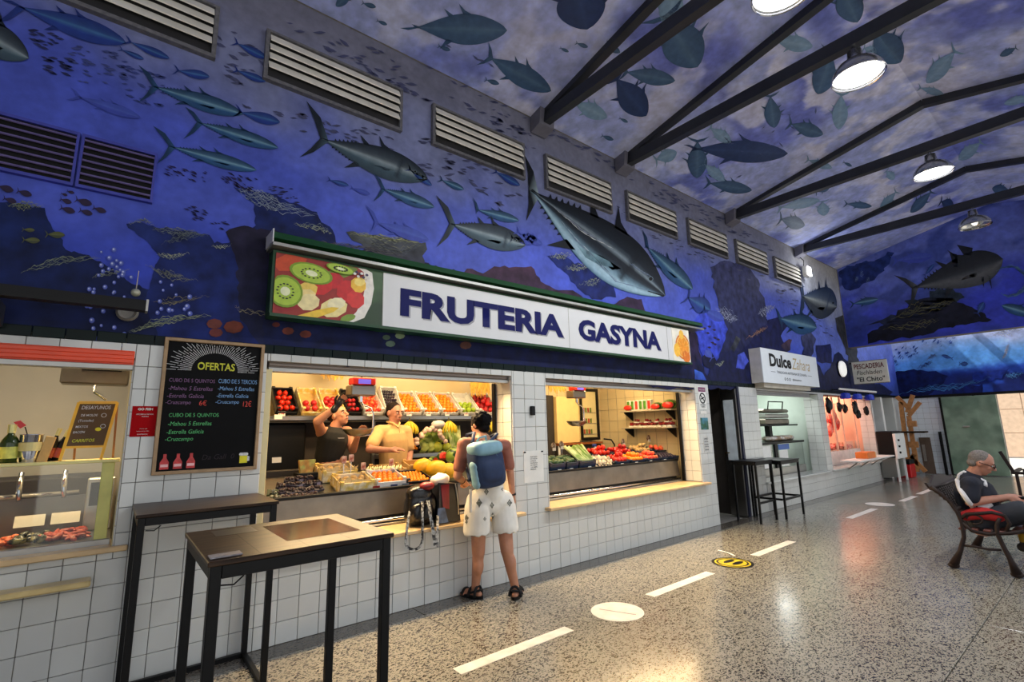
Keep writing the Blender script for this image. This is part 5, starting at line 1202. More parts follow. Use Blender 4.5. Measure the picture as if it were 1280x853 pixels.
# mushrooms & packed trays (left)
M_film = mat('dark_mushroom', (44, 30, 28), .3, var=.4, scale=30, c2=(84, 58, 52)); M_trayg = mat('green_tray', (40, 60, 20), .4)
pk = 0; _rw = {}
for (u, v, y) in [(338, 622, .44), (347, 622, .44), (357, 621, .44), (368, 618, .44), (380, 617, .44), (391, 615, .44), (341, 610, .58), (352, 609, .58), (364, 607, .58), (376, 606, .58), (388, 604, .58), (398, 603, .58), (352, 598, .72), (363, 597, .72), (374, 596, .72), (385, 595, .72), (396, 594, .72), (362, 590, .86), (374, 589, .86), (386, 588, .86)]:
    _rw[y] = _rw.get(y, 0)+1; nth = ['first', 'second', 'third', 'fourth', 'fifth', 'sixth', 'seventh'][_rw[y]-1]; rowname = {.44: 'front row', .58: 'second row', .72: 'third row', .86: 'back row'}[y]
    x = XF(u, v, y); t = thing('produce_pack', ('green tray of dark vegetables in film, %s, %s from the left' if u < 350 else 'film-wrapped pack of dark mushrooms, %s, %s from the left') % (rowname, nth), 'pack', (x, y, top_z(y)+.01), group='green packs at the left end' if u < 350 else 'mushroom packs on the counter', rot=(CT+random.uniform(-.2, .5), random.uniform(-.25, .25), random.uniform(-.5, .5)))
    MB().bbox((-.045, -.03, 0), (.045, .035, .028), .004).build('tray', M_trayg if u < 350 else mat('violet_tray', (44, 34, 46), .4), t, world=False)
    b = MB(); [b.ell((random.uniform(-.03, .03), random.uniform(-.02, .02), .034), (.014, .012, .011), 7, 5) for _ in range(8)]; b.build('contents', M_film if u >= 350 else mat('dark_greens', (50, 52, 30), .3, var=.3, scale=30, c2=(150, 150, 130)), t, world=False, smooth=True)
    if pk % 2 == 0: MB().add([(-.02, -.034, .0), (.02, -.034, .0), (.02, -.032, .03), (-.02, -.032, .03)], [(0, 1, 2, 3)]).build('sticker', mat('lilac_label', (136, 126, 140), .5), t, world=False)
    pk += 1
# potatoes in two paper lined boxes
c, w = ccrate(424, 467, 618, .44, .26, .10, M_ycard, 'yellow printed cardboard box of potatoes at the front of the counter', liner=M_card)
fill(c, w, .26, 'potato', .036, 4, 3, .02, 'brown potato in the front cardboard box', 'potatoes in the front box', cat='potato')
def paper(x0, x1, y0, y1, z, label):
    t = MB(); n = 14
    pts = []
    for k in range(n*4):
        s = k/(n*4)*4; e = int(s); f_ = s-e; p = [(x0+(x1-x0)*f_, y0), (x1, y0+(y1-y0)*f_), (x1-(x1-x0)*f_, y1), (x0, y1-(y1-y0)*f_)][e]; pts.append(p)
    t.v = [(p[0], p[1], z) for p in pts]+[(p[0]+random.uniform(-.012, .012)+(p[0]-(x0+x1)/2)*.16, p[1]+(p[1]-(y0+y1)/2)*.16, z+.05+random.uniform(-.008, .03)) for p in pts]; m = len(pts)
    t.f = [(i, (i+1) % m, m+(i+1) % m, m+i) for i in range(m)]; o = t.build('paper_liner', mat('kraft_liner', (222, 196, 140), .7, var=.2, scale=20)); tag(o, label, 'paper')
M_ = full_mat(c); q0 = M_ @ Vector((-w/2+.02, .02, .08)); q1 = M_ @ Vector((w/2-.02, .24, .08)); paper(q0.x, q1.x, q0.y, q1.y, q0.z-.01, 'crumpled kraft paper lining the front potato box')
c, w = ccrate(402, 446, 597, .76, .26, .10, M_ycard, 'second cardboard box of potatoes, behind the front one', liner=M_card)
fill(c, w, .26, 'potato', .036, 4, 3, .02, 'brown potato in the rear cardboard box', 'potatoes in the rear box', cat='potato')
M_ = full_mat(c); q0 = M_ @ Vector((-w/2+.02, .02, .08)); q1 = M_ @ Vector((w/2-.02, .24, .08)); paper(q0.x, q1.x, q0.y, q1.y, q0.z-.01, 'crumpled kraft paper lining the rear potato box')
# white boxes of oranges, tangerine tray
c, w = ccrate(470, 507, 608, .44, .30, .10, M_wcard, 'white printed box of loose oranges on the counter', lf=.8)
fill(c, w, .30, 'orange', .036, 5, 4, .045, 'loose orange in the white printed box on the counter', 'oranges in the white counter box')
M_ = full_mat(c)
for s, c_ in ((-.16, (150, 40, 40)), (.02, (60, 70, 110)), (.14, (120, 130, 140))): 
    b = MB(); b.box((s*1.0-.03, -.004, .02), (s+.04, 0, .05)); b.build('printed_logo', mat('print_c_%d' % c_[0], c_, .5), c, world=False)
c, w = ccrate(508, 540, 600, .44, .30, .075, M_dcrate, 'black tray of tangerines with price cards beside the melons', lf=.8)
fill(c, w, .30, 'tangerine', .026, 7, 6, .035, 'tangerine in the black tray beside the melons', 'tangerines in the black tray')
for k, (dx, c_) in enumerate(((-.11, (226, 224, 214)), (.0, (236, 196, 40)), (.11, (222, 222, 226)))):
    p = full_mat(c) @ Vector((dx, -.008, .01)); pricecard(p, ['white price card at the left of the tangerine tray', 'yellow price card in the middle of the tangerine tray', 'white price card at the right of the tangerine tray'][k], .07, .045, c_, txt='2,50')
# endives / asparagus (white) behind
M_end = mat('white_endive', (226, 224, 170), .5, var=.15, scale=30)
x = XF(480, 592, .80)
for k in range(16):
    a = x-.16+.34*(k % 8)/7; o = MB().tube([(a, .80+.06*(k//8), top_z(.8)+.06+.01*(k % 3)), (a+.05, .88+.06*(k//8), top_z(.88)+.08)], [.015, .006], 7).build('endive', M_end, smooth=True); tag(o, 'pale endive lying behind the oranges on the counter', 'endive', 'endives behind the oranges')
c, w = ccrate(470, 508, 596, .78, .22, .06, M_card, 'low brown box of endives behind the oranges')
c, w = ccrate(512, 542, 590, .78, .22, .09, M_card, 'brown cardboard box behind the tangerine tray')
# decorative reddish price stands
for i, (u, v) in enumerate([(439, 575), (454, 585), (489, 580), (430, 577)]):
    x = XF(u, v, .72); z = wp(u, v, .72).z; t = thing('price_stand', 'small reddish decorated price stand among the boxes, %s from the left' % ['second', 'third', 'fourth', 'first'][i], 'price stand', (x, .72, z-.05))
    MB().cyl((x, .72, top_z(.72)+.0), (x, .72, z), .004, n=6).build('stem', M_chrome, t); MB().bbox((x-.025, .715, z-.02), (x+.025, .725, z+.05), .004).build('card', mat('reddish_print', (150, 74, 52), .5, var=.3, scale=40, c2=(206, 170, 150)), t)
# melons, watermelons
M_wm = bpy.data.materials.new('watermelon_rind'); M_wm.use_nodes = True
nt = M_wm.node_tree; wv = nt.nodes.new('ShaderNodeTexWave'); wv.inputs['Scale'].default_value = 7; wv.inputs['Distortion'].default_value = 6; wv.inputs['Detail Scale'].default_value = 2
rp = nt.nodes.new('ShaderNodeValToRGB'); rp.color_ramp.elements[0].color = lin((24, 60, 26)); rp.color_ramp.elements[1].color = lin((130, 160, 60)); rp.color_ramp.elements[0].position = .4; rp.color_ramp.elements[1].position = .6
tc = nt.nodes.new('ShaderNodeTexCoord'); nt.links.new(tc.outputs['Object'], wv.inputs[0]); nt.links.new(wv.outputs['Fac'], rp.inputs[0]); nt.links.new(rp.outputs[0], nt.nodes['Principled BSDF'].inputs['Base Color']); nt.nodes['Principled BSDF'].inputs['Roughness'].default_value = .3
for i, (u, v, y, s, lab) in enumerate([(529, 590, .72, 1.0, 'yellow melon on the counter, leftmost and furthest back of three'), (546, 594, .60, 1.08, 'large yellow melon in the middle of three on the counter'), (560, 596, .56, .95, 'yellow melon nearest the customer')]):
    x = XF(u, v, y); o = place('melon', ME['melon'], (x, y, top_z(y)+.088*s+.01), lab, 'melon', None, rot=(PI/2, 0, [1.3, 1.1, 1.5][i]), s=s); 
for m_ in [o for o in bpy.data.objects if o.name.startswith('melon') and 'group' in o and not o['group']]: pass
x = XF(571, 586, .95)
o = MB().ell((0, 0, 0), (.17, .13, .125), 24, 16).build('watermelon', M_wm, smooth=True); o.location = (x, .93, top_z(.93)+.12); o.rotation_euler = (0, 0, .4); tag(o, 'large striped green watermelon behind the yellow melons', 'watermelon')
M_wf = mat('watermelon_flesh', (214, 42, 34), .35, var=.1, scale=30)
def wedge(p, r, label, rz=0, name='watermelon_slice', tilt=0):
    t = thing(name, label, 'watermelon', p, rot=(tilt, 0, rz)); pts = [(r*math.cos(a), 0, r*math.sin(a)) for a in np.linspace(.1, PI-.1, 12)]
    MB().prism([Vector(q)*1.0 for q in pts], (0, .05, 0)).build('flesh', M_wf, t, world=False)
    b = MB(); k = len(pts)
    for i in range(k-1):
        a, c_ = Vector(pts[i]), Vector(pts[i+1]); b.add([a+Vector((0, -.001, 0)), c_+Vector((0, -.001, 0)), c_*1.1+Vector((0, -.001, 0)), a*1.1+Vector((0, -.001, 0)), a+Vector((0, .051, 0)), c_+Vector((0, .051, 0)), c_*1.1+Vector((0, .051, 0)), a*1.1+Vector((0, .051, 0))], [(0, 1, 2, 3), (7, 6, 5, 4), (3, 2, 6, 7), (0, 4, 5, 1)])
    b.build('rind', M_wm, t, world=False)
    for q in range(6): MB().ell((r*.5*math.cos(.5+q*.42), -.002, r*.55*math.sin(.5+q*.42)), (.004, .002, .006), 6, 4).build('seed', M_black, t, world=False)
    return t
x = XF(543, 584, .92); wedge((x, .90, top_z(.9)+.03), .10, 'dark red cut watermelon piece left of the whole watermelon', .6)
x = XF(555, 577, 1.0); wedge((x, .96, top_z(.96)+.09), .09, 'bright cut watermelon piece leaning behind the dark one', .2, tilt=-.5)
# hanging scales
def scale_unit(p, label, red=True, txt='0.000'):
    x, y, z = p; t = thing('hanging_scale', label, 'scale', p)
    MB().bbox((x-.13, y-.07, z-.13), (x+.13, y+.09, z-.02), .012).build('housing', M_steel, t); MB().bbox((x-.12, y-.085, z-.02), (x+.12, y+.04, z+.05), .008).build('display_frame', mat('scale_red', (206, 30, 20), .5) if red else M_steel, t)
    MB().box((x-.065, y-.088, z-.012), (x+.065, y-.085, z+.035)).build('display', mat('scale_display', (96, 84, 190), .3, emit=1.0) if red else mat('scale_display_b', (170, 190, 220), .3, emit=.8), t)
    MB().cyl((x, y, z-.13), (x, y, z-.19), .02, n=10).build('swivel', M_chrome, t)
    MB().tube([(x, y, z-.19), (x+.02, y, z-.215), (x+.11, y, z-.25), (x+.135, y, z-.30), (x+.135, y, z-.47), (x+.11, y, z-.52), (x, y, z-.53)], .008, 8).build('bracket', M_chrome, t, smooth=True)
    MB().lathe([(0, -.03), (.07, -.028), (.12, 0), (.145, .035), (.15, .045), (.14, .045), (.11, .012), (0, -.02)], (x-.02, y, z-.50), 24).build('pan', M_steel, t, smooth=True)
    MB().cyl((x, y, z+.05), (x, y, 2.598), .012, n=8).build('hanger', M_chrome, t)
    return t
q = wp(452, 474, .75); scale_unit((q.x, .75, q.z-.045), 'hanging steel scale with red display between the two salespeople')
q = wp(720, 482, .9); scale_unit((q.x, .9, q.z-.06), 'hanging steel scale with red and violet display in the second window')
# bright shiny basket on the left end counter
t = thing('flower_bag', 'small printed paper bag of fruit on the ledge behind the mushrooms', 'bag', (XF(383, 572, 1.0), 1.0, 1.2)); x = XF(383, 572, .95)
b = MB(); b.prism([(x-.055, .92, 1.13), (x+.055, .92, 1.13), (x+.075, .90, 1.25), (x-.075, .90, 1.25)], (0, .05, 0)); b.build('bag', mat('bag_print', (226, 170, 90), .5, var=.3, scale=20, c2=(190, 196, 110)), t)
MB().bbox((x-.1, .86, top_z(.95)), (x+.1, .99, 1.13), .004).build('stand', M_black, t)
t = MB().bbox((.93, 1.05, .0), (1.5, 1.12, 1.16), .01).build('dark_cupboard', M_dark); tag(t, 'dark side board behind the mushroom packs at the left end of the stall', 'cupboard')
t = MB().bbox((1.02, 1.9, .0), (1.75, 2.06, 1.62), .02).build('storage_rack', M_black); tag(t, 'black rack under the upper shelf behind the saleswoman', 'rack')
for k, (u, v) in enumerate(((348, 522), (346, 576))):
    q = wp(u, v, 1.6 if k == 0 else .95); pricecard((q.x, q.y, q.z-.02), ['white price card below the tomato crate', 'white card on the dark side board at the left of the counter'][k], .08, .05)

# ---- second window: vegetables
M_sp = mat('spinach', (44, 74, 30), .5, var=.3, scale=20)
seg = [(686, 706, M_bcrate, 'navy crate of dark leafy greens at the left of the second counter'), (707, 722, M_bcrate, 'navy crate with green leaves next to the garlic, left one'), (723, 744, M_bcrate, 'navy crate holding leeks next to the garlic heap')]
for i, (u0, u1, m, lab) in enumerate(seg):
    c, w = ccrate(u0, u1, 588-2*i, .42, .28, .12, m, lab); M_ = full_mat(c)
    if i < 2:
        for k in range(12):
            p = M_ @ Vector((random.uniform(-w*.4, w*.4), random.uniform(.04, .24), .12)); o = MB().ell((0, 0, 0), (.05, .045, .03), 12, 8, fn=lambda q: 1+.25*math.sin(8*q.x+5*q.y)*math.sin(6*q.z)).build('leaf_bunch', M_sp, smooth=True); o.location = p; tag(o, 'bunch of dark green leaves in the navy crates', 'leaves', 'leaf bunches in the navy crates')
    else:
        for k in range(12):
            a = -w*.42+w*.84*k/11; p0 = M_ @ Vector((a, .03, .12)); p1 = M_ @ Vector((a-.06+random.uniform(-.03, .03), .26, .24+random.uniform(-.02, .05))); o = MB().tube([p0, p0.lerp(p1, .5), p1], [.014, .015, .024], 7).build('leek', M_leek, smooth=True); tag(o, 'leek lying in the navy crate beside the garlic', 'leek', 'leeks in the navy crate')
x0_, x1_ = XF(745, 588, .42), XF(768, 586, .42)
for k in range(46):
    L = k//18; kk = k % 18; a = x0_+.03+(x1_-x0_-.06)*((kk % 6)+.5*(L % 2))/5.5; y = .44+.06*(kk//6)+.02*L; place('garlic', ME['garlic'], (a+random.uniform(-.01, .01), y, top_z(y)+.03+.042*L), 'garlic head in the heap on the second counter', 'garlic', 'garlic heap', rot=(random.uniform(-.6, .6), random.uniform(-.6, .6), 0))
c, w = ccrate(745, 768, 586, .43, .20, .05, M_dcrate, 'low black tray under the garlic heap')
def heap(u0, u1, v, y0, d, key, lab, grp, nx, ny, crate_lab, cat, m=M_bcrate, layers=2, h=.07):
    c, w = ccrate(u0, u1, v, y0, d, h, m, crate_lab); fill(c, w, d, key, RAD[key], nx, ny, .045, lab, grp, cat=cat, layers=layers); return c
heap(769, 787, 586, .42, .24, 'tomato', 'red tomato in the front navy crate right of the garlic', 'tomatoes right of the garlic', 4, 3, 'navy crate of tomatoes right of the garlic', 'tomato')
heap(788, 806, 583, .42, .24, 'orange', 'orange-coloured tomato in the second front crate from the garlic', 'orange tomatoes in the second crate', 5, 4, 'second navy crate from the garlic, with orange tomatoes', 'tomato')
heap(807, 825, 580, .42, .24, 'peach', 'orange-red pear tomato in the third front crate', 'pear tomatoes in the third crate', 5, 4, 'third navy crate from the garlic, with pear tomatoes', 'tomato')
heap(826, 848, 577, .42, .24, 'plum', 'dark plum in the crate at the right end of the second counter', 'plums at the right end', 6, 5, 'navy crate of dark plums at the right end of the second counter', 'plum', layers=1)
heap(744, 766, 577, .72, .26, 'tomato', 'large red tomato heaped behind the garlic', 'tomatoes behind the garlic', 4, 3, 'navy crate of large tomatoes behind the garlic', 'tomato')
heap(770, 792, 573, .74, .24, 'pepper', 'shiny red pepper in the crate behind the front tomatoes', 'red peppers', 4, 3, 'navy crate of red peppers behind the front tomatoes', 'pepper')
heap(796, 816, 570, .74, .24, 'potato', 'brown root in the rear crate beside the peppers', 'roots beside the peppers', 4, 3, 'rear navy crate of brown roots beside the peppers', 'vegetable')
heap(820, 848, 567, .74, .22, 'peach', 'small orange-red fruit in the rear right crate', 'fruits in the rear right crate', 5, 3, 'rear navy crate at the right end, with a little red fruit', 'fruit', layers=1)
for i, u in enumerate((700, 715, 738, 779, 797, 815, 833)):
    q = wp(u, 591-.15*(u-686)*.85, .405); pricecard((XF(u, 588, .40), .402, top_z(.42)+.015), 'white price card on the front edge of the second counter, %s from the left' % ('first', 'second', 'third', 'fourth', 'fifth', 'sixth', 'seventh')[i], .06, .04)
for i, (u, v) in enumerate([(692, 562), (702, 560), (779, 556), (811, 551)]):
    q = wp(u, v, .98); t = thing('price_stand', 'decorated price stand at the back of the second counter, %s from the left' % ['first', 'second', 'third', 'fourth'][i], 'price stand', (q.x, .98, q.z)); MB().cyl((q.x, .98, top_z(.98)), (q.x, .98, q.z), .005, n=6).build('stem', M_chrome, t)
    MB().ell((q.x, .98, q.z+.04), (.05, .012, .055), 14, 8).build('plaque', mat('dark_plaque', (96, 70, 50), .5, var=.4, scale=30, c2=(180, 170, 150)), t, smooth=True); MB().box((q.x-.03, .964, q.z-.02), (q.x+.03, .970, q.z+.02)).build('card', M_paper, t)
t = MB().tube([wp(755, 549, 1.1), wp(764, 550, 1.1), wp(768, 556, 1.1), wp(769, 566, 1.1), wp(769, 575, 1.1)], .012, 8).build('hose', M_black, smooth=True); tag(t, 'dark curved hose standing up behind the tomatoes', 'hose')
q = wp(740, 560, 1.2); t = thing('spray_bottle', 'blue and white bottle standing behind the leeks', 'bottle', (q.x, 1.15, 1.1)); MB().lathe([(.03, 0), (.032, .1), (.015, .13), (.012, .15)], (q.x, 1.15, q.z-.13), 12).build('body', M_white, t, smooth=True); MB().bbox((q.x-.03, 1.13, q.z+.02), (q.x+.03, 1.17, q.z+.06), .006).build('head', mat('blue_plastic', (30, 60, 150), .4), t)
MB().box((q.x-.05, 1.1, 1.02), (q.x+.05, 1.2, q.z-.13)).build('foot', M_dark, t)
# fridge, cabinet, dark doorway at the back
yb = 2.06
def bx(u0, v0, u1, v1, y): a = wp(u0, v0, y); b = wp(u1, v1, y); return a, b
a, b_ = bx(690, 478, 695, 556, 2.05)
q0, q1 = wp(694, 496, 2.0), wp(724, 552, 2.0)
t = thing('cream_cabinet', 'tall cream cabinet behind the hanging scale in the second window', 'cabinet', ((q0.x+q1.x)/2, 1.98, 0)); MB().bbox((q0.x, 1.98, 1.24), (q1.x, 2.09, q0.z), .005).build('door', mat('cream_door', (236, 206, 140), .35, var=.05), t); t = MB().bbox((q0.x, 1.93, 1.20), (q1.x+.55, 2.09, 1.235), .004).build('worktop', mat('brown_worktop', (150, 84, 40), .4)); tag(t, 'brown worktop edge under the cream cabinet and the fridge', 'worktop'); t = thing('base_cabinet', 'dark base cabinet with white rails under the cream cabinet and fridge', 'cabinet', ((q0.x+q1.x)/2, 1.98, 0)); MB().box((q0.x, 1.98, .0), (q1.x+.55, 2.09, 1.195)).build('body', M_dark, t)
for k in range(3): MB().box((q0.x+.45*k, 1.965, .7), (q0.x+.45*k+.04, 1.98, 1.195)).build('rail', M_white, t)
q0, q1 = wp(723, 487, 1.96), wp(749, 550, 1.96)
t = thing('glass_fridge', 'black-framed glass door fridge with bottles behind the hanging scale', 'fridge', ((q0.x+q1.x)/2, 1.95, 1.25)); x0_, x1_, za, zb = q0.x, q1.x, 1.27, q0.z+.02
MB().box((x0_, 1.955, za), (x1_, 2.06, zb)).build('cabinet', mat('fridge_inside', (200, 188, 140), .4, var=.05), t)
for nm, A_, B_ in (('frame_stile', (x0_, 1.93, za), (x0_+.05, 1.955, zb)), ('frame_stile', (x1_-.05, 1.93, za), (x1_, 1.955, zb)), ('frame_rail', (x0_+.05, 1.93, za), (x1_-.05, 1.955, za+.05)), ('frame_rail', (x0_+.05, 1.93, zb-.05), (x1_-.05, 1.955, zb))): MB().box(A_, B_).build(nm, M_black, t)
for k in range(3):
    z_ = za+.1+k*.19; MB().box((x0_+.055, 1.945, z_), (x1_-.055, 1.954, z_+.008)).build('shelf', M_alu, t)
    for j in range(4): MB().box((x0_+.08+.06*j, 1.944, z_+.01), (x0_+.115+.06*j, 1.953, z_+.09)).build('bottle', mat('dull_bottle_%d' % (j % 2), ((150, 60, 40), (90, 110, 50))[j % 2], .3), t)
q0 = wp(686, 500, 2.0); t = MB().box((q0.x, 2.05, 0), (wp(694, 500, 2.0).x, 2.09, 2.05)).build('dark_doorway', M_dark); tag(t, 'dark doorway panel at the left behind the second window', 'doorway')
t = thing('straw_garland', 'dried straw garland hanging at the upper left of the second window', 'garland', (wp(690, 485, 1.0).x, 1.0, 2.1)); b = MB(); x = wp(690, 485, 1.0).x
for k in range(26): b.tube([(x-.05+.012*k, 1.0, 2.28), (x-.05+.012*k+random.uniform(-.02, .02), 1.0, 2.12), (x-.07+.014*k, .98, 2.0+random.uniform(-.03, .05))], [.006, .012, .003], 5)
b.build('strands', M_straw, t); MB().cyl((x+.1, 1.0, 2.28), (x+.1, 1.0, 2.598), .01, n=6).build('cord', M_black, t)
# wall shelves on the right wall of the shop
RX = 7.114
def wshelf(z, lab):
    t = thing('wall_shelf', lab, 'shelf', (RX-.12, .95, z)); MB().bbox((RX-.26, .40, z-.02), (RX, 1.42, z), .004).build('board', mat('grey_shelf', (170, 160, 140), .4), t)
    for y in (.52, 1.36): MB().prism([(RX, y-.01, z-.02), (RX-.22, y-.01, z-.02), (RX-.22, y-.01, z-.04), (RX, y-.01, z-.17)], (0, .02, 0)).build('bracket', M_black, t)
wshelf(1.755, 'upper wall shelf with cut watermelons in the second window'); wshelf(1.475, 'lower wall shelf with red fruit punnets in the second window')
M_wpic = mat('white_wrap', (226, 226, 218), .35, var=.05)
for i, (y, r, lab) in enumerate(((1.50, .10, 'cut watermelon hanging over the far end of the upper wall shelf'), (.50, .125, 'half watermelon at the near end of the upper wall shelf'), (.74, .10, 'red watermelon half in film on the upper wall shelf'))):
    yy = min(y, 1.30); t = thing('cut_watermelon', lab, 'watermelon', (RX-.13, yy, 1.757)); 
    b = MB(); b.ell((RX-.13, yy, 1.757+r*.62), (r*.8, r, r*.62), 18, 10, fn=lambda p: 1.0); b.build('rind', M_wm, t, smooth=True); MB().ell((RX-.20, yy, 1.757+r*.5), (r*.3, r*.85, r*.45), 16, 8).build('flesh', M_wf, t, smooth=True)
for k in range(6):
    y = .86+.085*k; t = thing('sliced_melon_pack', 'white film pack with green slices standing on the upper wall shelf', 'pack', (RX-.16, y, 1.757), group='melon packs on the upper wall shelf'); MB().bbox((RX-.19, y-.03, 1.757), (RX-.11, y+.038, 1.93), .006).build('tray', M_wpic, t)
    MB().bbox((RX-.195, y-.022, 1.775), (RX-.19, y+.03, 1.915), .002).build('slice', mat('green_slice', (70, 130, 40), .3, var=.3, scale=20) if k % 3 else mat('red_slice', (200, 50, 40), .3), t)
for k in range(9):
    y = .50+.095*k; t = thing('fruit_punnet', 'clear punnet of dark red cherries on the lower wall shelf', 'punnet', (RX-.14, y, 1.477), group='cherry punnets on the lower wall shelf'); b = MB(); b.bbox((RX-.20, y-.04, 1.477), (RX-.08, y+.04, 1.50), .004); b.build('tray', M_wpic, t)
    b = MB(); [b.ell((RX-.14+random.uniform(-.045, .045), y+random.uniform(-.03, .03), 1.515+random.uniform(0, .03)), .016, 7, 5) for _ in range(14)]; b.build('cherries', mat('cherry_red', (130, 16, 24), .25, var=.2, scale=30), t, smooth=True)
for k in range(4):
    y = .55+.2*k; t = thing('fruit_punnet', 'upper punnet of dark red cherries stacked on the lower wall shelf', 'punnet', (RX-.14, y, 1.555), group='stacked cherry punnets'); MB().bbox((RX-.20, y-.04, 1.548), (RX-.08, y+.04, 1.565), .004).build('tray', M_wpic, t)
    b = MB(); [b.ell((RX-.14+random.uniform(-.045, .045), y+random.uniform(-.03, .03), 1.575+random.uniform(0, .025)), .016, 7, 5) for _ in range(14)]; b.build('cherries', MATS['cherry_red'], t, smooth=True)

# ---- the bar window on the left
ZB = 1.365
t = thing('glass_counter', 'glass food counter of the bar with a pale shelf on top', 'counter', (-1.0, .2, .81))
MB().bbox((-2.3, .09, ZB-.02), (.055, .30, ZB), .003).build('top_shelf', mat('pale_yellow_shelf', (226, 214, 140), .35), t); MB().bbox((-.035, .11, .835), (.03, .16, ZB-.02), .003).build('post', mat('pale_yellow_post', (214, 210, 120), .4), t)
MB().box((-2.3, .115, .87), (-.035, .119, ZB-.02)).build('glass_pane', M_glass, t); MB().bbox((-2.3, .09, .815), (.05, .14, .87), .004).build('front_rail', M_alu, t); MB().box((-2.3, .14, .80), (.05, .75, .86)).build('tray_floor', M_steel, t)
MB().box((-2.3, .74, .86), (.05, .76, 1.10)).build('back_panel', M_panel, t); MB().tube([(-2.3, .73, 1.12), (-.15, .73, 1.12)], .018, 8).build('back_rail', M_chrome, t, smooth=True)
M_ham = mat('cured_meat', (176, 62, 30), .4, var=.35, scale=18, c2=(120, 30, 18)); M_prawn = mat('orange_prawn', (222, 110, 70), .4, var=.2, scale=30); M_mus = mat('dark_mussel', (40, 44, 34), .25, var=.4, scale=20, c2=(150, 140, 90))
def heapo(name, n, x0, x1, y0, y1, z, m, label, group, cat, r=(.035, .02, .015)):
    me = MB().ell((0, 0, 0), r, 9, 6, fn=lambda p: 1+.2*math.sin(4*p.x+3)).mesh(name, m, True)
    for k in range(n): place(name, me, (random.uniform(x0, x1), random.uniform(y0, y1), z+random.uniform(0, .03)), label, cat, group, rot=(random.uniform(-.4, .4), random.uniform(-.4, .4), random.uniform(0, 6)))
heapo('prawn', 46, -.80, -.40, .20, .52, .875, M_prawn, 'orange prawn in the bar display at the left edge', 'prawns in the bar display', 'prawn'); heapo('mussel', 26, -.42, -.27, .20, .5, .88, M_mus, 'dark mussel between the prawns and the red meat', 'mussels in the bar display', 'mussel'); heapo('meat_strip', 30, -.28, -.08, .22, .5, .875, M_ham, 'dark red meat strip in the bar display', 'meat strips in the bar display', 'meat', r=(.06, .018, .014))
for i, (x, y) in enumerate(((-.60, .60), (-.38, .60), (-.20, .60))): pricecard((x, y, .93), 'white price card standing in the bar display, %s from the left' % ('first', 'second', 'third')[i], .15, .075, rot=(-.35, 0, 0))
t = thing('ice_bucket', 'steel wine cooler with a pale label band on the bar shelf', 'cooler', (-.42, .2, ZB)); x = wp(38, 560, .2).x
MB().lathe([(.042, 0), (.05, .06), (.056, .165), (.059, .17), (.052, .165), (.04, .01)], (x, .2, ZB), 24).build('bucket', M_chrome, t, smooth=True); MB().lathe([(.0555, .07), (.0592, .115), (.0585, .12), (.0545, .068)], (x, .2, ZB), 24).build('label_band', mat('label_cream', (222, 206, 140), .5), t)
def bottle(x, y, z, label, h=.28, r=.036, m=None, lm=None, tilt=None):
    t = thing('bottle', label, 'bottle', (x, y, z), rot=tilt or (0, 0, 0)); MB().lathe([(0, 0), (r, .0), (r, h*.5), (r*.8, h*.62), (r*.36, h*.75), (r*.36, h*.96), (r*.42, h*.96), (r*.42, h), (0, h)], (0, 0, 0), 20).build('glass', m or mat('green_glass', (50, 64, 24), .08, var=.1), t, world=False, smooth=True)
    MB().lathe([(r*1.015, h*.12), (r*1.015, h*.42), (r, h*.42), (r, h*.12)], (0, 0, 0), 20).build('label', lm or mat('label_green', (196, 196, 90), .5, var=.2, scale=30), t, world=False); MB().lathe([(r*.43, h*.78), (r*.46, h*1.003), (0, h*1.006)], (0, 0, 0), 14).build('foil', mat('foil_cream', (200, 194, 130), .3, metal=.4), t, world=False); return t
bottle(wp(10, 570, .2).x, .2, ZB, 'green wine bottle with pale foil on the bar shelf', .23, .045)
bottle(wp(58, 560, .2).x, .22, ZB, 'dark bottle leaning right of the steel cooler', .21, .026, M_black, M_ham, (.0, .25, 0)); bottle(wp(67, 560, .2).x, .24, ZB, 'second dark bottle leaning beside the chalkboard easel', .20, .026, M_black, M_ham, (.0, .3, 0))
t = MB().bbox((-.005, -.02, 0), (.045, .0, .16), .003).build('menu_card', M_card); t.location = (wp(48, 560, .16).x, .19, ZB); t.rotation_euler = (0, .2, 0); tag(t, 'brown card standing beside the steel cooler', 'card')
t = thing('red_bag_label', 'small red and black flag stuck in the steel cooler', 'flag', (wp(24, 530, .2).x, .2, ZB)); q = wp(26, 532, .2); MB().prism([(q.x-.035, .2, q.z+.02), (q.x-.005, .2, q.z+.03), (q.x+.025, .2, q.z), (q.x, .2, q.z-.02)], (0, .004, 0)).build('flag', M_red, t); MB().tube([(q.x+.02, .2, q.z-.01), (x, .2, ZB+.1)], .003).build('stick', M_black, t)
# easel chalkboard
t = thing('easel_chalkboard', 'yellow-framed tabletop chalkboard of breakfasts on the bar shelf', 'chalkboard', (-.13, .2, ZB))
P = lambda u, v, y=.16: wp(u, v, y)
tl, tr_, bl, br = P(98, 503), P(147, 503), P(76, 571), P(127, 568)
tl.y = tr_.y = .21; bl.y = br.y = .12; bl.z = br.z = ZB+.002
M_yf = mat('varnished_pine', (232, 176, 40), .4, var=.1, scale=20)
MB().bar(tl, bl, .016, .012, (0, 1, 0)).build('leg', M_yf, t); MB().bar(tr_, br, .016, .012, (0, 1, 0)).build('leg', M_yf, t); MB().bar(tl, tr_, .012, .018).build('top_rail', M_yf, t)
ml, mr_ = tl.lerp(bl, .78), tr_.lerp(br, .78); MB().bar(ml, mr_, .012, .014).build('bottom_rail', M_yf, t); MB().prism([tl, tr_, mr_, ml], (0, .004, 0)).build('board', mat('brown_slate', (92, 64, 26), .6, var=.15), t)
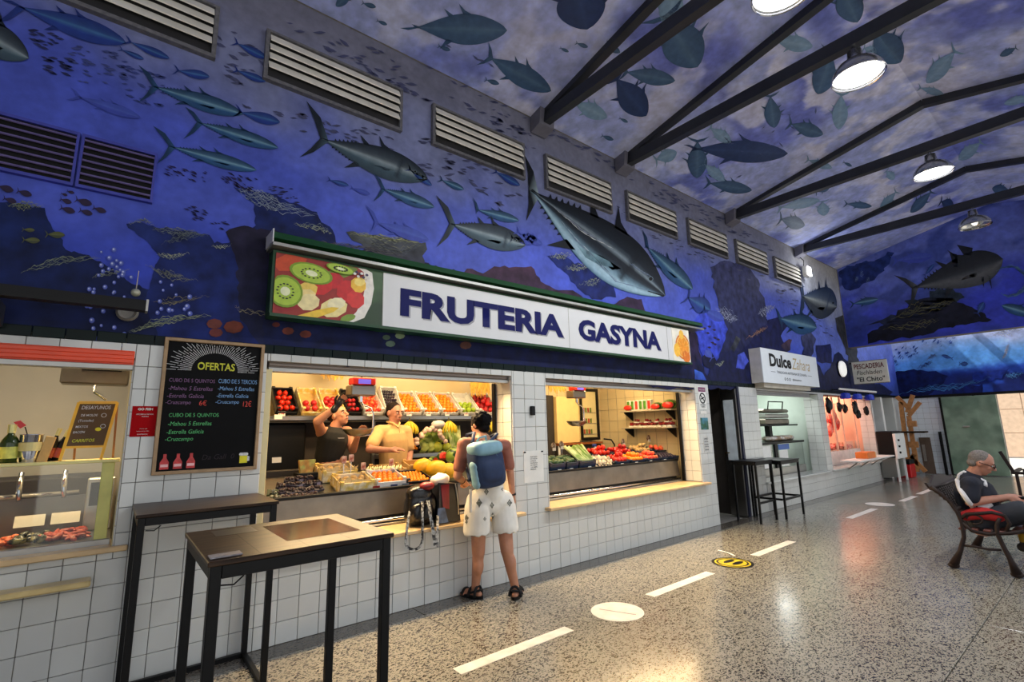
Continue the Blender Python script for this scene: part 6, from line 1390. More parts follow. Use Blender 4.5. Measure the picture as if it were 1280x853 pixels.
rr_ = (tr_-tl).normalized(); uu = (tl-bl).normalized()
for s, fx, fz, w_, h_ in (('DESAYUNOS', .12, .84, .74, .085), ('DE MOLDE', .16, .68, .42, .05), ('(Tostadas)', .14, .54, .38, .07), ('MIXTOS', .12, .42, .30, .05), ('BACON', .10, .30, .28, .05)):
    text(s, tl.lerp(ml, 1-fz)+rr_*((tr_-tl).length*fx)+Vector((0, -.002, 0)), rr_, uu, (tr_-tl).length*w_, (tl-ml).length*h_, M_cw, t, bold=.01)
text('CARRITOS', tl.lerp(ml, .90)+rr_*((tr_-tl).length*.14)+Vector((0, -.002, 0)), rr_, uu, (tr_-tl).length*.55, (tl-ml).length*.07, M_cy, t, bold=.02)
c_ = tl.lerp(ml, .62)+rr_*((tr_-tl).length*.70); MB().ell(c_+Vector((0, -.003, 0)), (.016, .001, .012), 12, 6).build('drawn_heart', mat('print_yellow', (226, 214, 30), .6), t)
for k in (0, 1): MB().lathe([(.014, 0), (.014, .001), (.011, .001), (.011, 0)], tl.lerp(ml, .30+.25*k)+rr_*((tr_-tl).length*(.74+.06*k))+Vector((0, -.002, 0)), 14, (0, -1, 0)).build('drawn_fruit', M_cw, t)
for A_ in (tl, tr_): MB().bar(A_, Vector((A_.x+.01, .285, ZB+.002)), .012, .012, (0, 1, 0)).build('back_leg', mat('brown_leg', (120, 78, 40), .5), t)
# bar scale display hanging and clip lamp
q0, q1 = wp(78, 455, 1.0), wp(160, 482, 1.0)
t = thing('hanging_scale', 'grey scale housing hanging at the top of the bar window', 'scale', ((q0.x+q1.x)/2, 1.0, q1.z)); MB().bbox((q0.x, .95, q1.z), (q1.x, 1.15, q0.z), .01).build('housing', M_panel, t); MB().box((q0.x+.12, .945, q0.z-.05), (q1.x-.05, .95, q0.z+.0)).build('screen_frame', M_black, t); MB().box((q0.x+.2, .942, q0.z-.03), (q0.x+.42, .945, q0.z-.005)).build('screen', MATS['scale_display_b'] if 'scale_display_b' in MATS else mat('scale_display_b', (170, 190, 220), .3, emit=.8), t)
MB().cyl(((q0.x+q1.x)/2, 1.05, q0.z), ((q0.x+q1.x)/2, 1.05, 2.698), .012, n=8).build('hanger', M_chrome, t); q = wp(118, 490, 1.0); MB().tube([(q.x, 1.0, q1.z), (q.x, 1.0, q.z), (q.x+.08, 1.0, q.z-.06)], .012, 8).build('hook', M_chrome, t)
# things inside the bar
t = MB().bbox((-1.2, 1.3, 0), (.0, 1.85, 1.2), .01).build('back_counter', M_dark); tag(t, 'dark back counter inside the bar', 'counter')
t = thing('slicer', 'grey appliance with glass door inside the bar display', 'appliance', (-.02, .5, .86)); q0, q1 = wp(112, 585, .62), wp(140, 645, .62); MB().bbox((q0.x, .60, .862), (min(q1.x, .05), .72, 1.22), .008).build('cabinet', M_alu, t); MB().box((q0.x+.02, .594, 1.03), (.03, .60, 1.19)).build('door', M_black, t); MB().bbox((-.0, .55, .90), (.03, .59, 1.12), .01).build('handle', M_black, t)
for k, (u, v) in enumerate(((27, 590), (82, 590))):
    q = wp(u, v, .7); t = MB().tube([(q.x, .72, 1.28), (q.x, .70, 1.18), (q.x+.01, .66, 1.10)], [.014, .018, .012], 8).build('serving_tongs', M_chrome, smooth=True); tag(t, ['pair of steel tongs hanging at the left in the bar display', 'pair of steel tongs hanging at the right in the bar display'][k], 'tongs')
# ================================================================== FURNITURE, MARKINGS, FAR STALLS, PEOPLE
def high_table(x0, x1, y0, y1, h, label, bars=(), leg=.035, top=M_wood, apron=.045, ep=True):
    t = thing('high_table', label, 'table', ((x0+x1)/2, (y0+y1)/2, 0))
    MB().bbox((x0-.01, y0-.01, h-.018), (x1+.01, y1+.01, h), .003).build('table_top', top, t)
    for X in (x0, x1-leg):
        for Y in (y0, y1-leg): MB().bbox((X, Y, 0), (X+leg, Y+leg, h-.018), .002).build('leg', M_black, t)
    for a, b in (((x0+leg, y0, h-.018-apron), (x1-leg, y0+leg*.8, h-.019)), ((x0+leg, y1-leg*.8, h-.018-apron), (x1-leg, y1, h-.019)), ((x0, y0+leg, h-.018-apron), (x0+leg*.8, y1-leg, h-.019)), ((x1-leg*.8, y0+leg, h-.018-apron), (x1, y1-leg, h-.019))):
        MB().bbox(a, b, .002).build('apron', M_black, t)
    for a, b in bars: MB().bbox(a, b, .002).build('stretcher', M_black, t)
    return t
t1 = high_table(.30, .955, -2.08, -1.42, 1.08, 'nearest high table with dark wood top and black square legs')
MB().box((.58, -1.93, 1.0805), (.88, -1.52, 1.0812)).build('inlay', mat('glossy_dark_inlay', (70, 44, 28), .14, var=.35, scale=14, c2=(58, 36, 26)), t1); MB().box((.38, -1.62, 1.0805), (.54, -1.47, 1.0812)).build('inlay', mat('slate_inlay', (58, 54, 48), .3), t1)
for k in range(1, 4): MB().box((.29+.165*k-.001, -2.09, 1.0803), (.29+.165*k+.001, -1.41, 1.0806)).build('board_joint', M_black, t1)
t = MB().bbox((.30, -2.06, 1.082), (.40, -2.0, 1.087), .001).build('leaflet', mat('printed_leaflet', (140, 136, 140), .4, var=.4, scale=40)); tag(t, 'small stack of printed leaflets on the near corner of the front table', 'leaflet')
t2 = high_table(.15, .86, -.62, -.03, 1.08, 'high table with black frame standing against the tiles under the chalkboard', bars=[((.185, -.06, .0), (.825, -.03, .03)), ((.15, -.585, 0), (.18, -.065, .03)), ((.83, -.585, 0), (.86, -.065, .03))])
MB().tube([(.19, -.60, .99), (.23, -.60, .985), (.26, -.60, 1.01)], .003, 6).build('hook', M_black, t2); MB().tube([(.34, -2.05, .99), (.38, -2.05, .985), (.41, -2.05, 1.01)], .003, 6).build('hook', M_black, t1)
high_table(8.36, 9.05, -.52, -.03, .90, 'black high table standing outside the pastry shop window', bars=[((8.39, -.51, .28), (9.02, -.48, .31)), ((8.39, -.06, .28), (9.02, -.03, .31)), ((8.36, -.48, .28), (8.39, -.06, .31)), ((9.02, -.48, .28), (9.05, -.06, .31))], top=M_black, leg=.03)
high_table(7.72, 8.28, -.42, -.04, .92, 'thin black high table standing in front of the passage door', bars=[((7.75, -.41, .28), (8.25, -.38, .31))], top=M_black, leg=.03)

# floor markings
M_tape = mat('worn_white_tape', (206, 202, 196), .5, var=.15, scale=9)
for i, (a, b, y) in enumerate(((1.83, 2.83, -1.21), (3.88, 4.91, -1.18), (5.88, 6.90, -1.17), (9.1, 10.35, -1.13), (11.6, 12.5, -1.22), (12.9, 14.0, -1.2))):
    t = MB().box((a, y-.05, .0005), (b, y+.05, .0025)).build('floor_tape', M_tape); tag(t, 'white tape strip on the floor, %s from the camera' % ['nearest', 'second', 'third', 'fourth', 'fifth', 'furthest'][i], 'tape', 'white tape strips along the floor')
def disc(x, y, r, m, n=40, z=.001, h=.0015): return MB().lathe([(0, h), (r, h), (r, 0)], (x, y, z), n)
t = disc(3.37, -1.23, .215, None).build('floor_sticker', M_tape); tag(t, 'round worn white sticker on the floor near the customer', 'sticker'); MB().bar((3.30, -1.10, .0035), (3.42, -1.38, .0035), .008, .0008, (0, 0, 1)).build('scratch', M_grout, t)
t = disc(10.95, -1.05, .22, None).build('floor_sticker', M_tape); tag(t, 'round white sticker far off on the floor before the pastry shop', 'sticker')
t = thing('floor_sticker', 'yellow round floor sticker with black rim and two footprints', 'sticker', (5.42, -1.15, 0)); disc(5.42, -1.15, .215, None).build('disc', M_black, t); MB().lathe([(0, .001), (.185, .001), (.185, 0)], (5.42, -1.15, .0026), 36).build('yellow_face', mat('safety_yellow', (186, 166, 22), .45, var=.25, scale=14), t); MB().lathe([(.165, .0008), (.145, .0008)], (5.42, -1.15, .004), 36).build('ring', M_black, t)
for s in (-1, 1): MB().ell((5.42+.02, -1.15+.05*s, .0045), (.10, .036, .001), 14, 6).build('footprint', M_black, t)
t = MB().tube([(5.72, -1.02, .002), (5.80, -.90, .003), (5.83, -.76, .002)], .012, 6).build('paper_scrap', M_paper); t.scale = (1, 1, .2); tag(t, 'curved white scrap on the floor beside the yellow sticker', 'scrap')

# ---- bench
M_iron = mat('rusty_cast_iron', (36, 24, 21), .6, metal=.0, spec=.3, var=.3, scale=20); M_slat = mat('brown_bench_slat', (96, 52, 44), .4, var=.2, scale=8)
bn = thing('bench', 'cast iron park bench with lattice back standing on the open floor at right', 'bench', (7.4, -3.0, 0))
BX0, BX1 = 6.80, 8.02
def bend(pts, X): return [Vector((X, p.y, p.z)) for p in pts]
prof_rear = [xp(u, v, BX0) for u, v in ((1193, 711), (1200, 690), (1205, 672), (1203, 655), (1197, 641), (1186, 626), (1174, 616), (1163, 609))]
prof_front = [xp(u, v, BX0) for u, v in ((1272, 721), (1263, 700), (1254, 683), (1247, 668), (1246, 655), (1250, 648))]
seatp = [xp(u, v, BX0) for u, v in ((1201, 652), (1215, 664), (1235, 668), (1262, 667), (1284, 664))]
armp = [xp(u, v, BX0) for u, v in ((1199, 650), (1208, 643), (1226, 642), (1240, 641), (1256, 645), (1262, 655), (1258, 664))]
strp = [xp(u, v, BX0) for u, v in ((1203, 682), (1220, 684), (1235, 687), (1252, 688))]
for X in (BX0, BX1):
    dz = -min(p.z for p in prof_rear[:1])
    for nm, pr, r in (('leg', prof_rear, [.040, .022, .018, .02, .02, .018, .02, .024]), ('leg', prof_front, [.042, .022, .02, .02, .018, .016]), ('seat_rail', seatp, .018), ('armrest', armp, .016), ('brace', strp, .012)):
        pts = bend(pr, X)
        if pr is prof_rear or pr is prof_front: pts[0].z = .035 if len(pts) else 0
        MB().tube(pts, r, 8).build(nm, M_iron, bn, smooth=True)
    for c_ in ((prof_rear[0], 0), (prof_front[0], 1)): MB().ell((X, c_[0].y, .03), (.035, .05, .03), 10, 6).build('foot', M_iron, bn, smooth=True)
    a = armp[1].lerp(armp[2], .5); MB().tube([Vector((X, a.y+.06*math.cos(q), a.z-.055+.045*math.sin(q))) for q in np.linspace(0, 5, 12)], .009, 6).build('scroll', M_iron, bn, smooth=True)
for k in range(6):
    f_ = k/5; y = seatp[0].y+(seatp[-1].y-seatp[0].y)*f_; z = seatp[2].z+.02+.012*(f_-.5); MB().bbox((BX0-.01, y-.028, z), (BX1+.01, y+.028, z+.022), .004).build('seat_slat', M_slat, bn)
b0, b1 = Vector((0, prof_rear[4].y, prof_rear[4].z+.03)), Vector((0, prof_rear[7].y, prof_rear[7].z-.02))
lat = MB(); nL = 14
for k in range(-6, nL+1):
    for s in (0, 1):
        xa = k/nL; xb = xa+6/nL
        fa, fb_ = (0, 1)
        if xa < 0: fa = -xa*nL/6; xa = 0
        if xb > 1: fb_ = 1-(xb-1)*nL/6; xb = 1
        if xa >= xb: continue
        if s: fa, fb_ = 1-fa, 1-fb_
        A_ = b0.lerp(b1, fa); B_ = b0.lerp(b1, fb_); A_.x = BX0+(BX1-BX0)*xa; B_.x = BX0+(BX1-BX0)*xb; lat.bar(A_, B_, .013, .008, (0, 1, 0))
lat.build('lattice_back', M_iron, bn)
for f_ in (0, 1):
    A_ = b0.lerp(b1, f_); MB().tube([(BX0, A_.y, A_.z), (BX1, A_.y, A_.z)], .018, 8).build('back_rail', M_iron, bn, smooth=True)
c1 = b1; cr_ = MB(); cr_.prism([(BX0, c1.y, c1.z), (BX1, c1.y, c1.z), (BX1, c1.y+.03, c1.z+.06), (7.9, c1.y+.02, c1.z+.04), (7.55, c1.y+.045, c1.z+.10), (7.25, c1.y+.045, c1.z+.10), (6.95, c1.y+.02, c1.z+.04), (BX0, c1.y+.03, c1.z+.06)], (0, .02, 0)); cr_.build('crest', M_iron, bn)

# ---- pastry shop content
def P1(u, v, y): return wp(u, v, y)
t = thing('display_case', 'glass pastry display case with posters in the pale shop window', 'display case', (10.4, .6, .48)); x0_, x1_ = 9.15, 11.6
MB().box((x0_, .35, .0), (x1_, .95, .62)).build('base', M_alu, t); MB().box((x0_, .37, .62), (x1_, .376, 1.08)).build('glass_pane', M_glass, t); MB().bbox((x0_, .33, 1.08), (x1_, .95, 1.12), .004).build('top', M_black, t); MB().box((x0_, .88, .62), (x1_, .92, 1.08)).build('back', mat('mint_case', (196, 216, 196), .4), t); MB().bbox((10.2, .34, .62), (10.32, .38, 1.08), .004).build('post', M_black, t); MB().box((x0_+.4, .362, .64), (x0_+.9, .368, 1.06)).build('poster', M_white, t); MB().box((x0_+.02, .362, .74), (x0_+.38, .368, 1.07)).build('poster', mat('blue_poster', (96, 130, 160), .4, var=.3, scale=9, c2=(220, 226, 226)), t); MB().box((10.4, .362, .96), (10.9, .368, 1.07)).build('poster', mat('blue_poster2', (40, 90, 170), .4), t); MB().box((10.42, .362, .64), (10.8, .368, .95)).build('poster', M_white, t)
t = thing('sandwich_press', 'large grey press machine on a dark board in the pastry shop window', 'machine', (9.9, .8, 1.36)); q0, q1 = P1(958, 530, .8), P1(1000, 500, .8)
xa, xb = P1(955, 522, .5).x, P1(992, 522, .5).x; zb_ = P1(970, 531, .5).z; print('press', xa, xb, zb_)
xb = min(xb, 11.3); MB().bbox((xa-.05, .42, zb_-.03), (xb+.3, .78, zb_), .004).build('board', M_black, t); MB().bbox((xa, .46, zb_), (xb, .76, zb_+.12), .02).build('body', M_panel, t); MB().bbox((xa+.02, .45, zb_+.13), (xb-.02, .76, zb_+.22), .02).build('lid', M_alu, t); MB().bbox((xa+.0, .47, zb_+.24), (xb+.05, .76, zb_+.32), .03).build('upper_lid', M_panel, t)
MB().tube([(xa+.2, .5, zb_+.30), (xa+.2, .47, zb_+.47), (xb-.2, .47, zb_+.47), (xb-.2, .5, zb_+.30)], .012, 8).build('handle', M_black, t, smooth=True); MB().box((xa+.3, .55, 1.12), (xa+.42, .65, zb_-.03)).build('leg', M_black, t)
for k in range(7):
    x = 10.55+.16*k; o = MB().ell((x, .6, 1.175), (.10, .12, .055), 10, 7, fn=lambda p: 1+.15*math.sin(5*p.x+3*p.y)).build('wrapped_bread', mat('wrapped_bread', (176, 150, 124), .35, var=.4, scale=12, c2=(214, 208, 200)), smooth=True); tag(o, 'wrapped loaf lying on the pastry display case', 'bread', 'wrapped loaves on the display case')
for k in range(3):
    o = MB().ell((9.3+.2*k, .55, 1.16), (.10, .09, .04), 10, 7).build('pastry', mat('pastry_crust', (196, 150, 90), .5, var=.3, scale=20), smooth=True); tag(o, 'pastry lying at the left end of the display case', 'pastry', 'pastries at the left end')
# ---- butcher / fish window content
t = thing('meat_counter', 'white counter heaped with red meat in the far pinkish window', 'counter', (13.6, .5, .48)); MB().box((12.2, .35, .0), (15.1, .95, .80)).build('base', mat('white_enamel', (226, 214, 206), .3), t); MB().box((12.2, .36, .80), (15.1, .366, 1.0)).build('glass_pane', M_glass, t)
heapo('meat_cut', 60, 12.35, 14.95, .44, .86, .855, mat('raw_meat', (206, 56, 44), .35, var=.35, scale=9, c2=(232, 140, 120)), 'cut of raw red meat heaped on the far counter', 'meat cuts on the far counter', 'meat', r=(.11, .08, .045))
for k, (x, z) in enumerate(((12.55, 1.62), (12.75, 1.5), (12.65, 1.35), (14.3, 1.55), (14.45, 1.4), (14.2, 1.3), (14.6, 1.62), (14.75, 1.45))):
    t = MB().ell((x, .7, z), (.10, .08, .17), 12, 9, fn=lambda p: 1+.12*math.sin(6*p.x+5*p.z)).build('hanging_meat', MATS['raw_meat'], smooth=True); tag(t, 'piece of red meat hanging in the far window', 'meat', 'meat hanging in the far window'); MB().cyl((x, .7, z+.12), (x, .7, 1.96), .008, n=6).build('hook', M_chrome, t)
MB().tube([(12.0, .7, 1.95), (15.25, .7, 1.95)], .015, 6).build('meat_rail', M_chrome); tag(bpy.data.objects['meat_rail'], 'steel rail for hanging meat in the far window', 'rail')
for k, x in enumerate((13.2, 14.0, 14.9)):
    t = MB().lathe([(.05, .12), (.10, .1), (.11, 0), (.10, -.02)], (x, -.06, 2.03), 14).build('blue_lamp_shade', mat('blue_enamel', (30, 60, 200), .3)); tag(t, 'small blue cup-shaped shade under the far awning, %s of three' % ('left', 'middle', 'right')[k], 'lamp'); MB().cyl((x, -.06, 2.14), (x, -.06, 2.2), .01, n=6).build('stem', M_black, t)
for k, (x, z, s) in enumerate(((12.5, 1.86, .2), (13.15, 1.83, .13), (13.5, 1.80, .13), (14.2, 1.82, .2), (14.35, 1.66, .14), (15.0, 1.74, .14))):
    t = MB().ell((x, .07, z), (s*.55, .05, s*.75), 12, 8, fn=lambda p: 1+.35*math.sin(5*p.x+4*p.z+x)).build('hanging_gadget', M_black, smooth=True); tag(t, 'dark utensil hanging in the far pink window, %s from the left' % ('first', 'second', 'third', 'fourth', 'fifth', 'sixth')[k], 'utensil'); MB().cyl((x, .07, z+s*.5), (x, .07, 2.08), .006, n=6).build('string', M_black, t)
for k, x in enumerate((13.45, 13.95, 14.85)):
    t = MB().bbox((x-.03, .30, .81), (x+.03, .34, 2.08), .004).build('window_mullion', mat('salmon_post', (232, 180, 150), .4)); tag(t, 'pale vertical post in the far pink window, %s of three' % ('left', 'middle', 'right')[k], 'post')
t = thing('folding_shelf', 'white folding shelf with struts below the butcher window', 'shelf', (13.7, -.2, .62)); MB().bbox((12.5, -.38, .62), (15.0, -.0, .65), .004).build('board', M_white, t)
for x in (12.9, 13.7, 14.5): MB().bar((x-.35, -.30, .61), (x, -.02, .44), .02, .02).build('strut', M_alu, t); MB().bar((x+.35, -.30, .61), (x, -.02, .44), .02, .02).build('strut', M_alu, t)
t = thing('orange_box', 'orange cardboard box on the white folding shelf', 'box', (13.6, -.18, .65)); MB().bbox((13.3, -.3, .651), (13.85, -.06, .79), .006).build('box', mat('orange_card', (226, 120, 46), .6), t); MB().bbox((13.86, -.28, .651), (14.0, -.08, .77), .006).build('side_pack', mat('tan_pack', (224, 176, 120), .6), t)
t = thing('grill_cabinet', 'black grill machine on a steel stand at the far end of the stalls', 'machine', (15.5, .1, 0)); MB().bbox((15.15, -.36, .58), (15.9, -.01, 1.22), .02).build('black_body', M_black, t); MB().bbox((15.14, -.42, .55), (15.92, -.36, 1.16), .01).build('control_panel', M_white, t); MB().box((15.2, -.34, .1), (15.85, -.02, .56)).build('stand', M_steel, t)
for z in (.7, .85, 1.0): MB().cyl((15.3, -.42, z), (15.3, -.45, z), .025, n=10).build('knob', M_black, t)
for x in (15.2, 15.83): MB().box((x-.02, -.38, 0), (x+.02, -.34, .56)).build('leg', M_white, t)
M_rs = mat('grey_shutter_slats', (118, 122, 126), .5, metal=.4, var=.1)
for i, (a, b, lab) in enumerate(((15.32, 16.0, 'dark grey slatted shutter door beside the butcher window'), (16.2, 17.1, 'second grey slatted shutter door, nearer the end wall'))):
    t = thing('shutter_door', lab, 'shutter', ((a+b)/2, .3, 0)); MB().box((a, .30, 0), (b, .33, 2.12)).build('backing', M_rs, t)
    for k in range(28): MB().prism([(a, .30, .05+k*.073), (a, .285, .07+k*.073), (a, .30, .115+k*.073)], (b-a, 0, 0)).build('slat', M_rs, t)
t = MB().box((16.02, .0, 0), (16.18, .33, 2.11)).build('white_post', M_white); tag(t, 'white post between the two slatted shutter doors', 'post'); t = MB().box((17.1, .0, 0), (17.9, .3, 2.12)).build('wall_panel', M_tile); tag(t, 'white tiled pier next to the end wall', 'panel')
# coat-tree like wooden rack, cooler, leaning board, table top
M_pine = mat('orange_pine', (190, 130, 76), .5, var=.2, scale=14)
t = thing('wooden_rack', 'tall wooden rack of crossed beams standing before the end wall', 'rack', (17.2, -.35, 0)); X = 17.3
Y = lambda u, v: xp(u, v, X)
for (a, b) in (((1126, 503), (1136, 585)), ((1150, 503), (1136, 520)), ((1121, 496), (1137, 512)), ((1141, 494), (1134, 516)), ((1136, 520), (1147, 590)), ((1138, 570), (1157, 590)), ((1143, 568), (1130, 592))):
    A_, B_ = Y(*a), Y(*b); B_.z = max(B_.z, .02); MB().bar(A_, B_, .10, .07, (1, 0, 0)).build('beam', M_pine, t)
MB().box((X-.2, Y(1158, 540).y, 1.13), (X+.2, Y(1122, 540).y, 1.18)).build('shelf_board', M_wood, t)
for (u, v) in ((1140, 530), (1142, 556)): p = Y(u, v); MB().box((X-.06, p.y-.10, p.z-.08), (X+.06, p.y+.10, p.z+.08)).build('block', M_pine, t)
t = thing('cool_box', 'red box with white lid standing below the wooden rack', 'box', (16.6, -.3, 0)); a = fl_ = zp(1134, 595, 0); MB().bbox((16.3, -.36, .0), (16.75, -.02, .34), .02).build('body', M_red, t); MB().bbox((16.3, -.36, .341), (16.75, -.02, .46), .02).build('lid', M_black, t); MB().bbox((16.29, -.2, .35), (16.30, -.05, .45), .002).build('label', M_white, t)
t = thing('leaning_board', 'brown board leaning against the white tiled end wall', 'board', (17.8, -.7, 0)); a, b = xp(1148, 549, 17.9), xp(1172, 588, 17.9); MB().prism([(17.95, a.y, .99), (17.95, b.y+.06, .99), (17.70, b.y, .01), (17.70, a.y-.06, .01)], (.03, 0, 0)).build('board', mat('brown_board', (84, 66, 52), .5), t); MB().box((17.66, a.y-.16, .35), (17.69, a.y-.10, .8)).build('handle', M_alu, t)
# green door leaf and frame
t = thing('green_door', 'worn dark green double door leaf standing open at the end of the hall', 'door', (17.9, -1.4, 0)); MB().prism([(17.87, -.92, .02), (17.87, -2.02, .02), (17.87, -2.02, 2.09), (17.87, -.92, 2.09)], (.05, 0, 0)).build('leaf', mat('worn_green_paint', (136, 158, 136), .35, var=.25, scale=3, c2=(106, 130, 110)), t); MB().box((17.87, -.92, .0), (17.92, -.87, 2.09)).build('edge_post', M_black, t); MB().bbox((17.83, -1.42, 1.26), (17.87, -1.28, 1.30), .004).build('handle', M_alu, t); MB().box((17.86, -.80, 0), (17.92, -.74, 1.15)).build('rod', M_black, t)
# outdoors beyond the end opening
t = thing('street_wall', 'sunlit street wall of pale stone slabs seen through the end opening', 'wall', (27, -6, 0)); MB().box((27, -3.6, 0), (27.3, 3, 5)).build('rendered_wall', mat('beige_stone_wall', (206, 180, 156), .8, var=.1), t)
for k in range(8):
    for j in range(5): MB().bbox((26.96, -3.6+.65*k+.01, .9*j+.01), (27.0, -3.6+.65*(k+1)-.01, .9*(j+1)-.01), .01).build('stone_slab', MATS['beige_stone_wall'], t)
t = thing('white_building', 'bright white building in the sun at the far right', 'building', (27, -9, 0)); MB().box((26.5, -16, 0), (27.2, -3.62, 9)).build('wall', mat('whitewash', (236, 236, 230), .8), t)
for k in range(3): MB().box((26.45, -6.5-3*k, 1.0), (26.5, -5.3-3*k, 2.6)).build('window', M_dark, t)
t = thing('graffiti_panel', 'panel with colourful graffiti figures outside the end opening', 'mural', (22.5, -3.4, 0)); MB().box((22.5, -4.6, 0), (22.6, -2.75, 1.75)).build('panel', mat('graffiti_base', (206, 204, 196), .7, var=.15, scale=3), t)
for k in range(46):
    y, z = random.uniform(-4.5, -2.85), random.uniform(.15, 1.6); c_ = random.choice([(40, 50, 90), (200, 110, 70), (24, 26, 34), (230, 200, 190), (90, 150, 130), (214, 80, 60), (240, 220, 120), (30, 34, 40)]); r = random.uniform(.06, .2)
    MB().prism([(22.499-.0005*k, y+r*math.cos(a)*random.uniform(.5, 1.2), z+r*math.sin(a)*random.uniform(.5, 1.2)) for a in np.linspace(0, 2*PI, 9)[:-1]], (.002, 0, 0)).build('painted_patch', mat('graffiti_%d_%d' % (c_[0], c_[1]), c_, .6), t)
# far bench silhouette bits at the right edge
t = thing('bench', 'second dark bench arm at the right edge, in the sunny doorway', 'bench', (14.0, -4.6, 0)); p = xp(1272, 597, 14.0); MB().bar((13.5, p.y, .45), (13.5, p.y-.6, .45), .06, .05).build('seat', M_iron, t); MB().bar((13.5, p.y, .45), (14.6, p.y, .45), .05, .05).build('rail', M_iron, t)
for (X, dy) in ((13.5, -.05), (13.5, -.5), (14.6, -.05)): MB().cyl((X, p.y+dy, 0), (X, p.y+dy, .45), .025, n=8).build('leg', M_iron, t)
MB().bar((13.5, p.y-.02, .45), (13.5, p.y+.12, .85), .05, .05).build('back_post', M_iron, t)

# ================================================================== PEOPLE
def hand(mb, wr, dr, nrm, s=1.0, curl=.4, thumb=1):
    wr = Vector(wr); d = Vector(dr).normalized(); n = Vector(nrm); n = (n-d*n.dot(d)).normalized(); r = d.cross(n)
    palm = wr+d*.045*s; mb.caps(wr, palm, .026*s, .034*s, 12)
    for k in range(-1, 2): mb.caps(wr+d*.02*s+r*(.018*k*s), wr+d*.085*s+r*(.024*k*s), .016*s, .014*s, 10)
    for k, (o_, L) in enumerate(((-.032, .060), (-.011, .072), (.011, .068), (.032, .052))):
        a = wr+d*.088*s+r*(o_*s); c1 = a+(d*math.cos(curl)+n*math.sin(curl))*L*.5*s; c2 = c1+(d*math.cos(2*curl)+n*math.sin(2*curl))*L*.5*s
        mb.caps(a, c1, .0095*s, .0088*s, 8); mb.caps(c1, c2, .0088*s, .0075*s, 8)
    a = wr+d*.03*s-r*(.03*s*thumb); b = a+(d*.6-r*thumb*.7+n*.2).normalized()*.04*s; c = b+(d*.95-r*thumb*.2+n*.3).normalized()*.034*s
    mb.caps(a, b, .013*s, .011*s, 8); mb.caps(b, c, .011*s, .009*s, 8)
def head(mb, c, fwd, up, s=1.0, face=True):
    c = Vector(c); f = Vector(fwd).normalized(); u = Vector(up); u = (u-f*u.dot(f)).normalized(); r = f.cross(u)
    R_ = Matrix((r, f, u)).transposed(); P = lambda x, y, z: c+R_ @ Vector((x, y, z))*s
    mb.ell(P(0, -.012, .025), (.076*s, .096*s, .092*s), 22, 16, rot=R_); mb.ell(P(0, .022, -.045), (.056*s, .066*s, .066*s), 18, 12, rot=R_); mb.ell(P(0, .052, -.092), (.026*s, .024*s, .020*s), 12, 8, rot=R_)
    if face:
        mb.caps(P(0, .088, .018), P(0, .110, -.022), .009*s, .014*s, 10); mb.ell(P(.012, .098, -.026), .009*s, 8, 6); mb.ell(P(-.012, .098, -.026), .009*s, 8, 6)
        mb.caps(P(-.032, .076, .032), P(.032, .076, .032), .012*s, .012*s, 8); mb.caps(P(-.018, .082, -.052), P(.018, .082, -.052), .009*s, .009*s, 8); mb.caps(P(-.015, .080, -.065), P(.015, .080, -.065), .008*s, .008*s, 8)
        for q in (-1, 1): mb.ell(P(.036*q, .066, -.018), (.02*s, .018*s, .02*s), 8, 6, rot=R_)
    for q in (-1, 1): mb.ell(P(.079*q, -.008, -.004), (.010*s, .020*s, .030*s), 10, 8, rot=R_)
    return P, R_
def eyes(P, R_, s, par, glasses=False):
    for q in (-1, 1):
        MB().ell(P(.029*q, .079, .008), (.013*s, .008*s, .009*s), 10, 8, rot=R_).build('eye', mat('eye_white', (214, 206, 198), .3), par, smooth=True); MB().ell(P(.029*q, .086, .008), (.006*s, .004*s, .006*s), 8, 6, rot=R_).build('iris', M_black, par, smooth=True)
        MB().tube([P(.014*q, .090, .028), P(.03*q, .088, .033), P(.046*q, .078, .027)], .0035*s, 6).build('eyebrow', mat('brow_hair', (44, 30, 24), .7), par, smooth=True)
    b = MB(); b.caps(P(-.02, .0895, -.058), P(.02, .0895, -.058), .0045*s, .0045*s, 8); b.build('lips', mat('lips', (150, 76, 66), .5), par, smooth=True)
V = Vector
def sq(e=4.0): return lambda p: (abs(p.x)**e+abs(p.y)**e+abs(p.z)**e)**(-1/e)
# ---- customer with backpack
def Q(u, v, y): return wp(u, v, y)
cu = thing('person', 'person seen from behind with a navy and pale blue backpack, white patterned shorts and black sandals', 'person', (2.84, -.27, 0)); cu['label'] = 'person from behind with navy and pale blue backpack, patterned white shorts and black sandals'
aL, aR = V((2.70, -.15, .07)), V((2.97, -.40, .07))
hipL, hipR = Q(598, 634, -.26), Q(628, 634, -.28); knL, knR = Q(598, 692, -.20), Q(634, 690, -.36)
pel = Q(612, 620, -.27); che = Q(606, 572, -.21); nek = Q(602, 546, -.15); hed = Q(600, 532, -.11)
shL, shR = Q(580, 556, -.17), Q(631, 558, -.22); elL, elR = Q(572, 596, -.16), Q(638, 592, -.24); wrL, wrR = Q(583, 606, .10), Q(641, 622, -.22)
b = MB()
b.caps(aL, knL, .036, .056); b.caps(knL+V((0, .0, .0)), hipL, .060, .082); b.caps(aR, knR, .036, .056); b.caps(knR, hipR, .060, .082); b.ell(aL.lerp(knL, .68)+V((0, -.012, 0)), (.052, .055, .10)); b.ell(aR.lerp(knR, .68)+V((0, -.012, 0)), (.052, .055, .10))
